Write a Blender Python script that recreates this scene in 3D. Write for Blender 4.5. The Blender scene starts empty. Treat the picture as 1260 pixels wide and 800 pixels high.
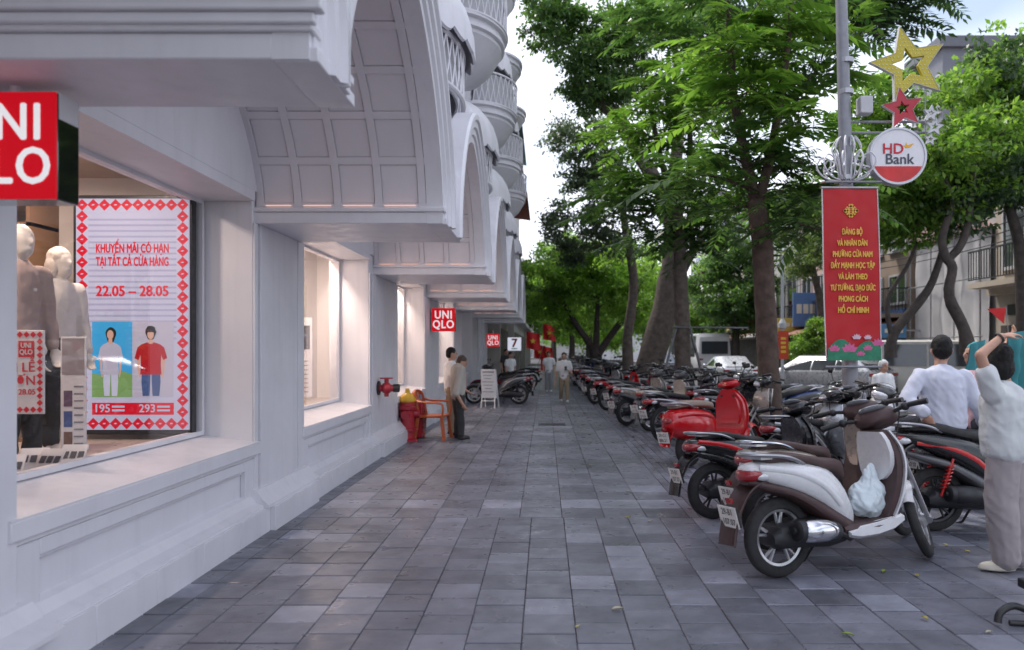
import bpy, bmesh, math, random
import numpy as np
from mathutils import Vector, Matrix, Quaternion, noise as mnoise
R = math.radians
random.seed(7)
scene = bpy.context.scene
COL = scene.collection

# ------------------------------------------------------------ camera
cam_d = bpy.data.cameras.new('camera')
cam = bpy.data.objects.new('camera', cam_d)
COL.objects.link(cam)
cam.location = (0, 0, 1.5)
cam.rotation_euler = (R(90), 0, 0)
cam_d.sensor_width = 36.0
cam_d.lens = 920 / 1260 * 36.0
cam_d.shift_x = (630 - 671) / 1260
cam_d.shift_y = (430 - 400) / 1260
cam_d.clip_start = 0.05
cam_d.clip_end = 2000
cam_d.dof.use_dof = True
cam_d.dof.focus_distance = 6.5
cam_d.dof.aperture_fstop = 1.8
scene.camera = cam

# ------------------------------------------------------------ sky and sun
SUN_EL, SUN_AZ = 56.0, -42.0          # azimuth clockwise from +Y
world = bpy.data.worlds.new('World')
scene.world = world
world.use_nodes = True
nt = world.node_tree
for n in list(nt.nodes): nt.nodes.remove(n)
wo = nt.nodes.new('ShaderNodeOutputWorld')
bg = nt.nodes.new('ShaderNodeBackground')
sky = nt.nodes.new('ShaderNodeTexSky')
sky.sky_type = 'NISHITA'
sky.sun_disc = False
sky.sun_elevation = R(SUN_EL)
sky.sun_rotation = R(SUN_AZ)
sky.air_density = 1.3
sky.dust_density = 2.0
tc = nt.nodes.new('ShaderNodeTexCoord')
mp = nt.nodes.new('ShaderNodeMapping')
mp.inputs['Location'].default_value = (8.5, 4.8, 2.5)
mp.inputs['Rotation'].default_value = (0, 0, R(17))
mp.inputs['Scale'].default_value = (1, 1, 2.2)
nz = nt.nodes.new('ShaderNodeTexNoise')
nz.inputs['Scale'].default_value = 1.7
nz.inputs['Detail'].default_value = 3
rp = nt.nodes.new('ShaderNodeValToRGB')
rp.color_ramp.elements[0].position = 0.38
rp.color_ramp.elements[0].color = (0.18, 0.18, 0.18, 1)
rp.color_ramp.elements[1].position = 0.56
rp.color_ramp.elements[1].color = (0.92, 0.92, 0.92, 1)
mx = nt.nodes.new('ShaderNodeMix')
mx.data_type = 'RGBA'
mx.inputs[7].default_value = (9.0, 9.2, 10.4, 1)
nt.links.new(tc.outputs['Generated'], mp.inputs['Vector'])
nt.links.new(mp.outputs['Vector'], nz.inputs['Vector'])
nt.links.new(nz.outputs['Fac'], rp.inputs['Fac'])
nt.links.new(rp.outputs['Color'], mx.inputs[0])
nt.links.new(sky.outputs['Color'], mx.inputs[6])
nt.links.new(mx.outputs[2], bg.inputs['Color'])
bg.inputs['Strength'].default_value = 0.10
nt.links.new(bg.outputs[0], wo.inputs['Surface'])

sun_d = bpy.data.lights.new('sun', 'SUN')
sun_d.energy = 2.2
sun_d.angle = R(11)
sun_d.color = (1.0, 0.95, 0.9)
sun = bpy.data.objects.new('sun', sun_d)
COL.objects.link(sun)
az, el = R(SUN_AZ), R(SUN_EL)
sdir = Vector((math.sin(az) * math.cos(el), math.cos(az) * math.cos(el), math.sin(el)))
sun.rotation_euler = sdir.to_track_quat('Z', 'Y').to_euler()

vs = scene.view_settings
vs.view_transform = 'Standard'
vs.look = 'None'
vs.exposure = 0.85
vs.gamma = 1.0
vs.use_curve_mapping = False
scene.cycles.max_bounces = 5
scene.cycles.diffuse_bounces = 3
scene.cycles.transparent_max_bounces = 6
scene.cycles.glossy_bounces = 2
scene.cycles.sample_clamp_indirect = 6

# ------------------------------------------------------------ helpers
def P(px, py, Y):
    """a point of the place from where it shows at distance Y"""
    return Vector(((px - 671) / 920 * Y, Y, 1.5 + (430 - py) / 920 * Y))

class MB:
    def __init__(s):
        s.v = []; s.f = []
    def add(s, vs, fs):
        o = len(s.v)
        s.v.extend([tuple(p) for p in vs])
        s.f.extend([tuple(i + o for i in f) for f in fs])
        return s
    def bb(s, x0, x1, y0, y1, z0, z1):
        return s.add([(x0,y0,z0),(x1,y0,z0),(x1,y1,z0),(x0,y1,z0),(x0,y0,z1),(x1,y0,z1),(x1,y1,z1),(x0,y1,z1)],
            [(0,3,2,1),(4,5,6,7),(0,1,5,4),(1,2,6,5),(2,3,7,6),(3,0,4,7)])
    def box(s, c, d, M=None):
        x, y, z = d[0]/2, d[1]/2, d[2]/2
        pts = [Vector(p) for p in [(-x,-y,-z),(x,-y,-z),(x,y,-z),(-x,y,-z),(-x,-y,z),(x,-y,z),(x,y,z),(-x,y,z)]]
        c = Vector(c)
        if M is not None: pts = [M @ p for p in pts]
        return s.add([p + c for p in pts], [(0,3,2,1),(4,5,6,7),(0,1,5,4),(1,2,6,5),(2,3,7,6),(3,0,4,7)])
    def loft(s, rings, cap=True, closed=False):
        n = len(rings[0]); o = len(s.v)
        for r in rings: s.v.extend([tuple(p) for p in r])
        m = len(rings)
        for i in range(m if closed else m - 1):
            a = o + i * n; b = o + ((i + 1) % m) * n
            for k in range(n):
                k2 = (k + 1) % n
                s.f.append((a + k, a + k2, b + k2, b + k))
        if cap and not closed:
            s.f.append(tuple(o + k for k in reversed(range(n))))
            s.f.append(tuple(o + (m - 1) * n + k for k in range(n)))
        return s
    def tube(s, pts, rad, n=8, cap=True, squash=None):
        pts = [Vector(p) for p in pts]
        if not hasattr(rad, '__len__'): rad = [rad] * len(pts)
        rings = []; up = None
        for i, p in enumerate(pts):
            a = pts[max(0, i - 1)]; b = pts[min(len(pts) - 1, i + 1)]
            t = (b - a).normalized()
            if up is None:
                up = Vector((0, 0, 1)) if abs(t.z) < .9 else Vector((1, 0, 0))
            u = (up - t * up.dot(t))
            if u.length < 1e-5: u = t.orthogonal()
            u.normalize(); w = t.cross(u); up = u
            sq = squash or (1, 1)
            rings.append([p + (u * math.cos(2*math.pi*k/n) * sq[0] + w * math.sin(2*math.pi*k/n) * sq[1]) * rad[i] for k in range(n)])
        return s.loft(rings, cap)
    def cyl(s, p0, p1, r0, r1=None, n=12):
        return s.tube([p0, p1], [r0, r0 if r1 is None else r1], n)
    def ell(s, c, r, M=None, nu=12, nv=8):
        c = Vector(c); rings = []
        if not hasattr(r, '__len__'): r = (r, r, r)
        for j in range(1, nv):
            ph = math.pi * j / nv
            ring = []
            for k in range(nu):
                th = 2 * math.pi * k / nu
                p = Vector((r[0]*math.sin(ph)*math.cos(th), r[1]*math.sin(ph)*math.sin(th), -r[2]*math.cos(ph)))
                if M is not None: p = M @ p
                ring.append(c + p)
            rings.append(ring)
        o = len(s.v)
        s.loft(rings, False)
        b = Vector((0, 0, -r[2])); t = Vector((0, 0, r[2]))
        if M is not None: b = M @ b; t = M @ t
        s.v.append(tuple(c + b)); s.v.append(tuple(c + t))
        ib, it = len(s.v) - 2, len(s.v) - 1
        top = o + (nv - 2) * nu
        for k in range(nu):
            k2 = (k + 1) % nu
            s.f.append((ib, o + k2, o + k)); s.f.append((it, top + k, top + k2))
        return s
    def lathe(s, prof, c=(0,0,0), M=None, n=24, cap=True):
        """profile of (radius, height) turned round z"""
        c = Vector(c); rings = []
        for r, z in prof:
            ring = []
            for k in range(n):
                th = 2 * math.pi * k / n
                p = Vector((r * math.cos(th), r * math.sin(th), z))
                if M is not None: p = M @ p
                ring.append(c + p)
            rings.append(ring)
        return s.loft(rings, cap)
    def prism(s, poly, f):
        """poly of (a,b); f(a,b,t) with t 0..1 gives points"""
        n = len(poly); o = len(s.v)
        for t in (0, 1):
            for a, b in poly: s.v.append(tuple(f(a, b, t)))
        s.f.append(tuple(o + k for k in reversed(range(n))))
        s.f.append(tuple(o + n + k for k in range(n)))
        for k in range(n):
            k2 = (k + 1) % n
            s.f.append((o + k, o + k2, o + n + k2, o + n + k))
        return s
    def xf(s, M, start=0):
        for i in range(start, len(s.v)):
            s.v[i] = tuple(M @ Vector(s.v[i]))
        return s

def mesh(name, mb, smooth=None, recalc=True):
    me = bpy.data.meshes.new(name)
    me.from_pydata(mb.v, [], mb.f)
    if recalc and len(mb.f) < 60000:
        bm = bmesh.new(); bm.from_mesh(me)
        bmesh.ops.recalc_face_normals(bm, faces=bm.faces)
        bm.to_mesh(me); bm.free()
    if smooth:
        me.polygons.foreach_set('use_smooth', [True] * len(me.polygons))
        me.set_sharp_from_angle(angle=R(smooth))
    me.update()
    return me

def link(name, me, mat=None, parent=None):
    o = bpy.data.objects.new(name, me)
    COL.objects.link(o)
    if mat is not None:
        if me.materials:
            if me.materials[0] != mat:
                o.material_slots[0].link = 'OBJECT'
                o.material_slots[0].material = mat
        else:
            me.materials.append(mat)
    if parent is not None: o.parent = parent
    return o

def obj(name, mb, mat, parent=None, smooth=None, bevel=0, seg=2, recalc=True):
    o = link(name, mesh(name, mb, smooth if not bevel else (smooth or 40), recalc), mat, parent)
    if bevel:
        m = o.modifiers.new('bevel', 'BEVEL')
        m.width = bevel; m.segments = seg; m.limit_method = 'ANGLE'; m.angle_limit = R(38)
        m.harden_normals = False
    return o

def tag(o, label=None, cat=None, group=None, kind=None):
    if label: o['label'] = label
    if cat: o['category'] = cat
    if group: o['group'] = group
    if kind: o['kind'] = kind
    return o

def thing(name, label, cat, loc=(0,0,0), rz=0, group=None):
    o = bpy.data.objects.new(name, None)
    o.empty_display_size = 0.2
    COL.objects.link(o)
    o.location = loc; o.rotation_euler = (0, 0, rz)
    return tag(o, label, cat, group)

_txt = {}
TMP = bpy.data.scenes.new('bench')
def tmp_link(o):
    TMP.collection.objects.link(o)
    with bpy.context.temp_override(scene=TMP, view_layer=TMP.view_layers[0]):
        dg = bpy.context.evaluated_depsgraph_get(); dg.update()
    return dg
def text_mesh(s, size=1.0, bold=0.0, depth=0.0, align='CENTER', sx=1.0, spacing=1.0):
    key = (s, size, bold, depth, align, sx, spacing)
    if key in _txt: return _txt[key]
    cu = bpy.data.curves.new('lettering', 'FONT')
    cu.body = s; cu.size = size; cu.extrude = depth
    cu.align_x = align; cu.align_y = 'CENTER'; cu.resolution_u = 3
    cu.space_character = spacing
    o = bpy.data.objects.new('lettering', cu)
    dg = tmp_link(o)
    me = bpy.data.meshes.new_from_object(o.evaluated_get(dg))
    bpy.data.objects.remove(o); bpy.data.curves.remove(cu)
    if bold:                       # heavier strokes: the same letters laid a hair apart
        nv = len(me.vertices); co = [v.co.copy() for v in me.vertices]; fc = [tuple(p.vertices) for p in me.polygons]
        V = []; F = []
        for i, (dx, dy) in enumerate(((0, 0), (bold, 0), (-bold, 0), (0, bold * .7), (0, -bold * .7))):
            V += [(c.x + dx, c.y + dy, c.z + i * size * .002) for c in co]; F += [tuple(q + i * nv for q in f) for f in fc]
        bpy.data.meshes.remove(me); me = bpy.data.meshes.new('lettering'); me.from_pydata(V, [], F)
    if sx != 1.0: me.transform(Matrix.Diagonal((sx, 1, 1, 1)))
    me.name = 'lettering'
    me.materials.clear()
    _txt[key] = me
    return me

def text(name, s, size, mat, parent, M, fit=None, **k):
    me = text_mesh(s, size, **k).copy()
    if fit:
        w = max(v.co.x for v in me.vertices) - min(v.co.x for v in me.vertices)
        me.transform(Matrix.Diagonal((fit / w, 1, 1, 1)))
    o = link(name, me, mat, parent)
    o.matrix_local = M
    return o
FACE_MY = Matrix.Rotation(R(90), 4, 'X')                     # text that faces -Y
FACE_PX = Matrix.Rotation(R(90), 4, 'Z') @ FACE_MY           # text that faces +X
def MT(x, y, z): return Matrix.Translation((x, y, z))

# ------------------------------------------------------------ materials
_pm = {}
def pm(name, col, *a, **k):
    key = (name, tuple(col), a, tuple(sorted(k.items())))
    if key not in _pm: _pm[key] = pm_new(name, col, *a, **k)
    return _pm[key]
def pm_new(name, col, rough=.5, metal=0., var=.08, scale=4., bump=0., bscale=60., coat=0., rvar=.1, spec=.5, rand=None, island=None, hue=None):
    m = bpy.data.materials.new(name)
    m.use_nodes = True
    t = m.node_tree; N = t.nodes; L = t.links
    b = N['Principled BSDF']
    b.inputs['Roughness'].default_value = rough
    b.inputs['Metallic'].default_value = metal
    b.inputs['Specular IOR Level'].default_value = spec
    if coat:
        b.inputs['Coat Weight'].default_value = coat
        b.inputs['Coat Roughness'].default_value = .08
    co = N.new('ShaderNodeTexCoord')
    n1 = N.new('ShaderNodeTexNoise')
    n1.inputs['Scale'].default_value = scale; n1.inputs['Detail'].default_value = 3.5; n1.inputs['Roughness'].default_value = .62
    L.new(co.outputs['Object'], n1.inputs['Vector'])
    mr = N.new('ShaderNodeMapRange')
    mr.inputs[1].default_value = .25; mr.inputs[2].default_value = .75
    mr.inputs[3].default_value = 1 - var; mr.inputs[4].default_value = 1 + var
    L.new(n1.outputs['Fac'], mr.inputs[0])
    val = mr.outputs[0]
    if rand or island:
        if rand:
            oi = N.new('ShaderNodeObjectInfo'); src = oi.outputs['Random']
        else:
            oi = N.new('ShaderNodeNewGeometry'); src = oi.outputs['Random Per Island']
        m2 = N.new('ShaderNodeMapRange')
        lo, hi = (rand or island)
        m2.inputs[3].default_value = lo; m2.inputs[4].default_value = hi
        L.new(src, m2.inputs[0])
        mm = N.new('ShaderNodeMath'); mm.operation = 'MULTIPLY'
        L.new(val, mm.inputs[0]); L.new(m2.outputs[0], mm.inputs[1]); val = mm.outputs[0]
    mu = N.new('ShaderNodeVectorMath'); mu.operation = 'SCALE'
    mu.inputs[0].default_value = col[:3]
    L.new(val, mu.inputs['Scale'])
    L.new(mu.outputs[0], b.inputs['Base Color'])
    if rvar:
        n2 = N.new('ShaderNodeTexNoise'); n2.inputs['Scale'].default_value = scale * 2.7; n2.inputs['Detail'].default_value = 1.5
        L.new(co.outputs['Object'], n2.inputs['Vector'])
        r2 = N.new('ShaderNodeMapRange'); r2.inputs[1].default_value = .3; r2.inputs[2].default_value = .7
        r2.inputs[3].default_value = max(.02, rough - rvar); r2.inputs[4].default_value = min(1, rough + rvar)
        L.new(n2.outputs['Fac'], r2.inputs[0]); L.new(r2.outputs[0], b.inputs['Roughness'])
    if bump:
        n3 = N.new('ShaderNodeTexNoise'); n3.inputs['Scale'].default_value = bscale; n3.inputs['Detail'].default_value = 3
        L.new(co.outputs['Object'], n3.inputs['Vector'])
        bp = N.new('ShaderNodeBump'); bp.inputs['Strength'].default_value = bump; bp.inputs['Distance'].default_value = .01
        L.new(n3.outputs['Fac'], bp.inputs['Height']); L.new(bp.outputs[0], b.inputs['Normal'])
    return m

def em(name, col, strength):
    m = bpy.data.materials.new(name); m.use_nodes = True
    b = m.node_tree.nodes['Principled BSDF']
    b.inputs['Base Color'].default_value = (*[min(.8, c) * .35 for c in col[:3]], 1)
    b.inputs['Emission Color'].default_value = (*col[:3], 1)
    b.inputs['Emission Strength'].default_value = strength
    b.inputs['Roughness'].default_value = .5
    b.inputs['Specular IOR Level'].default_value = .2
    m.cycles.emission_sampling = 'NONE'
    return m

def glass_mat(name, tint=(1, 1, 1), rough=.02, refl=1.0):
    m = bpy.data.materials.new(name); m.use_nodes = True
    t = m.node_tree; N = t.nodes; L = t.links
    for n in list(N): N.remove(n)
    out = N.new('ShaderNodeOutputMaterial'); mix = N.new('ShaderNodeMixShader')
    tr = N.new('ShaderNodeBsdfTransparent'); tr.inputs[0].default_value = (*tint, 1)
    gl = N.new('ShaderNodeBsdfGlossy'); gl.inputs['Roughness'].default_value = rough
    g = N.new('ShaderNodeNewGeometry'); dt = N.new('ShaderNodeVectorMath'); dt.operation = 'DOT_PRODUCT'
    L.new(g.outputs['Normal'], dt.inputs[0]); L.new(g.outputs['Incoming'], dt.inputs[1])
    ab = N.new('ShaderNodeMath'); ab.operation = 'ABSOLUTE'; L.new(dt.outputs['Value'], ab.inputs[0])
    om = N.new('ShaderNodeMath'); om.operation = 'SUBTRACT'; om.inputs[0].default_value = 1; L.new(ab.outputs[0], om.inputs[1])
    pw = N.new('ShaderNodeMath'); pw.operation = 'POWER'; pw.inputs[1].default_value = 5; L.new(om.outputs[0], pw.inputs[0])
    mu = N.new('ShaderNodeMath'); mu.operation = 'MULTIPLY_ADD'; mu.inputs[1].default_value = .96 * refl; mu.inputs[2].default_value = .04 * refl
    L.new(pw.outputs[0], mu.inputs[0]); L.new(mu.outputs[0], mix.inputs[0])
    L.new(tr.outputs[0], mix.inputs[1]); L.new(gl.outputs[0], mix.inputs[2]); L.new(mix.outputs[0], out.inputs[0])
    return m

def leaf_mat(name, c1, c2, trans=.45, rough=.36):
    m = bpy.data.materials.new(name); m.use_nodes = True
    t = m.node_tree; N = t.nodes; L = t.links
    b = N['Principled BSDF']; out = N['Material Output']
    g = N.new('ShaderNodeNewGeometry')
    ramp = N.new('ShaderNodeValToRGB')
    ramp.color_ramp.elements[0].color = (*c1, 1); ramp.color_ramp.elements[1].color = (*c2, 1)
    L.new(g.outputs['Random Per Island'], ramp.inputs[0])
    co = N.new('ShaderNodeTexCoord'); nz = N.new('ShaderNodeTexNoise'); nz.inputs['Scale'].default_value = 1.1; nz.inputs['Detail'].default_value = 1
    L.new(co.outputs['Object'], nz.inputs['Vector'])
    mr = N.new('ShaderNodeMapRange'); mr.inputs[1].default_value = .3; mr.inputs[2].default_value = .7; mr.inputs[3].default_value = .65; mr.inputs[4].default_value = 1.35
    L.new(nz.outputs['Fac'], mr.inputs[0])
    sc = N.new('ShaderNodeVectorMath'); sc.operation = 'SCALE'
    L.new(ramp.outputs[0], sc.inputs[0]); L.new(mr.outputs[0], sc.inputs['Scale'])
    L.new(sc.outputs[0], b.inputs['Base Color'])
    b.inputs['Roughness'].default_value = rough
    b.inputs['Specular IOR Level'].default_value = .5
    tl = N.new('ShaderNodeBsdfTranslucent')
    hs = N.new('ShaderNodeVectorMath'); hs.operation = 'MULTIPLY'; hs.inputs[1].default_value = (1.35, 1.45, .75)
    L.new(sc.outputs[0], hs.inputs[0]); L.new(hs.outputs[0], tl.inputs[0])
    mix = N.new('ShaderNodeMixShader'); mix.inputs[0].default_value = trans
    L.new(b.outputs[0], mix.inputs[1]); L.new(tl.outputs[0], mix.inputs[2]); L.new(mix.outputs[0], out.inputs[0])
    return m

M = {}
M['white'] = pm('white_paint', (.71, .70, .745), .5, var=.06, scale=1.6, bump=.06, bscale=14, rvar=.08)
M['white2'] = pm('white_trim', (.73, .72, .765), .42, var=.06, scale=2.2, bump=.04, bscale=20)
for m_ in (M['white'], M['white2']):          # faint rain streaks
    t_ = m_.node_tree; b_ = t_.nodes['Principled BSDF']; src_ = b_.inputs['Base Color'].links[0].from_socket
    co_ = t_.nodes.new('ShaderNodeTexCoord'); ma_ = t_.nodes.new('ShaderNodeMapping'); ma_.inputs['Scale'].default_value = (7, 7, .5)
    no_ = t_.nodes.new('ShaderNodeTexNoise'); no_.inputs['Scale'].default_value = 1.6; no_.inputs['Detail'].default_value = 4
    mr_ = t_.nodes.new('ShaderNodeMapRange'); mr_.inputs[1].default_value = .52; mr_.inputs[2].default_value = .78; mr_.inputs[3].default_value = 1; mr_.inputs[4].default_value = .93
    sc_ = t_.nodes.new('ShaderNodeVectorMath'); sc_.operation = 'SCALE'
    t_.links.new(co_.outputs['Object'], ma_.inputs[0]); t_.links.new(ma_.outputs[0], no_.inputs['Vector']); t_.links.new(no_.outputs['Fac'], mr_.inputs[0])
    t_.links.new(src_, sc_.inputs[0]); t_.links.new(mr_.outputs[0], sc_.inputs['Scale']); t_.links.new(sc_.outputs[0], b_.inputs['Base Color'])
M['vault'] = pm('vault_paint', (.70, .67, .71), .55, var=.04, scale=2)
M['signred'] = em('sign_red', (.80, .003, .016), .30)
M['signwhite'] = em('sign_white', (.92, .90, .95), .40)
M['mirror'] = pm('dark_gloss', (.012, .013, .013), .04, var=.02, rvar=0, spec=.8, coat=1)
M['black'] = pm('black_plastic', (.016, .016, .018), .42, var=.2, scale=8)
M['blackgloss'] = pm('black_gloss', (.012, .012, .014), .16, var=.15, scale=5, coat=.6, rvar=.06)
M['rubber'] = pm('tyre_rubber', (.024, .023, .024), .8, var=.3, scale=9, bump=.25, bscale=90)
M['chrome'] = pm('chrome', (.70, .70, .72), .16, 1., var=.06, rvar=.08)
M['steel'] = pm('brushed_steel', (.42, .42, .44), .36, .9, var=.1)
M['alu'] = pm('cast_rim', (.52, .52, .54), .32, .85, var=.08)
M['darkmetal'] = pm('dark_metal', (.05, .05, .055), .48, .6, var=.2)
M['red_lens'] = pm('red_lens', (.30, .010, .016), .12, var=.1, coat=1, rvar=.03)
M['clear_lens'] = pm('clear_lens', (.62, .63, .66), .1, .25, var=.1, coat=1, rvar=.04)
M['amber'] = pm('amber_lens', (.75, .26, .02), .16, coat=1)
M['plate'] = pm('plate_white', (.72, .72, .70), .45, var=.08, scale=12)
M['ink'] = pm('ink_black', (.05, .045, .05), .6, rvar=0)
M['glass'] = glass_mat('shop_glass', (.97, .97, .98), refl=1.1)
M['carglass'] = pm('car_glass', (.045, .052, .058), .06, var=.1, coat=1, rvar=.02)
# ------------------------------------------------------------ ground: pavement, kerb, road
ground = obj('ground', MB().bb(-120, 160, -30, 420, -.9, -.42), pm('ground_earth', (.10, .10, .10), .9), None)
tag(ground, kind='structure')
M['asphalt'] = pm('asphalt', (.075, .075, .08), .85, var=.2, scale=3, bump=.4, bscale=120)
road = obj('road', MB().bb(5.2, 11.2, -30, 400, -.42, -.20), M['asphalt']); tag(road, kind='structure')
far_pave = obj('far_pavement', MB().bb(11.36, 60, -30, 400, -.42, -.06), pm('far_paving', (.22, .21, .22), .8, var=.2)); tag(far_pave, kind='structure')
M['kerb'] = pm('kerb_stone', (.27, .265, .26), .8, var=.15, scale=8, bump=.3)
for nm, x0, x1, zt in (('kerb', 5.0, 5.2, .0), ('kerb', 11.2, 11.36, -.055)):
    k = MB(); y = -10
    while y < 120:
        k.bb(x0, x1, y, y + .98, -.42, zt); y += 1.0
    tag(obj(nm, k, M['kerb'], None, bevel=.012), kind='structure')
mk = MB(); y = 2
while y < 120:
    mk.bb(8.1, 8.24, y, y + 2.2, -.2, -.196); y += 5
tag(obj('lane_marking', mk, pm('road_paint', (.62, .62, .6), .7, var=.2, scale=10)), kind='structure')

M['grout'] = pm('joint_mortar', (.055, .053, .055), .9, var=.2, scale=10)
pave = obj('pavement', MB().bb(-3.4, 5.0, -6, 130, -.42, -.012), M['grout']); tag(pave, kind='structure')

def slate(name, rand=None, island=None):
    m = pm(name, (.165, .170, .207), .38, var=.34, scale=2.6, bump=.22, bscale=22, rvar=.13, rand=rand, island=island)
    # tone of each slab: mostly dark slate with some pale ones
    t = m.node_tree
    for n in t.nodes:
        if n.type == 'MATH':
            mr = [l.from_node for l in t.links if l.to_node == n and l.to_socket == n.inputs[1]][0]
            rp = t.nodes.new('ShaderNodeValToRGB')
            e = rp.color_ramp.elements
            e[0].position = 0; e[0].color = (.72,)*3 + (1,)
            e[1].position = 1; e[1].color = (1.6,)*3 + (1,)
            for p, c in ((.45, .9), (.86, 1.14), (.93, 1.5)):
                x = e.new(p); x.color = (c, c, c, 1)
            src = [l.from_socket for l in t.links if l.to_node == mr][0]
            t.links.new(src, rp.inputs[0]); t.links.new(rp.outputs[0], n.inputs[1])
            break
    # blotchy stains and small dark spots
    b_ = t.nodes['Principled BSDF']; src_ = b_.inputs['Base Color'].links[0].from_socket; co0 = [n for n in t.nodes if n.type == 'TEX_COORD'][0]
    for sc0, lo, hi, dk in ((.8, .52, .72, .74), (14., .70, .74, .55), (3.1, .60, .80, 1.35)):
        no_ = t.nodes.new('ShaderNodeTexNoise'); no_.inputs['Scale'].default_value = sc0; no_.inputs['Detail'].default_value = 3
        mr_ = t.nodes.new('ShaderNodeMapRange'); mr_.inputs[1].default_value = lo; mr_.inputs[2].default_value = hi; mr_.inputs[3].default_value = 1; mr_.inputs[4].default_value = dk
        s_ = t.nodes.new('ShaderNodeVectorMath'); s_.operation = 'SCALE'
        t.links.new(co0.outputs['Object'], no_.inputs['Vector']); t.links.new(no_.outputs['Fac'], mr_.inputs[0]); t.links.new(src_, s_.inputs[0]); t.links.new(mr_.outputs[0], s_.inputs['Scale']); src_ = s_.outputs[0]
    t.links.new(src_, b_.inputs['Base Color'])
    # object space would repeat on shared meshes: use world position
    co = [n for n in t.nodes if n.type == 'TEX_COORD'][0]
    g = t.nodes.new('ShaderNodeNewGeometry')
    for l in list(t.links):
        if l.from_node == co: t.links.new(g.outputs['Position'], l.to_socket)
    return m
M['slabA'] = slate('slate_slab', rand=(.7, 1.4))
M['slabB'] = slate('slate_slab_far', island=(.7, 1.4))
rg = random.Random(3)
def slab_mesh(w, d):
    b = .004; h = .0
    mb = MB()
    x, y = w / 2, d / 2
    r0 = [(-x, -y, -.011), (x, -y, -.011), (x, y, -.011), (-x, y, -.011)]
    r1 = [(-x, -y, -.004), (x, -y, -.004), (x, y, -.004), (-x, y, -.004)]
    r2 = [(-x + b, -y + b, 0), (x - b, -y + b, 0), (x - b, y - b, 0), (-x + b, y - b, 0)]
    mb.loft([r0, r1, r2])
    return mb
tiles = []          # (x, y, w, d)
TW = .285
for i in range(-9, 19):
    x = i * TW + .02
    off = rg.choice((0, 0, 0, .1, .16))
    for j in range(0, 14):
        y1 = 6.67 - j * TW - (off if j else 0)
        d = TW + (off if j == 0 else 0)
        tiles.append((x, y1 - d / 2, TW, d))
for i in range(-7, 4):
    x = .02 + i * .38 - .06
    for j in range(0, 150):
        tiles.append((x, 6.67 + .2 + j * .4, .38, .4))
bars = []
for i in range(0, 36):
    x = .02 + 3.5 * .38 - .06 + .05 + i * .1
    for j in range(0, 110):
        bars.append((x, 6.67 + .2 + j * .4, .1, .4))
def vis(t):
    x, y, w, d = t
    if y < 3.4: return 1e9
    px = 671 + 920 * x / y; py = 430 + 1380 / y
    if px < -60 or px > 1320 or py > 840: return 1e9
    return y * y / (w * d) * 1e-3 + (0 if w > .2 else 1e6)
order = sorted(tiles + bars, key=vis)
M_slab_single, cache = M['slabA'], {}
for t in order[:298]:
    x, y, w, d = t
    k = (round(w, 3), round(d, 3))
    if k not in cache: cache[k] = mesh('paving_slab', slab_mesh(w - .004, d - .012))
    o = link('paving_slab', cache[k], M['slabA'], pave)
    o.location = (x, y, rg.uniform(-.0022, .0022)); o.rotation_euler = (rg.uniform(-.004, .004), rg.uniform(-.004, .004), rg.uniform(-.004, .004))
rest = MB()
for t in order[298:]:
    x, y, w, d = t
    s = len(rest.v)
    rest.add([(a + x, b + y, c + rg.uniform(-.001, .001)) for a, b, c in slab_mesh(w - .006, d - .006).v], slab_mesh(1, 1).f)
tag(obj('paving_slabs', rest, M['slabB'], pave, recalc=False), kind='stuff')
g = MB()
for i in range(15): g.bb(-.12 + i * .034, -.10 + i * .034, 14.75, 15.05, -.002, .008)
g.bb(-.14, .40, 14.72, 14.75, -.002, .01); g.bb(-.14, .40, 15.05, 15.08, -.002, .01)
g.bb(-.14, .40, 14.75, 15.05, -.002, .003)
tag(obj('drain_grate', g, M['darkmetal']), 'dark iron drain grate set flush in the pavement', 'drain grate')

# ------------------------------------------------------------ the white shop building
WX, OX, GX = -2.38, -.85, -2.83
ZB, ZS, RISE = 2.545, 2.68, 1.25
beams = [(-1.9, -.9), (2.69, 3.23), (6.2, 7.3), (10.45, 12.0), (15.1, 16.65), (19.8, 21.3), (24.5, 26.0), (29.2, 30.7)]
shop = thing('shop_building', 'white arcaded shop building with coffered arch canopy and scalloped balcony awnings', 'building', (0, 0, 0))
def part(name, mb, mat=None, parent=None, **k): return obj(name, mb, mat or M['white'], parent or shop, **k)

def arch_curve(a0, a1, n=28, legs=True):
    c = (a0 + a1) / 2; a = (a1 - a0) / 2; p = 1.62
    pts = []
    for i in range(n + 1):
        t = math.pi * (1 - i / n)
        cs, sn = math.cos(t), max(0, math.sin(t))
        pts.append((c + a * math.copysign(abs(cs) ** (2 / p), cs), ZS + RISE * sn ** (2 / p)))
    if legs: pts = [(a0, ZB)] + pts + [(a1, ZB)]
    return pts
def normals(pts):
    out = []
    for i in range(len(pts)):
        a = pts[max(0, i - 1)]; b = pts[min(len(pts) - 1, i + 1)]
        t = Vector((b[0] - a[0], b[1] - a[1])).normalized()
        out.append(Vector((-t.y, t.x)))
    return out

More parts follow.
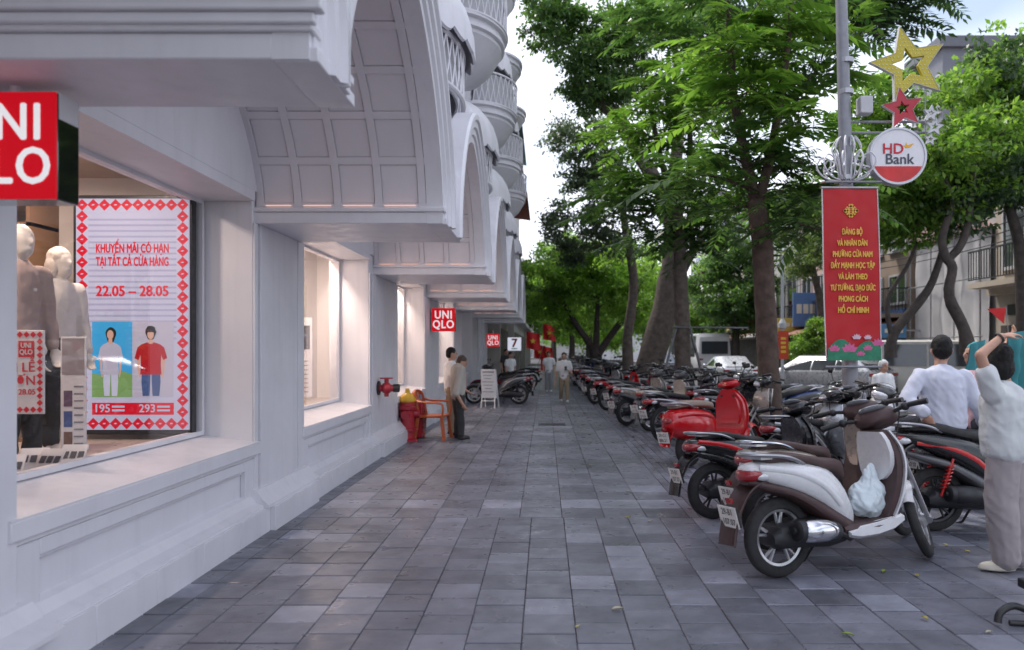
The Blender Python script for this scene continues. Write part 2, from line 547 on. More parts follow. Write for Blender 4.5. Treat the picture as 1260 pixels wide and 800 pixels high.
# arch canopy, bay by bay
M['led'] = em('warm_led', (1.0, .56, .44), .5)
for bi in range(len(beams) - 1):
    a0, a1 = beams[bi][1], beams[bi + 1][0]
    pts = arch_curve(a0, a1); nr = normals(pts)
    nr[0] = Vector((-1, 0)); nr[-1] = Vector((1, 0)); nr[1] = Vector((-1, 0.05)).normalized(); nr[-2] = Vector((1, .05)).normalized()
    sec = [(-.985, 0), (-.85, 0), (-.85, .07), (-.825, .085), (-.825, .15), (-.80, .165), (-.80, .235), (-.775, .25), (-.775, .30), (-.80, .325), (-.985, .325)]
    def clampy(y): return min(max(y, beams[bi][0] + (beams[bi][1] - beams[bi][0]) * .52), beams[bi + 1][1] - (beams[bi + 1][1] - beams[bi + 1][0]) * .52)
    rings = []
    for (y, z), n in zip(pts, nr):
        rings.append([(x, clampy(y + n.x * o), z + n.y * o) for x, o in sec])
    part('arch_rim', MB().loft(rings), M['white2'], smooth=35)
    # vault shell, recessed behind the ribs
    arc = arch_curve(a0, a1, legs=False); an = normals(arc)
    r2 = []
    for (y, z), n in zip(arc, an):
        r2.append([(-2.42, y + n.x * .016, z + n.y * .016), (-.97, y + n.x * .016, z + n.y * .016), (-.97, y + n.x * .2, z + n.y * .2), (-2.42, y + n.x * .2, z + n.y * .2)])
    va = part('vault', MB().loft(r2), M['vault'], smooth=35)
    nearb = bi <= 3
    # ribs and coffers
    L = [0]
    fine = arch_curve(a0, a1, n=160, legs=False)
    for i in range(1, len(fine)): L.append(L[-1] + math.dist(fine[i], fine[i - 1]))
    def at(s):
        s = min(max(s, 0), L[-1])
        i = max(1, next((k for k in range(1, len(L)) if L[k] >= s), len(L) - 1))
        t = (s - L[i-1]) / max(1e-9, L[i] - L[i-1])
        y = fine[i-1][0] * (1-t) + fine[i][0] * t; z = fine[i-1][1] * (1-t) + fine[i][1] * t
        d = Vector((fine[i][0] - fine[i-1][0], fine[i][1] - fine[i-1][1])).normalized()
        return y, z, Vector((-d.y, d.x))
    rows = max(6, int(round(L[-1] / .36))); cols = [-2.36, -2.05, -1.72, -1.38, -1.02]
    ds = L[-1] / rows; rw = .03
    def patch(mb, s0, s1, x0, x1, o0, o1, n=3):
        rr = []
        for k in range(n + 1):
            y, z, nn = at(s0 + (s1 - s0) * k / n)
            rr.append([(x0, y + nn.x * o0, z + nn.y * o0), (x1, y + nn.x * o0, z + nn.y * o0), (x1, y + nn.x * o1, z + nn.y * o1), (x0, y + nn.x * o1, z + nn.y * o1)])
        mb.loft(rr)
    if nearb:
        rb = MB()
        for r_ in range(rows + 1):
            patch(rb, r_ * ds - rw, r_ * ds + rw, -2.4, -.975, .0, .04, 1)
        part('vault_ribs', rb, M['vault'], va, smooth=35)
        for x in cols:
            rb2 = MB(); patch(rb2, 0, L[-1], x - rw, x + rw, -.004, .036, 40)
            part('vault_rib', rb2, M['vault'], va, smooth=35)
        for r_ in range(rows):
            if (r_ + .5) * ds < L[-1] * .42 and bi > 0: continue
            for c_ in range(4):
                cp = MB(); patch(cp, r_ * ds + rw + .007, (r_ + 1) * ds - rw - .007, cols[c_] + rw + .007, cols[c_ + 1] - rw - .007, .009, .018, 2)
                part('coffer_panel', cp, M['vault'], va, smooth=35)
    # led strip at the foot of the far side of the vault
    if bi > 0:
        for c_ in range(4): part('light_strip', MB().bb(cols[c_] + .05, cols[c_ + 1] - .05, a1 - .03, a1 - .014, ZS + .006, ZS + .011), M['led'])

for bi, (b0, b1) in enumerate(beams):
    mb = MB()
    mb.bb(WX - .1, -.981, b0, b1, ZB, ZS - .04)
    mb.bb(WX - .1, OX + .02, b0 - .02, b1 + .02, ZS - .04, ZS)
    mb.bb(WX - .1, -.98, b0 + .05, b1 - .05, ZS, ZS + .5)
    part('beam', mb, M['white2'], bevel=.008)
    pier = MB(); m_ = (b0 + b1) / 2; h_ = (b1 - b0) / 2
    pier.bb(-.98, OX + .03, m_ - h_ * .96, m_ + h_ * .96, ZB - .006, ZB + .05)
    pier.bb(-.98, OX + .012, m_ - h_ * .90, m_ + h_ * .90, ZB + .05, ZS + .45)
    pier.prism([(m_ - h_ * .9, ZS + .45), (m_ + h_ * .9, ZS + .45), (m_, ZS + .25 + .6)], lambda a, b, t: (-.98 + t * .12, a, b))
    part('pier_face', pier, M['white2'], bevel=.006)
# cornice steps on the near beam
cn = MB()
for k, (x, z0, z1) in enumerate(((.03, .02, .06), (.06, .06, .1), (.02, .1, .22))):
    cn.bb(WX, OX + x, 2.69 - .04 - .02 * k, 2.69, ZS + z0 - .04, ZS + z1 - .04)
part('cornice', cn, M['white2'], bevel=.008)

# wall with window openings, pilasters, aprons, sills
wl = MB()
wl.bb(-2.62, WX, -2.2, 31.0, 2.80, 4.35)
wl.bb(-2.62, -2.5, 28, 31.0, 0, 2.8)
part('upper_wall', wl, M['white'])
for bi in range(len(beams) - 1):
    w0, w1 = beams[bi][1] + (.14 if bi else .1), beams[bi + 1][0] - (.06 if bi < 2 else .27)
    if bi == 0: w0 = -.8
    if bi == 1: w0 = 3.42
    lt = MB(); lt.bb(-2.95, WX - .003, w0, w1, 2.72, 2.80)
    part('lintel', lt, M['white'])
    # apron under the window
    ap = MB()
    ap.bb(-2.9, -2.45, w0 - .1, w1 + .1, 0, .66)
    for y0, y1, z0, z1 in ((w0 - .1, w0 + .14, .2, .60), (w1 - .14, w1 + .1, .2, .60), (w0 + .14, w1 - .14, .52, .60)):
        ap.bb(-2.45, -2.405, y0, y1, z0, z1)
    part('apron', ap, M['white'], bevel=.006)
    mo = MB()
    mo.bb(-2.45, -2.395, w0 - .1, w1 + .1, .604, .63)
    mo.bb(-2.45, -2.37, w0 - .1, w1 + .1, .634, .725)
    mo.bb(-2.45, -2.43, w0 + .145, w1 - .145, .495, .517)
    part('apron_moulding', mo, M['white2'], bevel=.006)
    sl = MB()
    sl.loft([[(-2.37, y, .725), (-2.37, y, .735), (-2.86, y, .80), (-2.86, y, .70), (-2.46, y, .70)] for y in (w0 - .1, w1 + .1)])
    part('sill', sl, M['white2'])
    st = MB()
    st.loft([[(-2.46, y, .20), (-2.30, y, .20), (-2.30, y, .222), (-2.36, y, .25), (-2.40, y, .30), (-2.46, y, .32)] for y in (w0 - .14, w1 + .04)])
    part('base_moulding', st, M['white2'], smooth=25)
    # window frame and pane
    win = MB()
    for z0, z1 in ((.80, .835), (2.69, 2.72)): win.bb(GX - .03, GX + .03, w0, w1, z0, z1)
    for y0 in (w0, w1 - .035): win.bb(GX - .03, GX + .03, y0, y0 + .035, .835, 2.69)
    wo_ = part('window', win, M['white2'])
    pane = MB(); pane.bb(GX - .004, GX + .004, w0 + .035, w1 - .035, .835, 2.69)
    part('pane', pane, M['glass'], wo_)
for bi, (b0, b1) in enumerate(beams):
    p0, p1 = b0 - (.04 if bi < 3 else .25), b1 + .1
    if bi == 1: p0, p1 = 2.6, 3.38
    pl = MB(); pl.bb(-2.95, WX - .03, p0, p1, .0, 2.86)
    part('pilaster', pl, M['white'], bevel=.01)
    fc = MB()
    fc.bb(WX - .03, WX, p0 + .10, p1 - .22, .34, ZB)
    fc.bb(WX - .03, WX - .012, p0, p0 + .07, .34, ZB)
    fc.bb(WX - .03, WX - .006, p1 - .17, p1, .34, ZB)
    part('pilaster_moulding', fc, M['white2'], bevel=.006)
    fb = MB()
    fb.loft([[(-2.5, y, .20), (-2.26 + (.05 if bi == 1 else 0), y, .20), (-2.26 + (.05 if bi == 1 else 0), y, .225), (-2.31, y, .27), (-2.36, y, .34), (-2.5, y, .36)] for y in (p0 - .05, p1 + .06)])
    part('pilaster_base', fb, M['white2'], smooth=25)
# plinth slabs
y = -1.0; pk = MB(); rgp = random.Random(5)
while y < 29.5:
    w = .6
    for (b0, b1) in beams[1:]:
        pass
    inp = any(b0 - .12 < y + w / 2 < b1 + .18 for b0, b1 in beams[2:])
    s = obj('plinth_slab', MB().bb(-2.5, (-2.235 if inp else -2.28) , y + .0015, y + w - .0015, -.01, .20), M['white2'], shop, bevel=.004)
    y += w

# shop interior behind the panes
M['intwall'] = pm('interior_wall', (.78, .62, .52), .6, var=.03)
M['intfloor'] = pm('interior_floor', (.50, .42, .36), .35, var=.08)
it = MB()
it.bb(-6.2, -6.0, -1, 31, 0, 3.1)
it.bb(-6.0, -2.95, 30.4, 30.5, 0, 3.1)
part('interior_wall', it, M['intwall'])
part('interior_floor', MB().bb(-6.2, -2.86, -1, 31, .66, .78), M['intfloor'])
part('interior_ceiling', MB().bb(-6.2, -2.6, -1, 31, 3.0, 3.1), pm('interior_ceiling', (.62, .50, .42), .7))
bw = MB(); bw.bb(-4.3, -2.9, 6.55, 6.62, .78, 3.0); bw.bb(-4.3, -2.9, 11.2, 11.3, .78, 3.0); bw.bb(-4.3, -2.9, 15.9, 16, .78, 3.0)
bw.bb(-3.5, -3.42, 7.6, 15.9, .78, 3.0); bw.bb(-3.5, -3.42, 16.0, 30, .78, 3.0)
part('display_back_wall', bw, pm('display_wall', (.80, .76, .74), .6, var=.02))
M['bulb'] = em('warm_bulb', (1.0, .72, .5), 12)
for (x, yy) in ((-3.1, 8.2), (-3.1, 9.6), (-3.1, 12.8), (-3.1, 14.5), (-3.1, 17.8), (-3.1, 19.3), (-3.4, 4.0), (-3.4, 5.2), (-4.6, 4.6), (-5.2, 5.6), (-4.8, 6.0), (-5.4, 3.6)):
    dn = MB(); dn.lathe([(.001, 0), (.07, 0), (.075, -.012), (.06, -.016), (.001, -.016)], (x, yy, 2.998), n=14)
    d = part('downlight', dn, M['bulb'])
    if x > -3.2 or x == -3.4 or yy == 5.6:
        ld = bpy.data.lights.new('shop_lamp', 'AREA'); ld.shape = 'DISK'; ld.size = .14; ld.energy = 27 if x > -3.2 else 13; ld.color = (1, .80, .66)
        lo = bpy.data.objects.new('shop_lamp', ld); COL.objects.link(lo); lo.location = (x, yy, 2.95); lo.parent = shop

# box signs that hang below the beams
def box_sign(yc, xr, zt, s, label, d=.15):
    t = thing('box_sign', label, 'sign', (xr - s / 2, yc, zt - s))
    b = obj('sign_box', MB().bb(-s/2, s/2, .012, d, 0, s), M['mirror'], t, bevel=.006)
    b2 = obj('sign_face', MB().bb(-s/2, s/2, 0, .012, 0, s), M['signred'], t, bevel=.003)
    obj('sign_side', MB().bb(-s/2 + .01, s/2 + .002, .02, d - .01, s - .10, s + .001), M['white'], t)
    for k, w in enumerate(('UNI', 'QLO')):
        text('lettering', w, s * .48, M['signwhite'], t, MT(0, -.003, s * (.70 - .41 * k)) @ FACE_MY, bold=s * .012, sx=.86, spacing=1.12)
    obj('hanger', MB().cyl((0, d/2, s), (0, d/2, s + .12), .02, n=8), M['white2'], t)
    return t
box_sign(2.9, -1.90, 2.50, .416, 'large red square sign cut by the left edge of the picture')
box_sign(15.4, -1.86, 2.35, .48, 'red square sign hanging above the two men by the wall')
box_sign(24.7, -1.52, 2.01, .42, 'small red square sign farther along, right of the larger hanging one')

# upper storey with balconies and scalloped awnings
up = MB(); up.bb(-6.5, -1.7, .5, 31, 4.2, 11.4)
part('upper_storey', up, M['white'])
par = MB(); par.bb(-6.5, -1.5, .4, 31.1, 11.4, 11.6); pa2 = MB().bb(-2.4, -1.2, .4, 31.1, 4.1, 4.25)
part('string_course', pa2, M['white2'])
part('parapet', par, M['white2'])
def awning(yc, z0, rx, ry, h, cx=-1.7, n=11):
    def ring(j, m, off):
        ph = (math.pi / 2) * j / m
        out = []
        for k in range(n * 6 + 1):
            th = -math.pi / 2 + math.pi * k / (n * 6)
            sc = 1 + .035 * abs(math.sin(th * n)) * math.cos(ph)
            r = math.cos(ph) * sc - off
            zz = z0 + h * math.sin(ph) - (.09 * abs(math.sin(th * n)) if j == 0 else 0)
            out.append((cx + rx * max(r, .001) * math.cos(th), yc + ry * max(r, .001) * math.sin(th), zz - off * .4 * h))
        return out
    outer = [ring(j, 7, 0) for j in range(8)]
    inner = [ring(j, 7, .035) for j in reversed(range(8))]
    mb = MB(); rr = outer + inner
    o = 0; nn = len(rr[0])
    for r_ in rr: mb.v.extend(r_)
    for i in range(len(rr)):
        for k in range(nn - 1):
            a = i * nn; b = ((i + 1) % len(rr)) * nn
            mb.f.append((a + k, a + k + 1, b + k + 1, b + k))
    return part('awning', mb, M['white'], smooth=50)
def lattice_rail(yc, z0, z1, rx, ry, cx, parent, n=22):
    mb = MB()
    def pt(th, z, r=1): return (cx + rx * r * math.cos(th), yc + ry * r * math.sin(th), z)
    ths = [-math.pi/2 + math.pi * k / 40 for k in range(41)]
    for z in (z0, z1): mb.tube([pt(t, z) for t in ths], .028, 6)
    for k in range(n):
        for sgn in (1, -1):
            t0 = -math.pi/2 + math.pi * (k + (0 if sgn > 0 else 1)) / n
            t1 = t0 + sgn * math.pi / n
            mb.tube([pt(t0, z0), pt((t0+t1)/2, (z0+z1)/2), pt(t1, z1)], .011, 4, cap=False)
    part('lattice_rail', mb, M['white2'], parent, smooth=50)
    bk = MB(); rr = []
    for z in (z0, z1):
        rr.append([pt(t, z, .9) for t in ths] + [pt(t, z, .87) for t in reversed(ths)])
    bk.loft(rr)
    part('rail_screen', bk, pm('rail_shade', (.55, .55, .58), .6) if 'railsh' not in M else M['railsh'], parent, smooth=50)
M['railsh'] = pm('rail_screen_grey', (.50, .50, .53), .6)
def bowl(yc, zb, rx, ry, cx):
    prof = [(.06, 0), (.28, .03), (.52, .14), (.72, .32), (.86, .55), (.9, .6), (.9, .66), (.96, .68), (.96, .74), (.93, .76), (.93, .82), (1, .84), (1, .9), (.7, .9)]
    rings = []
    for r_, z in prof:
        rings.append([(cx + rx * r_ * math.cos(t), yc + ry * r_ * math.sin(t), zb + z) for t in [2*math.pi*k/40 for k in range(40)]])
    return part('balcony', MB().loft(rings), M['white'], smooth=32)
for bi in range(1, len(beams) - 1):
    c = (beams[bi][1] + beams[bi + 1][0]) / 2
    if bi >= 2:
        dr = MB(); dr.bb(-1.69, -1.66, c - .5, c + .5, 4.3, 5.2); dr.bb(-1.69, -1.66, c - .5, c + .5, 7.2, 8.2)
        part('shutter', dr, M['railsh'])
    aw = awning(c, 5.05, .84, 1.25, .95)
    lattice_rail(c, 4.45, 5.0, .72, 1.2, -1.7, aw)
    bw_ = bowl(c, 6.25, .95, 1.25, -1.65)
    lattice_rail(c, 7.15, 7.85, .95, 1.22, -1.65, bw_)
    awning(c, 8.1, .88, 1.25, 1.0)
    b3 = bowl(c, 9.3, .95, 1.25, -1.65)
# ------------------------------------------------------------ motorbikes and scooters
def ryz(x, zc, w, h, p=2.6, n=18, sl=0.):
    out = []
    for k in range(n):
        t = 2 * math.pi * k / n
        c, s = math.cos(t), math.sin(t)
        z = h / 2 * math.copysign(abs(s) ** (2 / p), s)
        out.append((x + sl * z, w / 2 * math.copysign(abs(c) ** (2 / p), c), zc + z))
    return out
def body(secs, p=2.6, sl=0., n=18):
    # smooth the station list
    xs = []
    for i in range(len(secs) - 1):
        a, b = secs[i], secs[i + 1]
        pa = secs[max(0, i - 1)]; nb = secs[min(len(secs) - 1, i + 2)]
        for t in (0, .5):
            q = []
            for k in range(4):
                m0 = (b[k] - pa[k]) / 2; m1 = (nb[k] - a[k]) / 2
                q.append((2*t**3-3*t*t+1)*a[k] + (t**3-2*t*t+t)*m0 + (-2*t**3+3*t*t)*b[k] + (t**3-t*t)*m1)
            xs.append(q)
    xs.append(secs[-1])
    return MB().loft([ryz(q[0], q[1], max(.004, q[2]), max(.004, q[3]), p, n, sl) for q in xs])
def smooth_path(pts, k=4):
    out = []
    pts = [Vector(p) for p in pts]
    for i in range(len(pts) - 1):
        a, b = pts[i], pts[i + 1]
        p0 = pts[max(0, i - 1)]; p3 = pts[min(len(pts) - 1, i + 2)]
        for j in range(k):
            t = j / k
            out.append(((2*a) + (b-p0)*t + (2*p0-5*a+4*b-p3)*t*t + (3*a-p0-3*b+p3)*t**3) / 2)
    out.append(pts[-1])
    return out
def strip(path, widths, th=.008, crown=.02, n=7):
    """curved sheet following path in xz, bowed across y"""
    rings = []
    for i, (x, z) in enumerate(path):
        a = path[max(0, i-1)]; b = path[min(len(path)-1, i+1)]
        t = Vector((b[0]-a[0], b[1]-a[1])).normalized(); nn = Vector((-t.y, t.x))
        w = widths[i] if hasattr(widths, '__len__') else widths
        top = []; bot = []
        for k in range(n):
            u = -1 + 2 * k / (n - 1)
            d = -crown * u * u
            top.append((x + nn.x * (d + th), u * w / 2, z + nn.y * (d + th)))
            bot.append((x + nn.x * d, u * w / 2, z + nn.y * d))
        rings.append(top + bot[::-1])
    return MB().loft(rings)
RX90 = Matrix.Rotation(R(90), 3, 'X')
def wheel_parts(r, tw, rimr, style, ax):
    c = (ax, 0, r)
    ty = MB()
    prof = []
    hw = tw / 2; dep = r - rimr
    for k in range(13):
        t = math.pi * (k / 12)
        prof.append((rimr + dep * (math.sin(t) ** .75), -hw * math.cos(t) * (1 if 2 < k < 10 else .92)))
    prof += [(rimr - .012, hw * .6), (rimr - .012, -hw * .6)]
    rings = [[(c[0] + q[0] * math.cos(a), c[1] + q[1], c[2] + q[0] * math.sin(a)) for q in prof] for a in [2*math.pi*k/36 for k in range(36)]]
    ty.loft(rings, False, True)
    rm = MB()
    pr = [(rimr + .006, -hw*.72), (rimr + .006, -hw*.5), (rimr - .018, -hw*.35), (rimr - .018, hw*.35), (rimr + .006, hw*.5), (rimr + .006, hw*.72), (rimr - .028, hw*.55), (rimr - .032, 0), (rimr - .028, -hw*.55)]
    rm.loft([[(c[0] + q[0] * math.cos(a), q[1], c[2] + q[0] * math.sin(a)) for q in pr] for a in [2*math.pi*k/36 for k in range(36)]], False, True)
    hb = MB()
    hb.lathe([(.001, -.06), (.035, -.06), (.06, -.035), (.06, .035), (.035, .06), (.001, .06)], c, RX90, 18)
    if style == 'cast':
        for k in range(5):
            a = 2 * math.pi * k / 5 + .3
            for d in (-.16, .16):
                p0 = (c[0] + .05 * math.cos(a), -.012, c[2] + .05 * math.sin(a)); p1 = (c[0] + (rimr - .02) * math.cos(a + d), -.012, c[2] + (rimr - .02) * math.sin(a + d))
                hb.tube([p0, p1], [.013, .010], 6)
    elif style == 'disc':
        hb.lathe([(.001, -.035), (rimr * .75, -.03), (rimr - .02, -.01), (rimr - .02, .01), (rimr * .75, .03), (.001, .035)], c, RX90, 24)
    else:
        for k in range(28):
            a = 2 * math.pi * k / 28; s_ = 1 if k % 2 else -1; b = a + (.55 if k % 4 < 2 else -.55)
            hb.tube([(c[0] + .05 * math.cos(a), s_ * .035, c[2] + .05 * math.sin(a)), (c[0] + (rimr - .02) * math.cos(b), 0, c[2] + (rimr - .02) * math.sin(b))], .0022, 3, False)
    return hb, ty, rm

def make_bike(p):
    """list of parts: name, mesh, slot, steered, [(sub-name, mesh, slot)]"""
    out = []
    def add(name, mb, slot, steer=False, subs=(), smooth=38):
        out.append((name, mesh(name, mb, smooth), slot, steer, [(n_, mesh(n_, m_, 38), s_) for n_, m_, s_ in subs]))
    r, tw, rimr, st, wb = p['wheel']
    h1, t1, r1 = wheel_parts(r, tw, rimr, st, 0)
    add('rear_wheel', h1, 'rim', False, [('tyre', t1, 'rubber'), ('rim', r1, 'rim')])
    rf = p.get('rf', r)
    h2, t2, r2 = wheel_parts(rf, tw * .88, rimr + rf - r, st, wb)
    h2.lathe([(.06, -.052), (.10, -.052), (.10, -.048), (.06, -.048)], (wb, 0, rf), RX90, 22)
    add('front_wheel', h2, 'rim', True, [('tyre', t2, 'rubber'), ('rim', r2, 'rim')])
    # body
    add('side_body', body(p['tail'], p.get('tp', 2.6)), 'paint')
    if 'lower' in p: add('lower_cover', body(p['lower'], 2.8), 'paint2')
    if 'stripe' in p:
        for s_ in (-1, 1):
            pts = smooth_path([(x, s_ * y, z) for x, y, z in p['stripe']], 3)
            add('side_trim', MB().tube(pts, [.012] * len(pts), 6, squash=(1.6, .5)), 'trim')
    add('seat', body(p['seat'], 3.0), 'seat')
    sx0, sz = p['rail']
    gr = MB()
    w = p.get('railw', .12)
    gr.tube(smooth_path([(sx0 + .36, -w*.8, sz - .05), (sx0 + .22, -w, sz), (sx0 + .06, -w, sz + .02), (sx0 - .03, -w * .6, sz + .022), (sx0 - .05, 0, sz + .022), (sx0 - .03, w * .6, sz + .022), (sx0 + .06, w, sz + .02), (sx0 + .22, w, sz), (sx0 + .36, w*.8, sz - .05)], 3), .015, 8, squash=(.9, 1.15))
    gr.box((sx0 + .06, 0, sz + .0), (.09, w * 1.7, .016))
    add('grab_rail', gr, 'railc')
    # tail
    tx, tz = p['light']
    add('tail_light', body([(tx - .035, tz, .03, .03), (tx - .02, tz, .13, .075), (tx + .03, tz + .005, .2, .1), (tx + .10, tz + .01, .2, .08), (tx + .15, tz + .01, .17, .03)], 2.4), 'redl', subs=[
        ('turn_signal', MB().ell((tx + .10, s_ * .085, tz - .005), (.07, .024, .03)), 'lens') for s_ in (-1, 1)])
    fp = p['fender']
    path = [(q.x, q.z) for q in smooth_path([(x, 0, z) for x, z in fp], 4)]
    add('rear_fender', strip(path, p.get('fw', .19), .012, .05), 'fend')
    px_, pz_ = p['plate']; px_ -= .035
    Mp = Matrix.Rotation(R(-14), 3, 'Y')
    pl = MB().box((px_, 0, pz_), (.004, .19, .14), Mp)
    nums = []
    for k, tt in enumerate(p.get('num', ('', ''))):
        if tt:
            tm = text_mesh(tt, .058, bold=.0006, sx=.85).copy()
            Mx = MT(px_, 0, pz_) @ Mp.to_4x4() @ MT(-.004, 0, .033 - .066 * k) @ Matrix.Rotation(R(-90), 4, 'Z') @ FACE_MY
            tm.transform(Mx); nums.append(('plate_digits', tm))
    bk = MB().box((px_ + .01, 0, pz_ + .005), (.012, .2, .13), Mp)
    out.append(('number_plate', mesh('number_plate', pl), 'plate', False, [(n_, m_, 'ink') for n_, m_ in nums] + [('plate_bracket', mesh('plate_bracket', bk), 'black')]))
    out.append(('reflector', mesh('reflector', MB().box((px_ + .012, 0, pz_ + .10), (.02, .055, .03), Mp)), 'redl', False, []))
    # engine, gearbox, exhaust, shocks
    en = MB()
    if p.get('under'):
        en.box((.52, 0, .36), (.34, .22, .2), Matrix.Rotation(R(8), 3, 'Y'))
        en.tube([(.66, 0, .38), (.90, 0, .42)], [.085, .075], 14)
        for k in range(6): en.lathe([(.05, -.006), (.098, -.006), (.098, .006), (.05, .006)], (.70 + k * .03, 0, .388 + k * .006), Matrix.Rotation(R(82), 3, 'Y'), 14)
        en.tube([(.95, 0, .86), (.80, 0, .62), (.6, 0, .55), (.3, 0, .58)], .03, 8)
        en.tube([(0, .1, r), (.45, .1, .34)], .022, 8).tube([(0, -.1, r), (.45, -.1, .34)], .022, 8)
        en.tube([(.5, -.24, .25), (.5, .24, .25)], .012, 6)
        en.bb(.02, .5, .075, .11, r - .045, r + .05)
    else:
        en.loft([ryz(x, z, w, h, 3) for x, z, w, h in ((-.1, r, .2, .08), (-.05, r + .01, .24, .16), (.15, r + .02, .27, .19), (.35, r + .02, .28, .22), (.5, r + .03, .24, .2), (.56, r + .04, .18, .12))])
        # hollow where the wheel turns is hidden by the gearbox on the left
    add('engine', en, 'dark', smooth=30)
    ex = MB(); ez = p.get('exz', r + .03); e0, e1 = p.get('ex', (-.02, .34))
    ey = -.165 if not p.get('under') else -.16
    th = p.get('exr', .062)
    ex.tube(smooth_path([(e0 - .01, ey, ez + .015), (e0 + .02, ey, ez + .014), (e0 + (e1-e0)*.5, ey, ez), (e1 - .04, ey + .005, ez - .015), (e1, ey + .01, ez - .02)], 3), [th*.55, th*.8, th*.95, th, th, th, th, th, th*.96, th*.9, th*.8, th*.6, th*.42], 16)
    ex.tube(smooth_path([(e1 - .01, ey + .01, ez - .02), (e1 + .1, ey + .03, ez - .07), (e1 + .2, -.05, ez - .1), (e1 + .28, 0, ez - .06)], 4), .018, 8)
    hs = MB()
    L_ = e1 - e0
    hs.tube([(e0 + L_*t, ey - .016, ez + .014 - t*.02) for t in (.08, .16, .4, .6, .78, .9)], [th*.7, th*1.0, th*1.06, th*1.02, th*.86, th*.4], 16)
    hole = MB().tube([(e0 + L_*t, ey - .066, ez + .012 - t*.02) for t in (.35, .45, .62, .72)], [.006, .022, .02, .006], 8, squash=(1, .9))
    add('exhaust', ex, 'dark', subs=[('heat_shield', hs, p.get('shield', 'chrome')), ('shield_slot', hole, 'black'), ('exhaust_tip', MB().tube([(e0 - .03, ey, ez + .016), (e0 + .02, ey, ez + .014)], [.02, .024], 10), 'dark')])
    for s_ in ((-1, 1) if p.get('under') or p.get('twin') else (1,)):
        sh = MB(); a = Vector((.0 if p.get('under') else -.02, s_ * .13, r + .04)); b = Vector((.1, s_ * .12, .60))
        sh.cyl(a, b, .011, n=8)
        d = (b - a)
        pts = []
        for k in range(57):
            t = k / 56; q = a + d * (.18 + .66 * t); an = t * 2 * math.pi * 7
            pts.append(q + Vector((math.cos(an) * .027, math.sin(an) * .027, 0)))
        sh.tube(pts, .0055, 5)
        add('shock_absorber', sh, 'spring')
    # floor and shields
    if not p.get('under'):
        fl = MB()
        fl.loft([[(x, -w, z - .05), (x, w, z - .05), (x, w + .02, z - .01), (x, w, z + .02), (x, -w, z + .02), (x, -w - .02, z - .01)] for x, w, z in ((.44, .13, .30), (.52, .155, .305), (.7, .165, .31), (.84, .155, .325), (.92, .14, .36))])
        add('floorboard', fl, 'paint2')
        for s_ in (-1, 1):
            sk = MB(); rr = []
            for x, z0, z1 in ((.46, .24, .27), (.55, .225, .305), (.7, .23, .32), (.84, .255, .335), (.93, .30, .35)):
                y0 = .150; y1 = .182
                rr.append([(x, s_ * y0, z0), (x, s_ * y1, z0 + .02), (x, s_ * y1, z1), (x, s_ * y0, z1 + .012)])
            add('floor_skirt', sk.loft(rr), 'paint')
    def shield(lv, back, fk):
        rr = []
        for z, xc, hw, dp in lv:
            front = []; bk_ = []
            n = 11
            for k in range(n):
                u = -1 + 2 * k / (n - 1)
                front.append((xc + dp * (1 - abs(u) ** fk), u * hw, z))
                bk_.append((xc - back + (dp - .03 if dp > .03 else 0) * .35 * (1 - u * u), u * hw * .985, z))
            rr.append(front + bk_[::-1])
        return MB().loft(rr)
    lv = p['shield_lv']
    def dens(lv):
        o_ = []
        for i in range(len(lv) - 1):
            a, b = lv[i], lv[i+1]; pa = lv[max(0, i-1)]; nb = lv[min(len(lv)-1, i+2)]
            for t in (0, .33, .66):
                o_.append(tuple((2*t**3-3*t*t+1)*a[k] + (t**3-2*t*t+t)*(b[k]-pa[k])/2 + (-2*t**3+3*t*t)*b[k] + (t**3-t*t)*(nb[k]-a[k])/2 for k in range(4)))
        return o_ + [lv[-1]]
    add('leg_shield', shield(dens(lv), .012, 2.2), 'paint')
    if not p.get('under'):
        add('inner_shield', shield(dens([(z, x - .014, hw - .022, .01) for z, x, hw, dp in lv]), .05, 2), 'paint2')
        gl = p.get('glove', [(.585, .42), (.60, .68), (.64, .92), (.70, 1.08), (.78, 1.2), (.86, 1.28), (.905, 1.3), (.92, 1.2)])
        def lvx(z):
            for i in range(len(lv) - 1):
                if lv[i][0] <= z <= lv[i+1][0]:
                    t = (z - lv[i][0]) / (lv[i+1][0] - lv[i][0]); return lv[i][1] * (1-t) + lv[i+1][1] * t, lv[i][2] * (1-t) + lv[i+1][2] * t
            return lv[-1][1], lv[-1][2]
        gm = MB().loft([[(lvx(z)[0] - .06, s_ * lvx(z)[1] * f * .72, z) for s_ in (-1, -.5, 0, .5, 1)] + [(lvx(z)[0] - .085, s_ * lvx(z)[1] * f * .66, z) for s_ in (1, .5, 0, -.5, -1)] for z, f in gl])
        vents = []
        for s_ in (-1, 1):
            xx = lvx(.84)[0] - .082
            vents.append(('vent', MB().box((xx + .003, s_ * .105, .868), (.012, .036, .030), Matrix.Rotation(R(8), 3, 'Y')), 'black'))
        add('glove_panel', gm, 'glove', subs=vents)
    # steered front
    ax0 = Vector(p['neck'])
    ff = MB()
    for s_ in (-1, 1):
        ff.tube([(ax0.x + .06, s_ * .075, ax0.z - .22), (wb - .02, s_ * .075, rf + .02)], [.02, .017], 10)
        ff.cyl((wb - .03, s_ * .075, rf - .01), (wb + .02, s_ * .075, rf + .01), .026, n=10)
    ff.cyl((ax0.x + .02, 0, ax0.z), (ax0.x + .09, 0, ax0.z - .26), .028, n=10)
    ff.box((ax0.x + .065, 0, ax0.z - .22), (.06, .2, .04))
    add('fork', ff, 'forkc', True)
    a0, a1 = p.get('ffa', (18, 150))
    fr_ = rf + .03
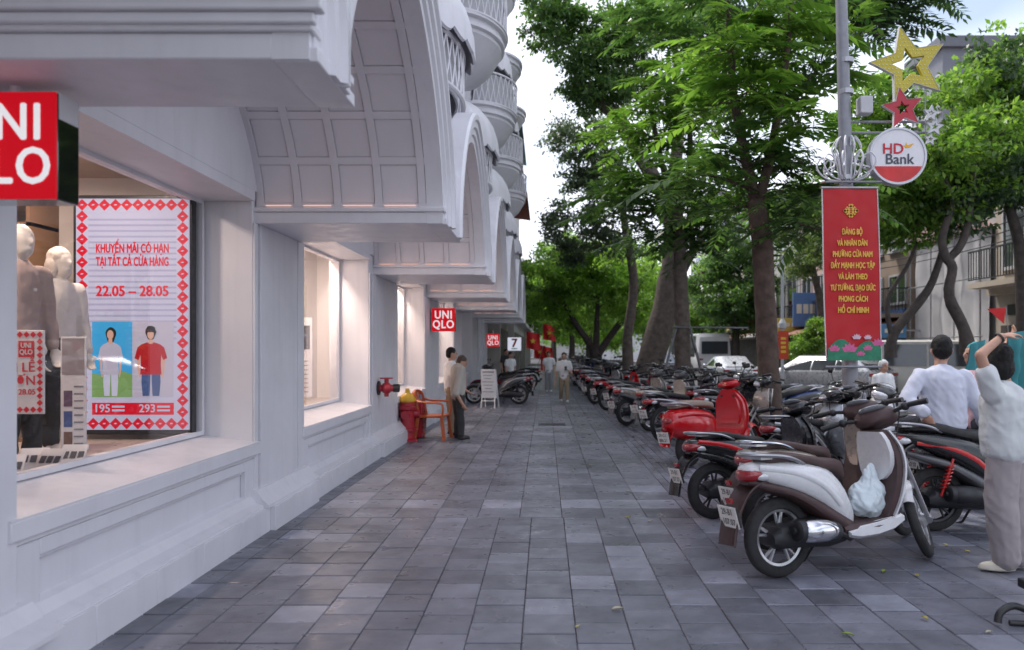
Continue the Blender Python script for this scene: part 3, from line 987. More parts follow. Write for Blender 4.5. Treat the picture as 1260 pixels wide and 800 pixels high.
    path = [(wb + fr_ * math.cos(R(a0 + (a1 - a0) * k / 14)), rf + fr_ * math.sin(R(a0 + (a1 - a0) * k / 14))) for k in range(15)]
    add('front_fender', strip(path[::-1], [p.get('ffw', .12) * (.75 + .25 * math.sin(math.pi * k / 14)) for k in range(15)], .008, .03 if not p.get('vespa') else .06), 'paint', True)
    hx, hz = p['bar']
    hc = [(x + hx, z + hz, w_, h_) for x, z, w_, h_ in p.get('barsec', [(-.075, -.005, .08, .05), (-.05, 0, .2, .10), (0, .01, .29, .135), (.07, 0, .29, .15), (.13, -.015, .2, .12), (.165, -.025, .08, .05)])]
    add('handlebar_cover', body(hc, 2.5), p.get('barslot', 'paint2'), True)
    lens = p.get('lens', 'wide')
    if lens == 'wide':
        add('headlight', body([(hx + .06, hz - .012, .24, .10), (hx + .12, hz - .022, .21, .105), (hx + .17, hz - .03, .12, .07), (hx + .185, hz - .035, .04, .03)], 2.4), 'lens', True)
    else:
        add('headlight', MB().lathe([(.001, .03), (.04, .026), (.062, .012), (.066, 0), (.066, -.05), (.03, -.08)], (hx + .13, 0, hz - .005), Matrix.Rotation(R(82), 3, 'Y'), 20), 'lens', True)
    if p.get('low_lens'):
        lx, lz = p['low_lens']
        for s_ in (-1, 1): add('front_light', MB().ell((lx, s_ * .085, lz), (.035, .06, .035), Matrix.Rotation(R(25 * s_), 3, 'Z')), 'lens')
    add('instrument', MB().ell((hx - .01, 0, hz + .062), (.07, .10, .022), Matrix.Rotation(R(18), 3, 'Y')), 'glassy', True)
    for s_ in (-1, 1):
        gp = MB(); lvv = MB()
        gp.tube([(hx + .0, s_ * .11, hz + .01), (hx - .02, s_ * .2, hz + .025), (hx - .035, s_ * .24, hz + .028)], .014, 8)
        gp.tube([(hx - .035, s_ * .24, hz + .028), (hx - .07, s_ * .365, hz + .02)], [.019, .019], 10)
        gp.ell((hx - .025, s_ * .215, hz + .025), (.03, .03, .03))
        lvv.tube(smooth_path([(hx + .0, s_ * .2, hz + .03), (hx + .04, s_ * .25, hz + .025), (hx + .0, s_ * .36, hz + .01)], 3), .007, 6)
        add('handlebar_grip', gp, 'black', True)
        add('brake_lever', lvv, 'dark', True)
    if p.get('mirror', True):
        for s_ in (-1, 1):
            mm = MB()
            q = [(hx + .0, s_ * .19, hz + .03), (hx + .01, s_ * .22, hz + .12), (hx - .01, s_ * .28, hz + .19)]
            mm.tube(q, .006, 6)
            mm.loft([ryz(hx + xo, hz + .205, w_, h_, 3.2, 14) for xo, w_, h_ in ((-.02, .085, .05), (-.012, .105, .066), (.004, .09, .055), (.016, .04, .025))], True)
            for i_ in range(len(mm.v) - 56, len(mm.v)): mm.v[i_] = (mm.v[i_][0], mm.v[i_][1] + s_ * .30, mm.v[i_][2])
            add('mirror', mm, 'black', True)
    for s_ in (-1, 1):
        add('cable', MB().tube(smooth_path([(hx + .03, s_ * .16, hz + .02), (hx + .11, s_ * .15, hz + .0), (hx + .10, s_ * .09, hz - .14), (hx + .07, s_ * .05, hz - .24)], 4), .0045, 5), 'black', True)
    sd = MB()
    sd.tube([(.42, .1, .2), (.40, .22, .03), (.36, .25, .008)], .011, 6)
    sd.tube([(.42, .1, .2), (.42, -.06, .2)], .014, 6)
    add('side_stand', sd, 'dark')
    return out, Vector((ax0.x, 0, ax0.z)), Vector((wb - .0, 0, rf)) - ax0

SH_A = [(.24, .84, .115, .02), (.34, .87, .165, .05), (.5, .92, .20, .08), (.68, .955, .205, .12), (.82, .945, .18, .12), (.93, .91, .115, .07)]
PA = dict(wheel=(.262, .085, .195, 'cast', 1.25), tail=[(-.27, .715, .05, .03), (-.24, .712, .15, .07), (-.15, .70, .215, .13), (0, .675, .27, .19), (.15, .64, .30, .235), (.29, .59, .305, .29), (.40, .52, .295, .33), (.49, .44, .26, .30), (.56, .37, .2, .2)],
    lower=[(-.25, .645, .10, .05), (-.12, .605, .2, .075), (.05, .56, .25, .085), (.2, .485, .275, .11), (.36, .39, .285, .14), (.48, .32, .29, .13), (.58, .28, .27, .09)],
    stripe=[(-.2, .105, .735), (.0, .135, .705), (.15, .152, .66), (.3, .156, .58), (.42, .15, .46)],
    seat=[(-.13, .765, .10, .03), (-.1, .77, .18, .05), (.05, .785, .23, .065), (.2, .765, .24, .065), (.32, .73, .22, .085), (.44, .715, .18, .09), (.52, .685, .13, .11), (.555, .65, .07, .08)],
    rail=(-.20, .79), light=(-.25, .68), fender=[(.08, .575), (-.1, .60), (-.22, .56), (-.295, .46), (-.335, .36), (-.36, .235)], plate=(-.345, .425), num=('29-B1', '107.07'), exr=.072, fw=.165,
    shield_lv=SH_A, neck=(.95, 0, .90), bar=(.90, 1.01), ex=(.02, .37), exz=.31, mirror=False)
PB = dict(PA, tail=[(-.33, .745, .05, .03), (-.29, .742, .15, .07), (-.17, .73, .23, .13), (0, .70, .28, .19), (.16, .655, .31, .25), (.3, .59, .315, .31), (.42, .51, .30, .35), (.52, .42, .24, .3), (.58, .36, .16, .2)],
    seat=[(-.16, .80, .1, .03), (-.1, .81, .2, .07), (.06, .82, .25, .09), (.2, .79, .26, .09), (.32, .76, .23, .10), (.46, .745, .18, .11), (.56, .70, .1, .12)],
    rail=(-.25, .83), light=(-.31, .71), fender=[(.05, .58), (-.12, .61), (-.25, .58), (-.34, .49), (-.39, .40), (-.42, .30)], plate=(-.40, .45), low_lens=(1.03, .80), num=('29-H1', '552.18'),
    shield_lv=[(.24, .84, .12, .02), (.34, .87, .17, .05), (.5, .93, .21, .09), (.68, .98, .22, .15), (.82, .97, .2, .15), (.94, .92, .12, .08)], exr=.068, twin=True)
PV = dict(wheel=(.232, .10, .14, 'disc', 1.28), vespa=True, tp=2.3, tail=[(-.40, .58, .06, .06), (-.375, .58, .18, .2), (-.30, .575, .31, .33), (-.17, .56, .40, .40), (0, .545, .435, .43), (.18, .53, .42, .42), (.32, .51, .36, .4), (.42, .49, .27, .36), (.48, .47, .15, .26)],
    stripe=[(-.32, .16, .66), (-.1, .205, .68), (.15, .208, .66), (.3, .185, .62)],
    seat=[(-.28, .77, .12, .03), (-.24, .785, .2, .07), (-.05, .805, .27, .09), (.15, .80, .27, .09), (.3, .79, .24, .09), (.42, .77, .19, .09), (.48, .75, .1, .06)],
    rail=(-.34, .80), railw=.14, light=(-.38, .60), fender=[(-.1, .50), (-.25, .50), (-.34, .42), (-.38, .33), (-.40, .28)], fw=.17, plate=(-.42, .40), num=('29-C1', '886.21'),
    shield_lv=[(.24, .80, .14, .02), (.32, .85, .2, .03), (.45, .91, .25, .045), (.62, .93, .265, .06), (.78, .92, .25, .065), (.88, .905, .19, .06), (.96, .89, .10, .05)],
    neck=(.93, 0, .92), bar=(.88, 1.03), barslot='paint', lens='round', barsec=[(-.08, 0, .1, .05), (-.05, 0, .26, .08), (0, 0, .34, .10), (.05, 0, .28, .13), (.1, 0, .17, .14), (.13, 0, .13, .11)],
    ffa=(5, 165), ffw=.2, ex=(-.12, .22), exz=.25, glove=[(.5, .9), (.56, 1), (.7, 1.02), (.82, 1), (.86, .9)])
PU = dict(wheel=(.292, .062, .228, 'wire', 1.23), under=True, tail=[(-.36, .70, .05, .03), (-.32, .70, .12, .07), (-.2, .69, .17, .11), (0, .665, .2, .14), (.2, .64, .21, .17), (.38, .60, .2, .2), (.52, .57, .15, .18), (.66, .56, .10, .12), (.8, .60, .09, .10), (.92, .72, .1, .1)],
    seat=[(-.3, .755, .12, .03), (-.26, .765, .19, .06), (-.05, .775, .235, .08), (.15, .76, .235, .085), (.32, .735, .21, .085), (.46, .72, .17, .08), (.54, .70, .1, .05)],
    rail=(-.34, .775), light=(-.36, .665), fender=[(.1, .60), (-.1, .62), (-.24, .58), (-.33, .49), (-.38, .40), (-.40, .33)], fw=.11, plate=(-.395, .48), num=('29-S6', '314.55'),
    shield_lv=[(.36, .80, .19, .02), (.46, .86, .205, .05), (.58, .92, .20, .09), (.7, .95, .18, .11), (.82, .95, .14, .10), (.92, .93, .09, .06)],
    neck=(.96, 0, .92), bar=(.93, 1.0), ex=(-.28, .36), exz=.29, exr=.045, shield='chrome', ffa=(25, 160), ffw=.10, stripe=[(-.3, .065, .70), (-.1, .09, .69), (.15, .105, .65), (.38, .1, .6)])
PS = dict(PB, tail=[(-.42, .80, .05, .025), (-.37, .795, .14, .06), (-.22, .77, .22, .12), (-.03, .73, .28, .18), (.16, .67, .31, .25), (.32, .60, .315, .31), (.44, .52, .3, .34), (.54, .44, .22, .28)],
    seat=[(-.26, .84, .1, .03), (-.2, .85, .19, .06), (0, .85, .25, .09), (.16, .81, .26, .09), (.3, .785, .24, .1), (.45, .77, .18, .11), (.55, .73, .1, .1)],
    rail=(-.34, .87), light=(-.40, .755), fender=[(-.14, .70), (-.24, .66), (-.32, .58), (-.38, .50), (-.42, .40)], plate=(-.40, .53), num=('29-E2', '660.93'), shield='dark')
BK = {k: make_bike(v) for k, v in dict(A=PA, B=PB, V=PV, U=PU, S=PS).items()}

def paint(name, col, rough=.28, metal=0., coat=.7): return pm(name, col, rough, metal, var=.07, scale=6, coat=coat, rvar=.08)
C = dict(white=paint('white_scooter_paint', (.70, .70, .72)), brown=pm('brown_plastic', (.065, .036, .036), .48, var=.14, scale=8, rvar=.12), black=paint('black_bike_paint', (.014, .014, .016), .25),
    red=paint('red_bike_paint', (.55, .008, .014), .18), champ=paint('champagne_paint', (.42, .36, .31), .3, .3), darkred=paint('dark_red_paint', (.19, .012, .022), .25), silver=paint('silver_bike_paint', (.45, .46, .48), .3, .6),
    grey=paint('grey_bike_paint', (.10, .10, .11), .35), blue=paint('blue_bike_paint', (.025, .05, .16), .25), purple=paint('plum_bike_paint', (.10, .05, .08), .3, .2), cream=paint('cream_bike_paint', (.55, .47, .40), .3),
    tan=pm('tan_seat', (.30, .23, .19), .6, var=.1, bump=.2), bseat=pm('black_seat', (.022, .021, .022), .55, var=.15, scale=9, bump=.25, bscale=120), brseat=pm('brown_seat', (.075, .042, .04), .55, var=.15, bump=.2, bscale=120))
C['redspring'] = paint('red_spring', (.6, .02, .02))
C['glassy'] = pm('dash_glass', (.35, .37, .40), .08, .4, coat=1, rvar=.03)
def scheme(p1, p2='black', seat='bseat', **k):
    d = dict(paint=C[p1], paint2=C[p2], seat=C[seat], rubber=M['rubber'], rim=M['alu'], railc=M['steel'], redl=M['red_lens'], lens=M['clear_lens'], plate=M['plate'], ink=M['ink'], black=M['black'],
        dark=M['darkmetal'], chrome=M['chrome'], fend=C[p2], trim=M['steel'], spring=M['darkmetal'], glassy=C['glassy'], forkc=M['steel'], glove=C[p1])
    for a, b in k.items(): d[a] = C.get(b) or M.get(b)
    return d
def bike(kind, sch, x, y, head, lean, steer, label, group='motorbikes and scooters parked along the pavement', cat='motorbike', name=None, sc=1.0):
    parts, neck, axis = BK[kind]
    t = thing(name or ('underbone_motorbike' if kind == 'U' else 'scooter'), label, cat, (x, y, 0), 0, group)
    t.rotation_mode = 'XYZ'
    t.matrix_local = MT(x, y, 0) @ Matrix.Rotation(R(head), 4, 'Z') @ Matrix.Rotation(R(lean), 4, 'X') @ Matrix.Diagonal((1, 1, sc, 1))
    S = MT(*neck) @ Matrix.Rotation(R(-steer), 4, axis.normalized()) @ MT(*(-neck))
    for nm, me, slot, st, subs in parts:
        o = link(nm, me, sch[slot], t)
        if st: o.matrix_local = S
        for n2, m2, s2 in subs:
            link(n2, m2, sch[s2], o)
    return t
s_wb = scheme('white', 'brown', 'brseat', spring='darkmetal', trim='white')
bike('A', s_wb, 1.54, 4.92, 22, -4, 40, 'white and brown scooter with chrome exhaust shield, nearest in the row', cat='scooter')
bike('A', scheme('champ', 'brown', 'brseat', railc='chrome', trim='champ'), 1.70, 5.58, 21, -4, 25, 'champagne scooter tucked right behind the white and brown one', cat='scooter')
bike('A', scheme('black', 'black', trim='red', rim='darkmetal', fend='black'), 1.50, 6.62, 20, -4, 20, 'black scooter with silver grab rail between champagne scooter and red retro one', cat='scooter', sc=.94)
bike('S', scheme('black', 'grey', spring='redspring', trim='redspring', rim='darkmetal'), 3.22, 6.18, 6, -3, 5, 'black scooter with red shock spring that the man sits on', cat='scooter')
bike('V', scheme('red', 'red', 'tan', rim='chrome', glove='red', trim='red'), 1.84, 9.55, 38, -4, 14, 'bright red retro scooter with tan seat and rounded rear cowl', cat='scooter')
row = [('U', scheme('purple', 'black'), 1.92, 12.0, 'plum underbone motorbike with red tail light, next past the red retro scooter'),
    ('A', scheme('cream', 'grey', 'bseat'), 1.92, 13.7, 'beige scooter with white plate, second past the red retro scooter'),
    ('A', scheme('champ', 'grey'), 1.60, 14.7, 'dusty beige scooter with wide tail, third past the red retro scooter'),
    ('U', scheme('darkred', 'black'), 1.70, 16.5, 'dark red underbone with a black seat beside the beige scooters'),
    ('U', scheme('red', 'black', trim='red'), 1.52, 18.3, 'red and black underbone with red exhaust guard in mid row'),
    ('A', scheme('silver', 'black'), 1.36, 20.5, 'silver white scooter standing out beyond the red underbone'),
    ('B', scheme('black', 'black'), 1.42, 22.1, 'black scooter just past the silver white one')]
for k, (kd, sc_, x, y, lb) in enumerate(row):
    bike(kd, sc_, x, y, 36 + rg.uniform(-5, 5), -4, rg.uniform(0, 25), lb, cat='motorbike' if kd == 'U' else 'scooter')
# dark front ends and second row behind, nearer the kerb
kinds = 'ABUSUA'
names = ['black', 'grey', 'silver', 'blue', 'darkred', 'champ', 'white', 'black']
ORD = 'first second third fourth fifth sixth seventh eighth ninth tenth eleventh twelfth thirteenth fourteenth fifteenth sixteenth seventeenth eighteenth nineteenth twentieth'.split() + ['twenty-' + w for w in 'first second third fourth fifth sixth seventh eighth ninth'.split()] + ['thirtieth'] + ['thirty-' + w for w in 'first second third fourth fifth sixth seventh'.split()]
y = 23.4; k = 0
while y < 62:
    c_ = rg.choice(names)
    kd = rg.choice('AUBUS')
    cn_ = dict(darkred='dark red', champ='champagne').get(c_, c_)
    far_l = '%s %s, %s past the black one beside the silver white scooter' % (cn_, 'underbone motorbike' if kd == 'U' else 'scooter', ORD[k])
    bike(kd, scheme(c_, 'black'), 1.40 + rg.uniform(-.12, .2), y, 38 + rg.uniform(-8, 8), -4, rg.uniform(0, 30), far_l, 'motorbikes at the far end of the pavement row')
    y += rg.uniform(.75, 1.15) * (1 + (y - 23) * .02); k += 1
second = [(2.5, 7.75, 24, 'A', 'black', 'black scooter whose dark front shows behind the champagne seat'), (3.95, 8.3, 196, 'A', 'silver', 'silver scooter facing the pavement with chrome headlight, by the banner pole'),
    (4.75, 9.2, 205, 'B', 'white', 'white scooter facing the pavement near the lamp pole'),
    (4.9, 10.6, 200, 'U', 'silver', 'silver underbone facing the pavement beyond the pole'),
    (2.6, 11.3, 38, 'S', 'black', 'black sporty scooter left of the nearer tree trunk'), (4.2, 11.5, 190, 'A', 'champ', 'champagne scooter facing the pavement right of the nearer tree'),
    (4.6, 13.2, 200, 'B', 'blue', 'dark blue scooter in the second row behind the nearer tree'), (3.0, 14.2, 36, 'U', 'darkred', 'dark red motorbike with round headlight between the two tree trunks'),
    (4.7, 14.8, 195, 'U', 'black', 'black underbone in the second row near the kerb, behind the trunk'), (2.8, 15.8, 38, 'B', 'grey', 'grey scooter in front of the staked tree'),
    (4.5, 16.6, 195, 'A', 'white', 'white scooter in the second row right of the staked tree'), (2.75, 17.6, 40, 'S', 'black', 'black sporty scooter at the foot of the staked tree'),
    (2.7, 20.6, 38, 'U', 'grey', 'grey underbone between staked tree and the thick leaning trunk'), (2.6, 22.0, 36, 'B', 'black', 'black scooter at the foot of the thick leaning trunk')]
for x, y, h, kd, c_, lb in second:
    bike(kd, scheme(c_, 'black', **(dict(lens='chrome') if 'chrome' in lb else {})), x, y, h, -4, rg.uniform(-20, 30), lb, 'motorbikes in the second row by the kerb', cat='motorbike' if kd == 'U' else 'scooter')
for x, y, h, kd, c_, lb in ((3.9, 7.25, 12, 'A', 'white', 'white scooter behind the seated man'), (4.3, 8.0, 14, 'U', 'silver', 'silver underbone motorbike behind the person in pink'), (4.9, 6.9, 30, 'B', 'black', 'black scooter at the right edge behind the woman in grey')):
    bike(kd, scheme(c_, 'black'), x, y, h, -4, 10, lb, 'motorbikes in the second row by the kerb', cat='motorbike' if kd == 'U' else 'scooter')
for x, y, h, kd, c_, lb in ((-.72, 20.4, 172, 'A', 'grey', 'dark grey scooter parked nose to the shop wall behind the board'), (-.75, 21.6, 168, 'U', 'darkred', 'dark red motorbike parked nose to wall behind the dark grey scooter'), (-.8, 23.0, 170, 'B', 'black', 'black scooter third along the shop wall'), (-.55, 28.5, 150, 'U', 'black', 'black motorbike at the far end of the shop wall')):
    bike(kd, scheme(c_, 'black'), x, y, h, 4, 10, lb, 'motorbikes along the shop wall', cat='motorbike' if kd == 'U' else 'scooter')
# ------------------------------------------------------------ people
def remeshed(name, mb, voxel, sm=6, wr=0., ws=9., seed=0):
    me = mesh(name + '_raw', mb)
    o = bpy.data.objects.new('raw', me)
    m = o.modifiers.new('r', 'REMESH'); m.mode = 'VOXEL'; m.voxel_size = voxel
    s = o.modifiers.new('s', 'SMOOTH'); s.factor = .5; s.iterations = sm
    dg = tmp_link(o)
    r = bpy.data.meshes.new_from_object(o.evaluated_get(dg))
    bpy.data.objects.remove(o); bpy.data.meshes.remove(me)
    r.name = name
    if wr:
        n = len(r.vertices); no = [v.normal.copy() for v in r.vertices]
        for i, v in enumerate(r.vertices):
            p = v.co
            q = Vector((p.x * ws, p.y * ws, p.z * ws * .55 + seed))
            q2 = Vector((p.x * ws * 1.6 + p.z * ws * .9, p.y * ws * 1.6 - p.z * ws * .7, p.z * ws * .8 + seed))
            f = mnoise.noise(q) * .7 + (.45 - 1.6 * abs(mnoise.noise(q * 1.5 + Vector((3, 1, seed))))) * .7 + (.4 - 1.8 * abs(mnoise.noise(q2 * 1.3))) * .55
            v.co = p + no[i] * f * wr
    r.polygons.foreach_set('use_smooth', [True] * len(r.polygons))
    r.update()
    return r
def cap(mb, a, ra, b, rb, n=12):
    a = Vector(a); b = Vector(b)
    mb.tube([a, b], [ra, rb], n); mb.ell(a, ra, None, n, 8); mb.ell(b, rb, None, n, 8)
def chain(mb, pts, rads):
    for i in range(len(pts) - 1): cap(mb, pts[i], rads[i], pts[i + 1], rads[i + 1])
def frame(f):
    f = Vector(f).normalized(); z = Vector((0, 0, 1)); y = z.cross(f).normalized(); z = f.cross(y)
    return Matrix((f, y, z)).transposed()
def hand(mb, wrist, d, palm_n, L=.17, curl=.35):
    """palm and five unequal bent fingers; d points along the hand"""
    w = Vector(wrist); d = Vector(d).normalized(); n = Vector(palm_n); n = (n - d * n.dot(d)).normalized(); s = d.cross(n)
    Mx = Matrix((d, s, n)).transposed()
    mb.ell(w + d * L * .28, (L * .30, L * .235, L * .10), Mx)
    for k, (o, ln) in enumerate(((-.17, .36), (-.06, .43), (.055, .41), (.16, .32))):
        b = w + d * L * .5 + s * L * o
        m_ = b + (d * math.cos(curl) + n * math.sin(curl)) * L * ln * .5
        e = m_ + (d * math.cos(curl * 2.2) + n * math.sin(curl * 2.2)) * L * ln * .5
        chain(mb, [b, m_, e], [L * .055, L * .05, L * .042])
    b = w + d * L * .14 - s * L * .2
    m_ = b + (d * .6 - s * .7 + n * .25).normalized() * L * .2; e = m_ + (d * .95 - s * .15 + n * .3).normalized() * L * .18
    chain(mb, [b, m_, e], [L * .065, L * .055, L * .046])
SKIN = pm('skin', (.48, .27, .19), .5, var=.08, scale=9, rvar=.05)
HAIR = pm('black_hair', (.010, .009, .009), .6, spec=.25, var=.3, scale=40, bump=.5, bscale=160)
def person(label, loc, fwd, j, h, shirt, trousers, shoes, hairm=HAIR, voxel=.014, sleeve=.55, trw=1.0, skin=SKIN, cat='person', name='person', group=None, hair='short', face=None, headm=None, tuck=False, seed=0, shirtw=1.0, collar=False):
    """j: joints relative to loc (x right, y away, z up)"""
    t = thing(name, label, cat, loc, 0, group)
    f = Vector(fwd).normalized(); lf = Vector((-f.y, f.x, 0))
    k = h / 1.6
    def dflt(nm, v): return Vector(j[nm]) if nm in j else v
    pel = dflt('pelvis', Vector((0, 0, .84 * k)))
    chest = dflt('chest', pel + Vector((0, 0, .34 * k)))
    neck = dflt('neck', chest + Vector((0, 0, .17 * k)))
    head = dflt('head', neck + Vector((0, 0, .15 * k)) + f * .02)
    J = {}
    for s, sg in (('L', 1), ('R', -1)):
        J[s + 'sh'] = dflt(s + 'sh', chest + lf * sg * .165 * k + Vector((0, 0, .10 * k)))
        J[s + 'el'] = dflt(s + 'el', J[s + 'sh'] + lf * sg * .05 * k + Vector((0, 0, -.27 * k)))
        J[s + 'wr'] = dflt(s + 'wr', J[s + 'el'] + f * .06 + Vector((0, 0, -.23 * k)))
        J[s + 'hip'] = dflt(s + 'hip', pel + lf * sg * .085 * k)
        J[s + 'kn'] = dflt(s + 'kn', J[s + 'hip'] + Vector((0, 0, -.38 * k)) + f * .02)
        J[s + 'an'] = dflt(s + 'an', Vector((J[s + 'kn'].x, J[s + 'kn'].y, .075 * k)))
    hf = Vector(face).normalized() if face else f
    HM = frame(hf)
    b = MB()
    b.ell(head, (.095 * k, .077 * k, .115 * k), HM)
    b.ell(head + HM @ Vector((.028, 0, -.055)) * k, (.062 * k, .058 * k, .065 * k), HM)
    b.ell(head + HM @ Vector((.095, 0, -.012)) * k, (.02 * k, .014 * k, .026 * k), HM)
    b.ell(head + HM @ Vector((.083, 0, -.058)) * k, (.014 * k, .026 * k, .01 * k), HM)
    for sg in (1, -1):
        b.ell(head + HM @ Vector((-.01, sg * .078, -.012)) * k, (.018 * k, .010 * k, .032 * k), HM)
    chain(b, [chest + Vector((0, 0, .1 * k)), neck, head + Vector((0, 0, -.06 * k))], [.06 * k, .05 * k, .05 * k])
    b.ell(chest, (.10 * k, .14 * k, .17 * k), frame(f)); b.ell((chest + pel) / 2, (.095 * k, .125 * k, .2 * k), frame(f)); b.ell(pel, (.10 * k, .14 * k, .11 * k), frame(f))
    for s in 'LR':
        chain(b, [J[s + 'sh'], J[s + 'el'], J[s + 'wr']], [.046 * k, .037 * k, .026 * k])
        d = (J[s + 'wr'] - J[s + 'el']).normalized()
        if s + 'hd' in j: d = Vector(j[s + 'hd']).normalized()
        pn = Vector(j.get(s + 'pn', f * .8 - lf * (1 if s == 'L' else -1) * .6))
        hand(b, J[s + 'wr'] + d * .01, d, pn, .165 * k)
        chain(b, [J[s + 'hip'], J[s + 'kn'], J[s + 'an']], [.075 * k, .05 * k, .034 * k])
    link('body', remeshed('body', b, min(voxel, .011), 2), skin, t)
    c = MB()
    F = frame(f)
    sw = shirtw
    c.ell(chest + Vector((0, 0, .02)), (.122 * k * sw, .165 * k * sw, .19 * k), F); c.ell((chest * .45 + pel * .55), (.118 * k * sw, .152 * k * sw, .22 * k), F)
    hem = pel + Vector((0, 0, (0 if tuck else -.035) * k))
    for q_ in (.1, .2, .3, .4, .5, .6, .7, .8, .9): c.ell(chest.lerp(hem, q_), (.122 * k * sw, .16 * k * sw, .14 * k), F)
    c.ell(hem, (.12 * k * sw, .158 * k * sw, .06 * k), F)
    for s in 'LR':
        a, e, w = J[s + 'sh'], J[s + 'el'], J[s + 'wr']
        cap(c, chest + Vector((0, 0, .09 * k)), .07 * k, a, .066 * k)
        if sleeve <= 1: cap(c, a, .074 * k, a.lerp(e, sleeve), .072 * k)
        else: chain(c, [a, e, e.lerp(w, sleeve - 1)], [.072 * k, .062 * k, .05 * k])
    cap(c, chest + Vector((0, 0, .12 * k)), .08 * k, neck + Vector((0, 0, -.035 * k)), .062 * k)
    link('shirt', remeshed('shirt', c, voxel, 7, .0125 * k, 7., seed), shirt, t)
    if collar:
        Cm = frame(f); pts = [neck + Vector((0, 0, -.03 * k)) + Cm @ Vector((.066 * math.cos(a), .066 * math.sin(a), -.02 * math.cos(a))) * k for a in [2 * math.pi * u / 20 for u in range(21)]]
        link('collar', mesh('collar', MB().tube(pts, .016 * k, 6, squash=(1.5, .6)), 60), shirt, t)
    q = MB()
    q.ell(pel + Vector((0, 0, .0)), (.115 * k, .15 * k, .13 * k), F)
    for s in 'LR':
        hp, kn, an = J[s + 'hip'], J[s + 'kn'], J[s + 'an']
        chain(q, [hp, kn, an + (kn - an).normalized() * .02], [.092 * k * (1 + (trw - 1) * .4), .07 * k * trw, .062 * k * trw])
    link('trousers', remeshed('trousers', q, voxel, 3, .012 * k, 7., seed + 5), trousers, t)
    for s, sg in (('L', 1), ('R', -1)):
        an = J[s + 'an']; sf = Vector(j.get(s + 'ft', f)).normalized(); SM = frame(sf)
        z0 = an.z - .075 * k
        m = MB()
        m.ell((an.x + sf.x * .055 * k, an.y + sf.y * .055 * k, z0 + .032), (.125 * k, .046 * k, .034), SM); m.ell((an.x, an.y, z0 + .055), (.055 * k, .043 * k, .05), SM)
        m.ell((an.x + sf.x * .06 * k, an.y + sf.y * .06 * k, z0 + .014), (.13 * k, .05 * k, .014), SM)
        link('shoe', remeshed('shoe', m, .009, 2), shoes, t)
    hr = MB()
    if hair != 'none':
        hr.ell(head + HM @ Vector((-.014, 0, .030)) * k, (.098 * k, .084 * k, .096 * k), HM)
        hr.ell(head + HM @ Vector((-.045, 0, -.005)) * k, (.068 * k, .080 * k, .085 * k), HM)
        if hair == 'bob':
            for sg in (1, -1): hr.ell(head + HM @ Vector((-.02, sg * .065, -.045)) * k, (.06 * k, .035 * k, .085 * k), HM)
            hr.ell(head + HM @ Vector((-.06, 0, -.06)) * k, (.06 * k, .085 * k, .095 * k), HM)
        link('hair', remeshed('hair', hr, .010, 2, .006, 26.), headm or hairm, t)
        ey = MB()
        for sg in (1, -1): ey.ell(head + HM @ Vector((.083, sg * .032, .012)) * k, (.010 * k, .014 * k, .007 * k), HM)
        for sg, nm in (((1, 'eye'), (-1, 'eye')) if name != 'mannequin' else ()):
            link(nm, mesh('eye', MB().ell(head + HM @ Vector((.086, sg * .032, .012)) * k, (.008 * k, .014 * k, .007 * k), HM), 60), M['ink'], t)
    return t
def cloth(name, col, var=.06): return pm(name, col, .85, var=var, scale=7, bump=.3, bscale=220, rvar=0, spec=.2)
CL = dict(blue=cloth('pale_blue_shirt', (.62, .64, .74)), navy=cloth('dark_trousers', (.035, .036, .05)), mint=cloth('pale_grey_shirt', (.60, .62, .63), .1), stone=cloth('stone_trousers', (.36, .32, .33)), pink=cloth('pink_shirt', (.56, .36, .41)),
    beige=cloth('khaki_shirt', (.42, .39, .35)), char=cloth('charcoal_trousers', (.05, .05, .052)), wht=cloth('white_cloth', (.74, .74, .75)), khaki=cloth('khaki_trousers', (.33, .25, .18)), teal=cloth('teal_cloth', (.06, .24, .26)), grey=cloth('grey_cloth', (.3, .3, .32)))
SHO = dict(cream=pm('cream_shoe', (.60, .55, .46), .5), black=pm('black_shoe', (.02, .02, .022), .4), white=pm('white_shoe', (.7, .7, .7), .5))

# woman at the right edge with an arm over her head
W = Vector((3.03, 5.05, 0))
def rel(px, py, Y, o): return P(px, py, Y) - o
person('woman in pale grey top and wide stone trousers with arm raised over head', W, (-.75, .65, 0), dict(
    pelvis=(.08, .0, .84), chest=(.075, .02, 1.10), neck=(.10, .05, 1.275), head=(.055, .06, 1.435),
    Lsh=rel(1221, 484, 4.95, W), Lel=rel(1206, 437, 4.93, W), Lwr=rel(1233, 414, 4.98, W), Lhd=(.9, .1, .15), Lpn=(.2, .3, -1), Rsh=(.20, .16, 1.20), Rel=(.30, .25, 1.36), Rwr=(.20, .2, 1.53), Rhd=(.3, -.1, .5),
    Lhip=(.04, -.04, .82), Rhip=(.14, .06, .82), Lkn=(.03, -.03, .46), Lan=(.07, -.02, .078), Rkn=(.17, .06, .46), Ran=(.20, .06, .078), Lft=(-1, .25, 0), Rft=(-1, .3, 0)),
    1.52, CL['mint'], CL['stone'], SHO['cream'], hair='bob', sleeve=.5, trw=1.5, voxel=.011, face=(-.35, .95, .1), shirtw=1.3, seed=2)
wm = [o for o in bpy.data.objects if o.get('label', '').startswith('woman in pale grey')][0]
br = rel(1230, 416, 4.975, W)
link('bracelet', mesh('bracelet', MB().lathe([(.030, -.006), (.036, -.006), (.036, .006), (.030, .006), (.030, -.006)], br, Matrix.Rotation(R(60), 3, 'Y'), 16, cap=False), 60), M['black'], wm)
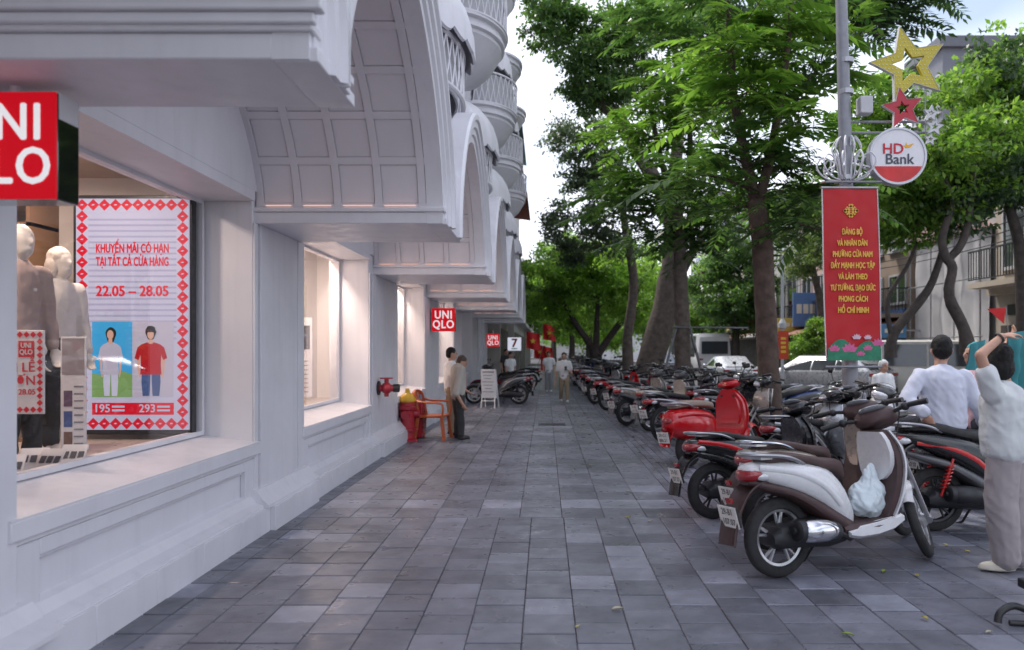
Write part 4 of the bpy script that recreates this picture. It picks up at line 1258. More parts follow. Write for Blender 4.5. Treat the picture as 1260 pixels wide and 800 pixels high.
# teal jacket held up beside her
def hanging_cloth(name, label, cat, top0, top1, drop, mat, folds=5, amp=.03, depth=.04):
    t0, t1 = Vector(top0), Vector(top1); n = 26; m = 16
    mb = MB(); pts = []
    side = (t1 - t0); nrm = Vector((-side.y, side.x, 0)).normalized()
    rows = []
    for i in range(m + 1):
        v = i / m; rw = []
        for k in range(n + 1):
            u = k / n
            p = t0.lerp(t1, u) + Vector((0, 0, -drop * v * (1 - .25 * abs(u - .5))))
            p += nrm * amp * (.3 + v) * math.sin(u * folds * 2 * math.pi + v * 1.5) + nrm * .02 * mnoise.noise(p * 9)
            p += side.normalized() * .03 * v * mnoise.noise(p * 5)
            rw.append(p)
        rows.append(rw)
    V = [p for r_ in rows for p in r_] + [p + nrm * .006 for r_ in rows for p in r_]
    F = []; o = (n + 1) * (m + 1)
    for i in range(m):
        for k in range(n):
            a = i * (n + 1) + k
            F.append((a, a + 1, a + n + 2, a + n + 1)); F.append((o + a, o + a + n + 1, o + a + n + 2, o + a + 1))
    mb.add(V, F)
    o_ = obj(name, mb, mat, None, smooth=80)
    return tag(o_, label, cat)
hanging_cloth('jacket', 'teal sun jacket held up by the woman at the right edge', 'jacket', P(1243, 410, 5.1), P(1282, 404, 5.2), .40, CL['teal'], 3, .025)
hanging_cloth('scarf', 'teal cloth held in front of the person in pink', 'cloth', P(1193, 424, 6.75), P(1213, 418, 6.8), .26, CL['teal'], 2, .02)
# seated man
S0 = Vector((3.36, 6.32, 0))
person('man in pale blue shirt seated on the black scooter with hand on hip', S0, (.12, 1, 0), dict(
    pelvis=(.02, .0, .90), chest=(.0, .02, 1.16), neck=(.0, .04, 1.36), head=(.02, .06, 1.50), Lsh=(-.19, .02, 1.27), Rsh=(.19, .02, 1.26), Lel=(-.34, -.06, 1.07), Lwr=(-.235, -.19, .97), Lhd=(.45, .1, -.9), Lpn=(.6, .8, 0),
    Rel=(.27, -.04, 1.03), Rwr=(.36, .02, .86), Lhip=(-.07, .04, .87), Rhip=(.11, .04, .87), Lkn=(-.12, .44, .82), Rkn=(.16, .44, .82), Lan=(-.12, .50, .42), Ran=(.16, .50, .42)),
    1.62, CL['blue'], CL['navy'], SHO['black'], sleeve=1.85, voxel=.012, face=(.35, 1, -.05), shirtw=1.16, seed=7, collar=True)
person('person in pink shirt with teal head cover, behind the woman at the right edge', (4.10, 7.1, 0), (-.9, .1, 0), dict(
    Lel=(-.22, -.14, 1.05), Lwr=(-.06, -.16, 1.22), Rel=(-.2, .16, 1.05), Rwr=(-.08, .14, 1.18), Lhd=(.6, 0, .5), Rhd=(.6, 0, .5)), 1.55, CL['pink'], CL['navy'], SHO['black'], sleeve=1.7, voxel=.014, hair='bob', headm=CL['teal'])
person('man in khaki shirt and charcoal trousers standing with head bowed by the orange chair', (-1.46, 12.5, 0), (.85, .45, 0), dict(head=(.06, .05, 1.29), Rel=(.0, -.24, .78), Rwr=(.10, -.2, .60), Lel=(-.02, .26, .86), Lwr=(.15, .2, .78)), 1.46, CL['beige'], CL['char'], SHO['black'], sleeve=1.0,
    voxel=.014, face=(.9, .2, -.35), hairm=pm('greying_hair', (.06, .035, .025), .6), shirtw=1.12, tuck=False)
person('man in white shirt half hidden behind the man in khaki', (-1.66, 13.1, 0), (.9, .3, 0), {}, 1.52, CL['wht'], CL['khaki'], SHO['black'], voxel=.016)
person('man in white T-shirt and khaki trousers walking towards us with a phone', (.53, 21.2, 0), (0, -1, 0), dict(Lkn=(.09, -.10, .37), Lan=(.09, -.16, .075), Rkn=(-.08, .02, .36), Ran=(-.08, .16, .09), Lel=(.22, -.02, .80), Lwr=(.10, -.2, .92), Lhd=(-.6, -.4, .3), Rel=(-.22, .02, .76), Rwr=(-.25, -.02, .58)), 1.40, CL['wht'], CL['khaki'], SHO['white'], voxel=.016)
ph = tag(obj('phone', MB().box((.57, 20.93, .97), (.07, .015, .13), Matrix.Rotation(R(-30), 3, 'X')), M['black'], bevel=.006), 'dark phone in the hand of the walking man', 'phone')
person('distant walker in grey white clothes behind the walking man', (.12, 26.5, 0), (0, -1, 0), dict(Lkn=(.08, -.08, .36), Lan=(.08, -.1, .075)), 1.42, CL['wht'], CL['grey'], SHO['white'], voxel=.02)
person('person in white shirt by the bikes at the shop wall', (-1.15, 24.6, 0), (.6, -.8, 0), {}, 1.40, CL['wht'], CL['char'], SHO['black'], voxel=.02)
person('person in dark clothes at the far shop entrance', (-1.45, 27.5, 0), (.6, -.8, 0), {}, 1.5, CL['char'], CL['char'], SHO['black'], voxel=.02)
person('person in white jacket standing beside the road past the banner pole', (6.05, 13.4, -.2), (.3, -1, 0), {}, 1.5, CL['wht'], CL['grey'], SHO['black'], voxel=.018, sleeve=1.9, headm=CL['wht'])
# mannequins in the window
MANN = pm('mannequin_white', (.66, .62, .58), .45)
person('bare headed white mannequin in grey pink cardigan behind the glass', (-3.33, 4.72, .78), (.97, -.25, 0), dict(), 1.50, cloth('taupe_cardigan', (.40, .31, .29)), CL['char'], SHO['white'], skin=MANN, hair='none', cat='mannequin', name='mannequin', voxel=.016, sleeve=1.9, shirtw=.88)
person('mannequin in pale hooded jacket and black trousers beside the screen', (-3.42, 5.25, .78), (.97, -.25, 0), dict(), 1.42, cloth('pale_jacket', (.70, .66, .63)), CL['char'], SHO['white'], skin=MANN, hair='bob', headm=cloth('pale_hood', (.60, .54, .50)), cat='mannequin', name='mannequin', voxel=.016, sleeve=1.9, shirtw=.85)
# ------------------------------------------------------------ trees
NR = np.random.default_rng(11)
def quads_mesh(name, V):
    """V: (n,4,3) leaf quads"""
    n = len(V)
    me = bpy.data.meshes.new(name)
    me.vertices.add(n * 4); me.loops.add(n * 4); me.polygons.add(n)
    me.vertices.foreach_set('co', V.reshape(-1).astype(np.float32))
    me.loops.foreach_set('vertex_index', np.arange(n * 4, dtype=np.int32))
    me.polygons.foreach_set('loop_start', np.arange(0, n * 4, 4, dtype=np.int32))
    me.update(calc_edges=True)
    return me
def norm(a): return a / np.maximum(np.linalg.norm(a, axis=-1, keepdims=True), 1e-6)
def leaf_quads(pos, d, nrm, L, W, fold=.12):
    d = norm(d); s = norm(np.cross(d, nrm)); up = np.cross(s, d)
    L = L[:, None]; W = W[:, None]
    a = pos; b = pos + d * L * .45 + s * W * .5 + up * L * fold; c = pos + d * L; e = pos + d * L * .45 - s * W * .5 + up * L * fold
    return np.stack([a, b, c, e], 1)
def blob_leaves(c, rad, n, size, sub=26, flat=.55):
    c = np.array(c); rad = np.array(rad)
    u = norm(NR.normal(size=(sub, 3))) * (NR.random((sub, 1)) ** .42)
    cc = c + u * rad
    k = NR.integers(0, sub, n)
    sg = rad.mean() * .17
    pos = cc[k] + NR.normal(size=(n, 3)) * np.array([sg, sg, sg * flat])
    d = NR.normal(size=(n, 3)) + (pos - c) / rad * .5 + np.array([0, 0, -.35])
    nrm = NR.normal(size=(n, 3)) * .55 + np.array([0, 0, 1.])
    L = size * NR.uniform(.7, 1.35, n)
    return leaf_quads(pos, d, nrm, L, L * .48)
def fronds(c, rad, n, length, pairs=9, lw=.3):
    c = np.array(c)
    u = norm(NR.normal(size=(n, 3))) * (NR.random((n, 1)) ** .6) * np.array([.55, .55, .45])
    base = c + u * rad
    d = norm(np.concatenate([NR.normal(size=(n, 2)), NR.uniform(-.12, .55, (n, 1))], 1) + u * np.array([1.3, 1.3, .3]))
    ln = length * NR.uniform(.65, 1.2, n)
    up = np.array([0, 0, 1.]) + NR.normal(size=(n, 3)) * .22
    side = norm(np.cross(d, up)); upv = np.cross(side, d)
    out = []
    dr = NR.uniform(.2, .5, n)
    for i in range(pairs + 1):
        t = .16 + .84 * i / pairs
        p = base + d * (ln * t)[:, None] + np.array([0, 0, -1.]) * (dr * ln * t * t)[:, None]
        tang = norm(d + np.array([0, 0, -1.]) * (2 * dr * t)[:, None])
        sz = ln * lw * (1.0 - .55 * abs(t - .5) ** 1.3)
        if i == pairs:
            out.append(leaf_quads(p, tang, upv, sz, sz * .34, .04)); continue
        for s in (-1, 1):
            ld = side * s + tang * (.35 + .5 * t) + np.array([0, 0, -.16]) + NR.normal(size=(n, 3)) * .12
            out.append(leaf_quads(p, ld, upv + NR.normal(size=(n, 3)) * .1, sz, sz * .32, .05))
    # rachis
    a = base; b = base + d * (ln * .55)[:, None] + np.array([0, 0, -1.]) * (dr * ln * .3)[:, None]
    e = base + d * ln[:, None] + np.array([0, 0, -1.]) * (dr * ln)[:, None]
    w = side * (ln * .008)[:, None]
    out.append(np.stack([a - w, a + w, b + w, b - w], 1)); out.append(np.stack([b - w, b + w, e + w * .3, e - w * .3], 1))
    return np.concatenate(out)
def bark_tube(mb, pts, rad, n=12, k=4, rough=.07):
    sp = smooth_path(pts, k)
    rr = []
    for i in range(len(sp)):
        t = i / (len(sp) - 1) * (len(rad) - 1); j = min(int(t), len(rad) - 2)
        rr.append(rad[j] * (1 - (t - j)) + rad[j + 1] * (t - j))
    s = len(mb.v)
    mb.tube(sp, rr, n)
    for i in range(s, len(mb.v)):
        p = Vector(mb.v[i]); ci = sp[min((i - s) // n, len(sp) - 1)]
        dv = p - ci
        f = 1 + rough * 2 * mnoise.noise(p * 2.3) + rough * mnoise.noise(p * 7)
        mb.v[i] = tuple(ci + dv * f)
def bark(name, c, c2):
    m = pm(name, c, .9, var=.45, scale=7, bump=1.0, bscale=18, rvar=0)
    return m
M['bark1'] = bark('brown_bark', (.095, .066, .053), 0)
M['bark2'] = bark('grey_bark', (.105, .084, .072), 0)
M['bark3'] = bark('dark_bark', (.062, .05, .045), 0)
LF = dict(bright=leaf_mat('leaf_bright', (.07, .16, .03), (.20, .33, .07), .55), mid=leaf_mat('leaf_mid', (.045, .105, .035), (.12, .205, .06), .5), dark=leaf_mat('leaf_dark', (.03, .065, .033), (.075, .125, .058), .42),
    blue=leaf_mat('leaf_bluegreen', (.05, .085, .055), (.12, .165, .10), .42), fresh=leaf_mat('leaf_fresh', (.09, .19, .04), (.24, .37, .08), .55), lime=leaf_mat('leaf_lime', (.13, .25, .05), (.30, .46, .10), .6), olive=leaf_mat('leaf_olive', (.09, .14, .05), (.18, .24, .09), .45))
def tree(name, label, trunks, barkm, crowns, group=None, stem=None, loc=None):
    """trunks: lists of (pts, radii); crowns: (leaf material, kind, blobs, size) with blobs (point, radius, count)"""
    base = Vector(trunks[0][0][0])
    t = thing(name, label, 'tree', base, 0, group)
    mb = MB(); nodes = []
    for pts, rad in trunks:
        bark_tube(mb, pts, rad)
        for q in smooth_path(pts, 3): nodes.append((Vector(q), rad[-1]))
    tr = obj('trunk', mb.xf(MT(*(-base))), barkm, t, smooth=60)
    lim = MB()
    allb = [b for c in crowns for b in c[2]]
    zmin = base.z + (max(n[0].z for n in nodes) - base.z) * .45
    nodes = [n for n in nodes if n[0].z > zmin]
    top = max(nodes, key=lambda n: n[0].z)[0]
    for (c, r, n) in sorted(allb, key=lambda b: (Vector(b[0]) - top).length):
        c = Vector(c)
        q, rq = min(nodes, key=lambda a: (a[0] - c).length + (3 * max(0, a[0].z - c.z)))
        L = (c - q).length
        if L < .05: continue
        mid = (q + c) / 2 + Vector((rg.uniform(-.1, .1), rg.uniform(-.1, .1), rg.uniform(.0, .16))) * L
        r0 = min(rq * .75, .035 + .02 * L); bark_tube(lim, [q, mid, c], [r0, r0 * .62, r0 * .3], 7, 3)
        nodes.append((mid, r0 * .62)); nodes.append((c, r0 * .35))
        for _ in range(4):
            e = c + Vector((rg.uniform(-1, 1), rg.uniform(-1, 1), rg.uniform(-.6, .9))) * (r if not hasattr(r, '__len__') else r[0]) * .8
            lim.tube([q * .1 + c * .9, (c + e) / 2 + Vector((0, 0, .05)), e], [r0 * .3, r0 * .22, .006], 5)
    obj('limbs', lim.xf(MT(*(-base))), barkm, t, smooth=60)
    for lm, kind, blobs, size in crowns:
        parts = []
        for c, r, n in blobs:
            rr = np.array(r if hasattr(r, '__len__') else (r, r, r * .8))
            parts.append(fronds(c, rr, n, size) if kind == 'frond' else blob_leaves(c, rr, n, size))
        V = np.concatenate(parts) - np.array(base)
        link('crown', quads_mesh('crown', V), lm, t)
    return t
def B(lst, Y, r, n, jit=.6):
    return [((P(x, y, yy := Y + rg.uniform(-jit, jit))), r * rg.uniform(.85, 1.15), n) for x, y in lst]

# nearer tree with long feathery leaves
tree('pinnate_tree', 'tree with slim brown trunk and long bright feathery leaves, nearest on the pavement',
    [([(3.78, 12.5, -.05), (3.74, 12.5, .9), (3.68, 12.5, 2.1), (3.62, 12.5, 3.3), (3.52, 12.5, 4.0)], [.23, .185, .175, .175, .15]),
     ([(3.54, 12.5, 3.9), (3.30, 12.5, 4.9), (3.15, 12.6, 6.0), (3.1, 12.7, 7.4)], [.11, .085, .06, .04]), ([(3.54, 12.5, 3.9), (3.75, 12.4, 4.8), (3.95, 12.3, 6.2), (4.1, 12.3, 7.6)], [.10, .075, .055, .03])], M['bark1'],
    [(LF['bright'], 'frond', B([(960, 60), (1005, 95), (930, 110), (985, 150), (945, 25), (1015, 40), (900, 60), (880, 130)], 12.3, .85, 24) , .95),
     (LF['mid'], 'frond', B([(1000, 200), (930, 195), (965, 235), (895, 190), (1015, 240), (860, 215), (905, 255), (985, 275), (955, 130), (1010, -20), (940, -50), (880, -10)], 12.6, .8, 20), .9),
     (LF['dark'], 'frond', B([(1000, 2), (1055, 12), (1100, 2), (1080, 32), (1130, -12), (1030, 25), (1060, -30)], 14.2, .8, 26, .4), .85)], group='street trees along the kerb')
# second slim tree, staked, with feathery leaves
tree('pinnate_tree', 'staked tree with slim grey trunk and drooping feathery leaves, left of the nearest one',
    [([(3.5, 19.0, -.05), (3.5, 19, 1.2), (3.46, 19, 2.6), (3.42, 19, 3.8), (3.35, 19, 5.0)], [.24, .20, .19, .17, .13]),
     ([(3.37, 19, 4.8), (2.9, 18.7, 6.2), (2.6, 18.6, 7.6)], [.09, .07, .05]), ([(3.37, 19, 4.8), (3.7, 19.1, 6.4), (3.6, 19.2, 8.4)], [.10, .08, .05])], M['bark2'],
    [(LF['bright'], 'frond', B([(800, 135), (770, 165), (835, 180), (850, 110), (815, 95), (790, 215)], 18.4, 1.0, 26), 1.05),
     (LF['mid'], 'frond', B([(775, 235), (830, 250), (800, 285), (860, 275), (760, 260), (870, 225), (890, 285), (845, 305), (815, 40), (860, 40), (790, 10), (840, 150), (900, 240)], 19.2, 1.15, 26), 1.1)], group='street trees along the kerb')
# thick leaning trunk
tree('broadleaf_tree', 'big old tree with thick leaning patchy trunk behind the staked tree',
    [([(3.15, 24.2, -.1), (3.45, 24.2, 1.2), (3.95, 24.2, 3.2), (4.2, 24.2, 5.0), (4.0, 24.3, 6.6)], [.56, .45, .40, .37, .28]),
     ([(4.1, 24.2, 6.0), (3.0, 24.0, 7.8), (2.3, 23.8, 8.9), (1.7, 23.6, 9.3), (.9, 23.5, 10.2)], [.26, .24, .22, .17, .08]),
     ([(4.05, 24.3, 6.3), (4.4, 24.6, 8.8), (4.3, 24.8, 11.5)], [.24, .18, .08]), ([(3.9, 24.2, 3.0), (4.6, 24.1, 4.4), (5.3, 24.0, 5.4)], [.2, .15, .08])], M['bark2'],
    [(LF['mid'], 'leaf', B([(690, 45), (735, 35), (715, 85), (670, 15), (760, 70), (790, 30), (735, 110)], 23.6, 1.05, 2600), .15),
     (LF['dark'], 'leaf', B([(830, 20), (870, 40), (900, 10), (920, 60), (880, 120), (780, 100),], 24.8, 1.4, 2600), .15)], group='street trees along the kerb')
tree('broadleaf_tree', 'dark bluish tree with thin curved trunk, high crown behind the bright green one',
    [([(3.3, 29.5, -.05), (3.25, 29.5, 2), (3.5, 29.5, 4), (3.2, 29.5, 6), (2.9, 29.5, 8)], [.26, .2, .18, .16, .1])], M['bark2'],
    [(LF['blue'], 'leaf', B([(700, 170), (735, 160), (750, 200), (715, 225), (755, 250), (690, 270), (730, 280), (760, 300), (700, 305), (725, 195)], 30, 1.05, 1500, 1.5), .16)], group='street trees along the kerb')
tree('broadleaf_tree', 'low bright green tree with many dark forking stems in the middle distance',
    [([(2.35, 34, -.05), (2.35, 34, .9), (2.2, 34, 1.7)], [.34, .27, .24]), ([(2.25, 34, 1.4), (1.5, 34, 2.5), (.9, 34, 3.5)], [.17, .13, .08]), ([(2.3, 34, 1.4), (2.35, 34, 2.8), (2.4, 34, 4.2)], [.16, .12, .07]),
     ([(2.35, 34, 1.2), (3.1, 34, 2.3), (3.9, 34, 3.3)], [.18, .15, .1])], M['bark3'],
    [(LF['lime'], 'leaf', B([(690, 345), (725, 330), (760, 335), (790, 345), (680, 375), (715, 365), (750, 370), (785, 385), (700, 395), (735, 318), (770, 310), (675, 330), (705, 318)], 34, 1.15, 1500, 1.4), .18),
     (LF['mid'], 'leaf', B([(740, 350), (690, 310), (670, 360)], 35, 1.3, 1500), .17)], group='street trees along the kerb')
for k, (x, y, h, lb) in enumerate(((2.6, 46, 3.5, 'slender far tree just past the bright green one'), (1.9, 56, 4.4, 'distant tree closing the view above the walking man'), (3.6, 62, 5, 'distant tree beside the road, right of the walking man'))):
    c_ = Vector((x, y, h + 1.2))
    bl = [(c_ + Vector((rg.uniform(-2.4, 2.4), rg.uniform(-1.5, 1.5), rg.uniform(-1.6, 2.2))), 1.5, 1100) for _ in range(11)]
    tree('broadleaf_tree', lb, [([(x, y, -.05), (x + .1, y, h * .5), (x - .1, y, h)], [.26, .2, .14])], M['bark3'], [(LF['lime'] if k < 2 else LF['fresh'], 'leaf', bl, .24)], group='street trees along the kerb')
# across the street
tree('broadleaf_tree', 'dark tree with two crooked leaning trunks across the street on the right',
    [([P(1192, 436, 17), P(1186, 405, 17), P(1168, 365, 17), P(1172, 330, 17), P(1163, 315, 17), P(1160, 290, 17), P(1175, 245, 17)], [.19, .135, .115, .105, .095, .085, .06]),
     ([P(1165, 320, 17), P(1180, 305, 17), P(1190, 280, 17), P(1195, 235, 17), P(1200, 190, 17)], [.09, .09, .085, .075, .05])], M['bark3'],
    [(LF['fresh'], 'leaf', B([(1150, 190), (1195, 160), (1165, 235), (1120, 225), (1205, 215), (1240, 160), (1135, 250), (1180, 120), (1225, 110)], 17.2, .85, 950, 1.0), .16),
     (LF['dark'], 'leaf', B([(1215, 235), (1245, 205), (1180, 255), (1255, 225), (1255, 120), (1230, 75)], 18, .8, 900, .8), .16)], group='trees across the street')
tree('broadleaf_tree', 'tree with a slanting dark trunk across the street, just right of the red banner',
    [([P(1096, 440, 18.5), P(1100, 410, 18.5), P(1128, 375, 18.5), P(1148, 345, 18.5), P(1165, 290, 18.5)], [.16, .125, .11, .10, .07]), ([P(1098, 420, 18.5), P(1092, 370, 18.5), P(1115, 330, 18.4), P(1128, 300, 18.4)], [.07, .06, .05, .035])], M['bark3'],
    [(LF['fresh'], 'leaf', B([(1105, 245), (1130, 215), (1095, 285), (1140, 275), (1085, 240), (1075, 190), (1070, 120), (1095, 150), (1060, 155), (1100, 110)], 18.6, .75, 900, .8), .16)], group='trees across the street')
tree('broadleaf_tree', 'tall tree at the right edge across the street reaching above the roof',
    [([P(1262, 440, 19), P(1258, 380, 19), P(1254, 300, 19), P(1240, 240, 19), P(1244, 150, 19)], [.2, .16, .13, .11, .07])], M['bark3'],
    [(LF['fresh'], 'leaf', B([(1235, 85), (1255, 60), (1265, 110), (1220, 130), (1210, 170), (1250, 180), (1280, 150), (1190, 105), (1270, 230)], 19.5, .85, 950, .8), .17),
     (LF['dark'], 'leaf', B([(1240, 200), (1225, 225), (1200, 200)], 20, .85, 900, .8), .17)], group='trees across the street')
tree('broadleaf_tree', 'dense dark green tree across the street between the two nearer trunks',
    [([P(905, 455, 42), P(905, 420, 42), P(908, 380, 42)], [.3, .22, .16])], M['bark3'],
    [(LF['mid'], 'leaf', B([(890, 340), (915, 320), (880, 375), (910, 365), (930, 345), (925, 385), (895, 395), (905, 300), (870, 350), (885, 310)], 42, 1.35, 2200, 1.5), .2)], group='trees across the street')
tree('broadleaf_tree', 'pale olive tree across the street left of the red banner',
    [([P(1012, 450, 30), P(1010, 380, 30), P(1000, 330, 30), P(995, 300, 30)], [.18, .14, .12, .08])], M['bark2'],
    [(LF['olive'], 'leaf', B([(975, 290), (1000, 270), (985, 320), (1015, 300), (970, 255), (1005, 240), (1030, 280), (1035, 320)], 30, .95, 1500, 1.2), .15)], group='trees across the street')
tree('shrub', 'bright green shrub in front of the old houses, below the red banner edge',
    [([P(1000, 450, 27), P(1000, 435, 27), P(1000, 425, 27)], [.08, .06, .04])], M['bark2'],
    [(LF['fresh'], 'leaf', B([(990, 420), (1005, 408), (1015, 400), (1000, 428), (985, 432)], 27, .5, 1000, .4), .12)])
tree('broadleaf_tree', 'yellow green tree down the road seen between the staked tree and dark tree',
    [([P(862, 450, 52), P(862, 420, 52), P(862, 400, 52)], [.26, .2, .14])], M['bark2'],
    [(LF['fresh'], 'leaf', B([(855, 385), (865, 370), (870, 395), (850, 400), (860, 410)], 52, 1.2, 1300, 1), .2)], group='trees across the street')
for k, (x, y, lb) in enumerate(((12.0, 70, 'hazy tree far down the opposite pavement'), (6.0, 95, 'far tree at the end of the road'), (1.0, 90, 'far tree at the end of the pavement'), (-3.5, 75, 'far tree standing beyond the shop end on the left'), (9, 82, 'distant round tree over the parked van'))):
    c_ = Vector((x, y, 6))
    bl = [(c_ + Vector((rg.uniform(-4, 4), rg.uniform(-2, 2), rg.uniform(-3.6, 4))), 2.2, 900) for _ in range(13)]
    tree('broadleaf_tree', lb, [([(x, y, -.2), (x, y, 2), (x, y, 5)], [.4, .3, .2])], M['bark3'], [(LF['fresh'] if k % 2 else LF['lime'], 'leaf', bl, .34)], group='distant street trees')
# ------------------------------------------------------------ things by the shop wall
SR = pm('hydrant_red', (.40, .015, .03), .38, var=.15, scale=9, coat=.3)
YC = pm('cap_yellow', (.70, .40, .03), .45, var=.1)
h = thing('fire_hydrant', 'red fire hydrant with yellow cap beside the white pilaster', 'hydrant', (-2.26, 12.25, 0))
obj('barrel', MB().lathe([(.16, 0), (.16, .03), (.115, .05), (.11, .16), (.15, .17), (.15, .21), (.115, .22), (.115, .50), (.14, .52), (.14, .56), (.12, .58), (.12, .64), (.001, .66)], n=24), SR, h, smooth=35)
obj('bonnet', MB().lathe([(.13, .64), (.14, .66), (.13, .70), (.09, .76), (.045, .79), (.035, .84), (.03, .86), (.001, .86)], n=20), YC, h, smooth=35)
for a, l in ((0, .18), (120, .16), (240, .16)):
    d = Vector((math.sin(R(a)), -math.cos(R(a)), 0))
    obj('outlet', MB().cyl(d * .08 + Vector((0, 0, .44)), d * l + Vector((0, 0, .44)), .06, n=14).cyl(d * l + Vector((0, 0, .44)), d * (l + .035) + Vector((0, 0, .44)), .072, n=6), SR, h, smooth=35)
for k in range(8):
    a = 2 * math.pi * k / 8
    obj('flange_bolt', MB().cyl((.13 * math.cos(a), .13 * math.sin(a), .155), (.13 * math.cos(a), .13 * math.sin(a), .225), .012, n=6), SR, h)
bx = thing('hose_cabinet', 'low red fire hose cabinet behind the hydrant', 'cabinet', (-2.19, 12.75, 0))
obj('cabinet_box', MB().bb(-.12, .12, -.2, .2, .02, .60), SR, bx, bevel=.012)
obj('cabinet_door', MB().bb(.121, .135, -.17, .17, .08, .55), SR, bx, bevel=.006)
for k in range(4): obj('door_slot', MB().bb(.136, .14, -.12, .12, .16 + k * .09, .20 + k * .09), M['black'], bx)
for x, y, c, lb in ((-2.22, 12.7, (.25, .03, .02), 'small dark red bottle standing on the red cabinet'), (-2.13, 12.8, (.2, .4, .6), 'small blue bottle standing on the red cabinet')):
    b = thing('bottle', lb, 'bottle', (x, y, .60))
    obj('bottle_body', MB().lathe([(.001, 0), (.033, 0), (.035, .02), (.035, .13), (.012, .17), (.012, .2), (.001, .2)], n=14), pm('bottle_plastic', c, .2, var=.1), b, smooth=40)
    obj('bottle_cap', MB().cyl((0, 0, .195), (0, 0, .215), .015, n=10), M['signwhite'] if c[2] > .3 else M['black'], b)
iv = thing('wall_valve', 'red fire inlet valve sticking out of the white pilaster', 'valve', (-2.375, 10.62, .95))
obj('valve_plate', MB().lathe([(.001, 0), (.1, 0), (.1, .02), (.001, .02)], n=20, M=Matrix.Rotation(R(90), 3, 'Y')), M['darkmetal'], iv, smooth=35)
obj('valve_body', MB().tube([(.0, 0, 0), (.22, 0, 0)], .05, 14).ell((.12, 0, 0), (.08, .08, .085)).cyl((.12, 0, -.12), (.12, 0, .13), .032, n=10), SR, iv, smooth=40)
obj('hand_wheel', MB().lathe([(.07, -.008), (.09, -.008), (.09, .008), (.07, .008), (.07, -.008)], (.12, 0, .14), n=20, cap=False).bb(.04, .20, -.008, .008, .135, .145), SR, iv)
obj('outlet_cap', MB().cyl((.22, 0, 0), (.30, 0, 0), .058, n=16), M['black'], iv, smooth=35)
# orange plastic armchair
OC = pm('orange_plastic', (.50, .11, .035), .42, var=.08)
ch = thing('plastic_chair', 'orange plastic armchair by the wall behind the standing man', 'chair', (-1.88, 12.55, 0), R(-8))
obj('seat', MB().loft([[(-.20, y, .40), (.22, y, .41), (.24, y, .39), (.22, y, .37), (-.20, y, .365)] for y in (-.22, .22)]), OC, ch, bevel=.012)
for sx in (-1, 1):
    for sy in (-1, 1):
        obj('leg', MB().loft([[(sx * (.2 + .05 * (1 - t)) - .025, sy * (.2 + .04 * (1 - t)) - .022, t * .4), (sx * (.2 + .05 * (1 - t)) + .025, sy * (.2 + .04 * (1 - t)) - .022, t * .4), (sx * (.2 + .05 * (1 - t)) + .025, sy * (.2 + .04 * (1 - t)) + .022, t * .4), (sx * (.2 + .05 * (1 - t)) - .025, sy * (.2 + .04 * (1 - t)) + .022, t * .4)] for t in (0, .5, 1)]), OC, ch)
for sy in (-1, 1):
    obj('armrest', MB().tube(smooth_path([(.22, sy * .23, .38), (.23, sy * .25, .58), (.12, sy * .26, .62), (-.12, sy * .25, .63), (-.22, sy * .2, .66)], 3), .024, 8, squash=(.7, 1.4)), OC, ch, smooth=45)
obj('backrest', MB().tube(smooth_path([(-.19, -.21, .38), (-.26, -.2, .72), (-.30, -.1, .80), (-.30, .1, .80), (-.26, .2, .72), (-.19, .21, .38)], 4), .026, 8, squash=(1.3, .7)), OC, ch, smooth=45)
for k in range(3): obj('back_slat', MB().tube([(-.20, -.1 + .1 * k, .40), (-.295, -.1 + .1 * k, .79)], .022, 6, squash=(.4, 1.2)), OC, ch, smooth=45)
ib = thing('fire_alarm_box', 'pale pink fire alarm box on a post behind the standing men', 'alarm box', (-1.62, 13.7, 0))
obj('post', MB().cyl((0, 0, 0), (0, 0, .8), .022, n=10), M['steel'], ib)
obj('case', MB().bb(-.17, .17, -.08, .06, .74, 1.08), pm('case_pink', (.60, .36, .33), .5), ib, bevel=.015)
for k in range(3): obj('push_button', MB().cyl((-.09 + .09 * k, -.081, .93), (-.09 + .09 * k, -.095, .93), .026, n=12), SR, ib)
ab = thing('notice_board', 'white A-frame notice board standing in front of the parked scooter', 'board', (-1.45, 19.2, 0), R(-12))
obj('panel', MB().box((0, 0, .62), (.40, .02, .75), Matrix.Rotation(R(8), 3, 'X')), M['signwhite'] if False else pm('board_white', (.74, .75, .78), .4), ab, bevel=.004)
for k in range(7): obj('text_line', MB().box((-.02 if k else 0, -.013 - .0 + (.02 - k * .075 + .18) * -.0, .92 - k * .085), (.30 - .06 * (k % 3), .004, .03 if k == 0 else .014), Matrix.Rotation(R(8), 3, 'X')).xf(MT(0, -.045 + k * .0118, 0)), pm('line_grey', (.2, .22, .28), .6), ab)
for sx in (-1, 1):
    obj('leg', MB().tube([(sx * .17, -.02, .36), (sx * .18, -.10, 0)], .018, 6), pm('board_leg', (.7, .7, .72), .5), ab); obj('leg', MB().tube([(sx * .17, .04, .95), (sx * .18, .30, 0)], .016, 6), pm('board_leg', (.7, .7, .72), .5), ab)
obj('crossbar', MB().tube([(-.17, -.07, .18), (.17, -.07, .18)], .014, 6), pm('board_leg', (.7, .7, .72), .5), ab)

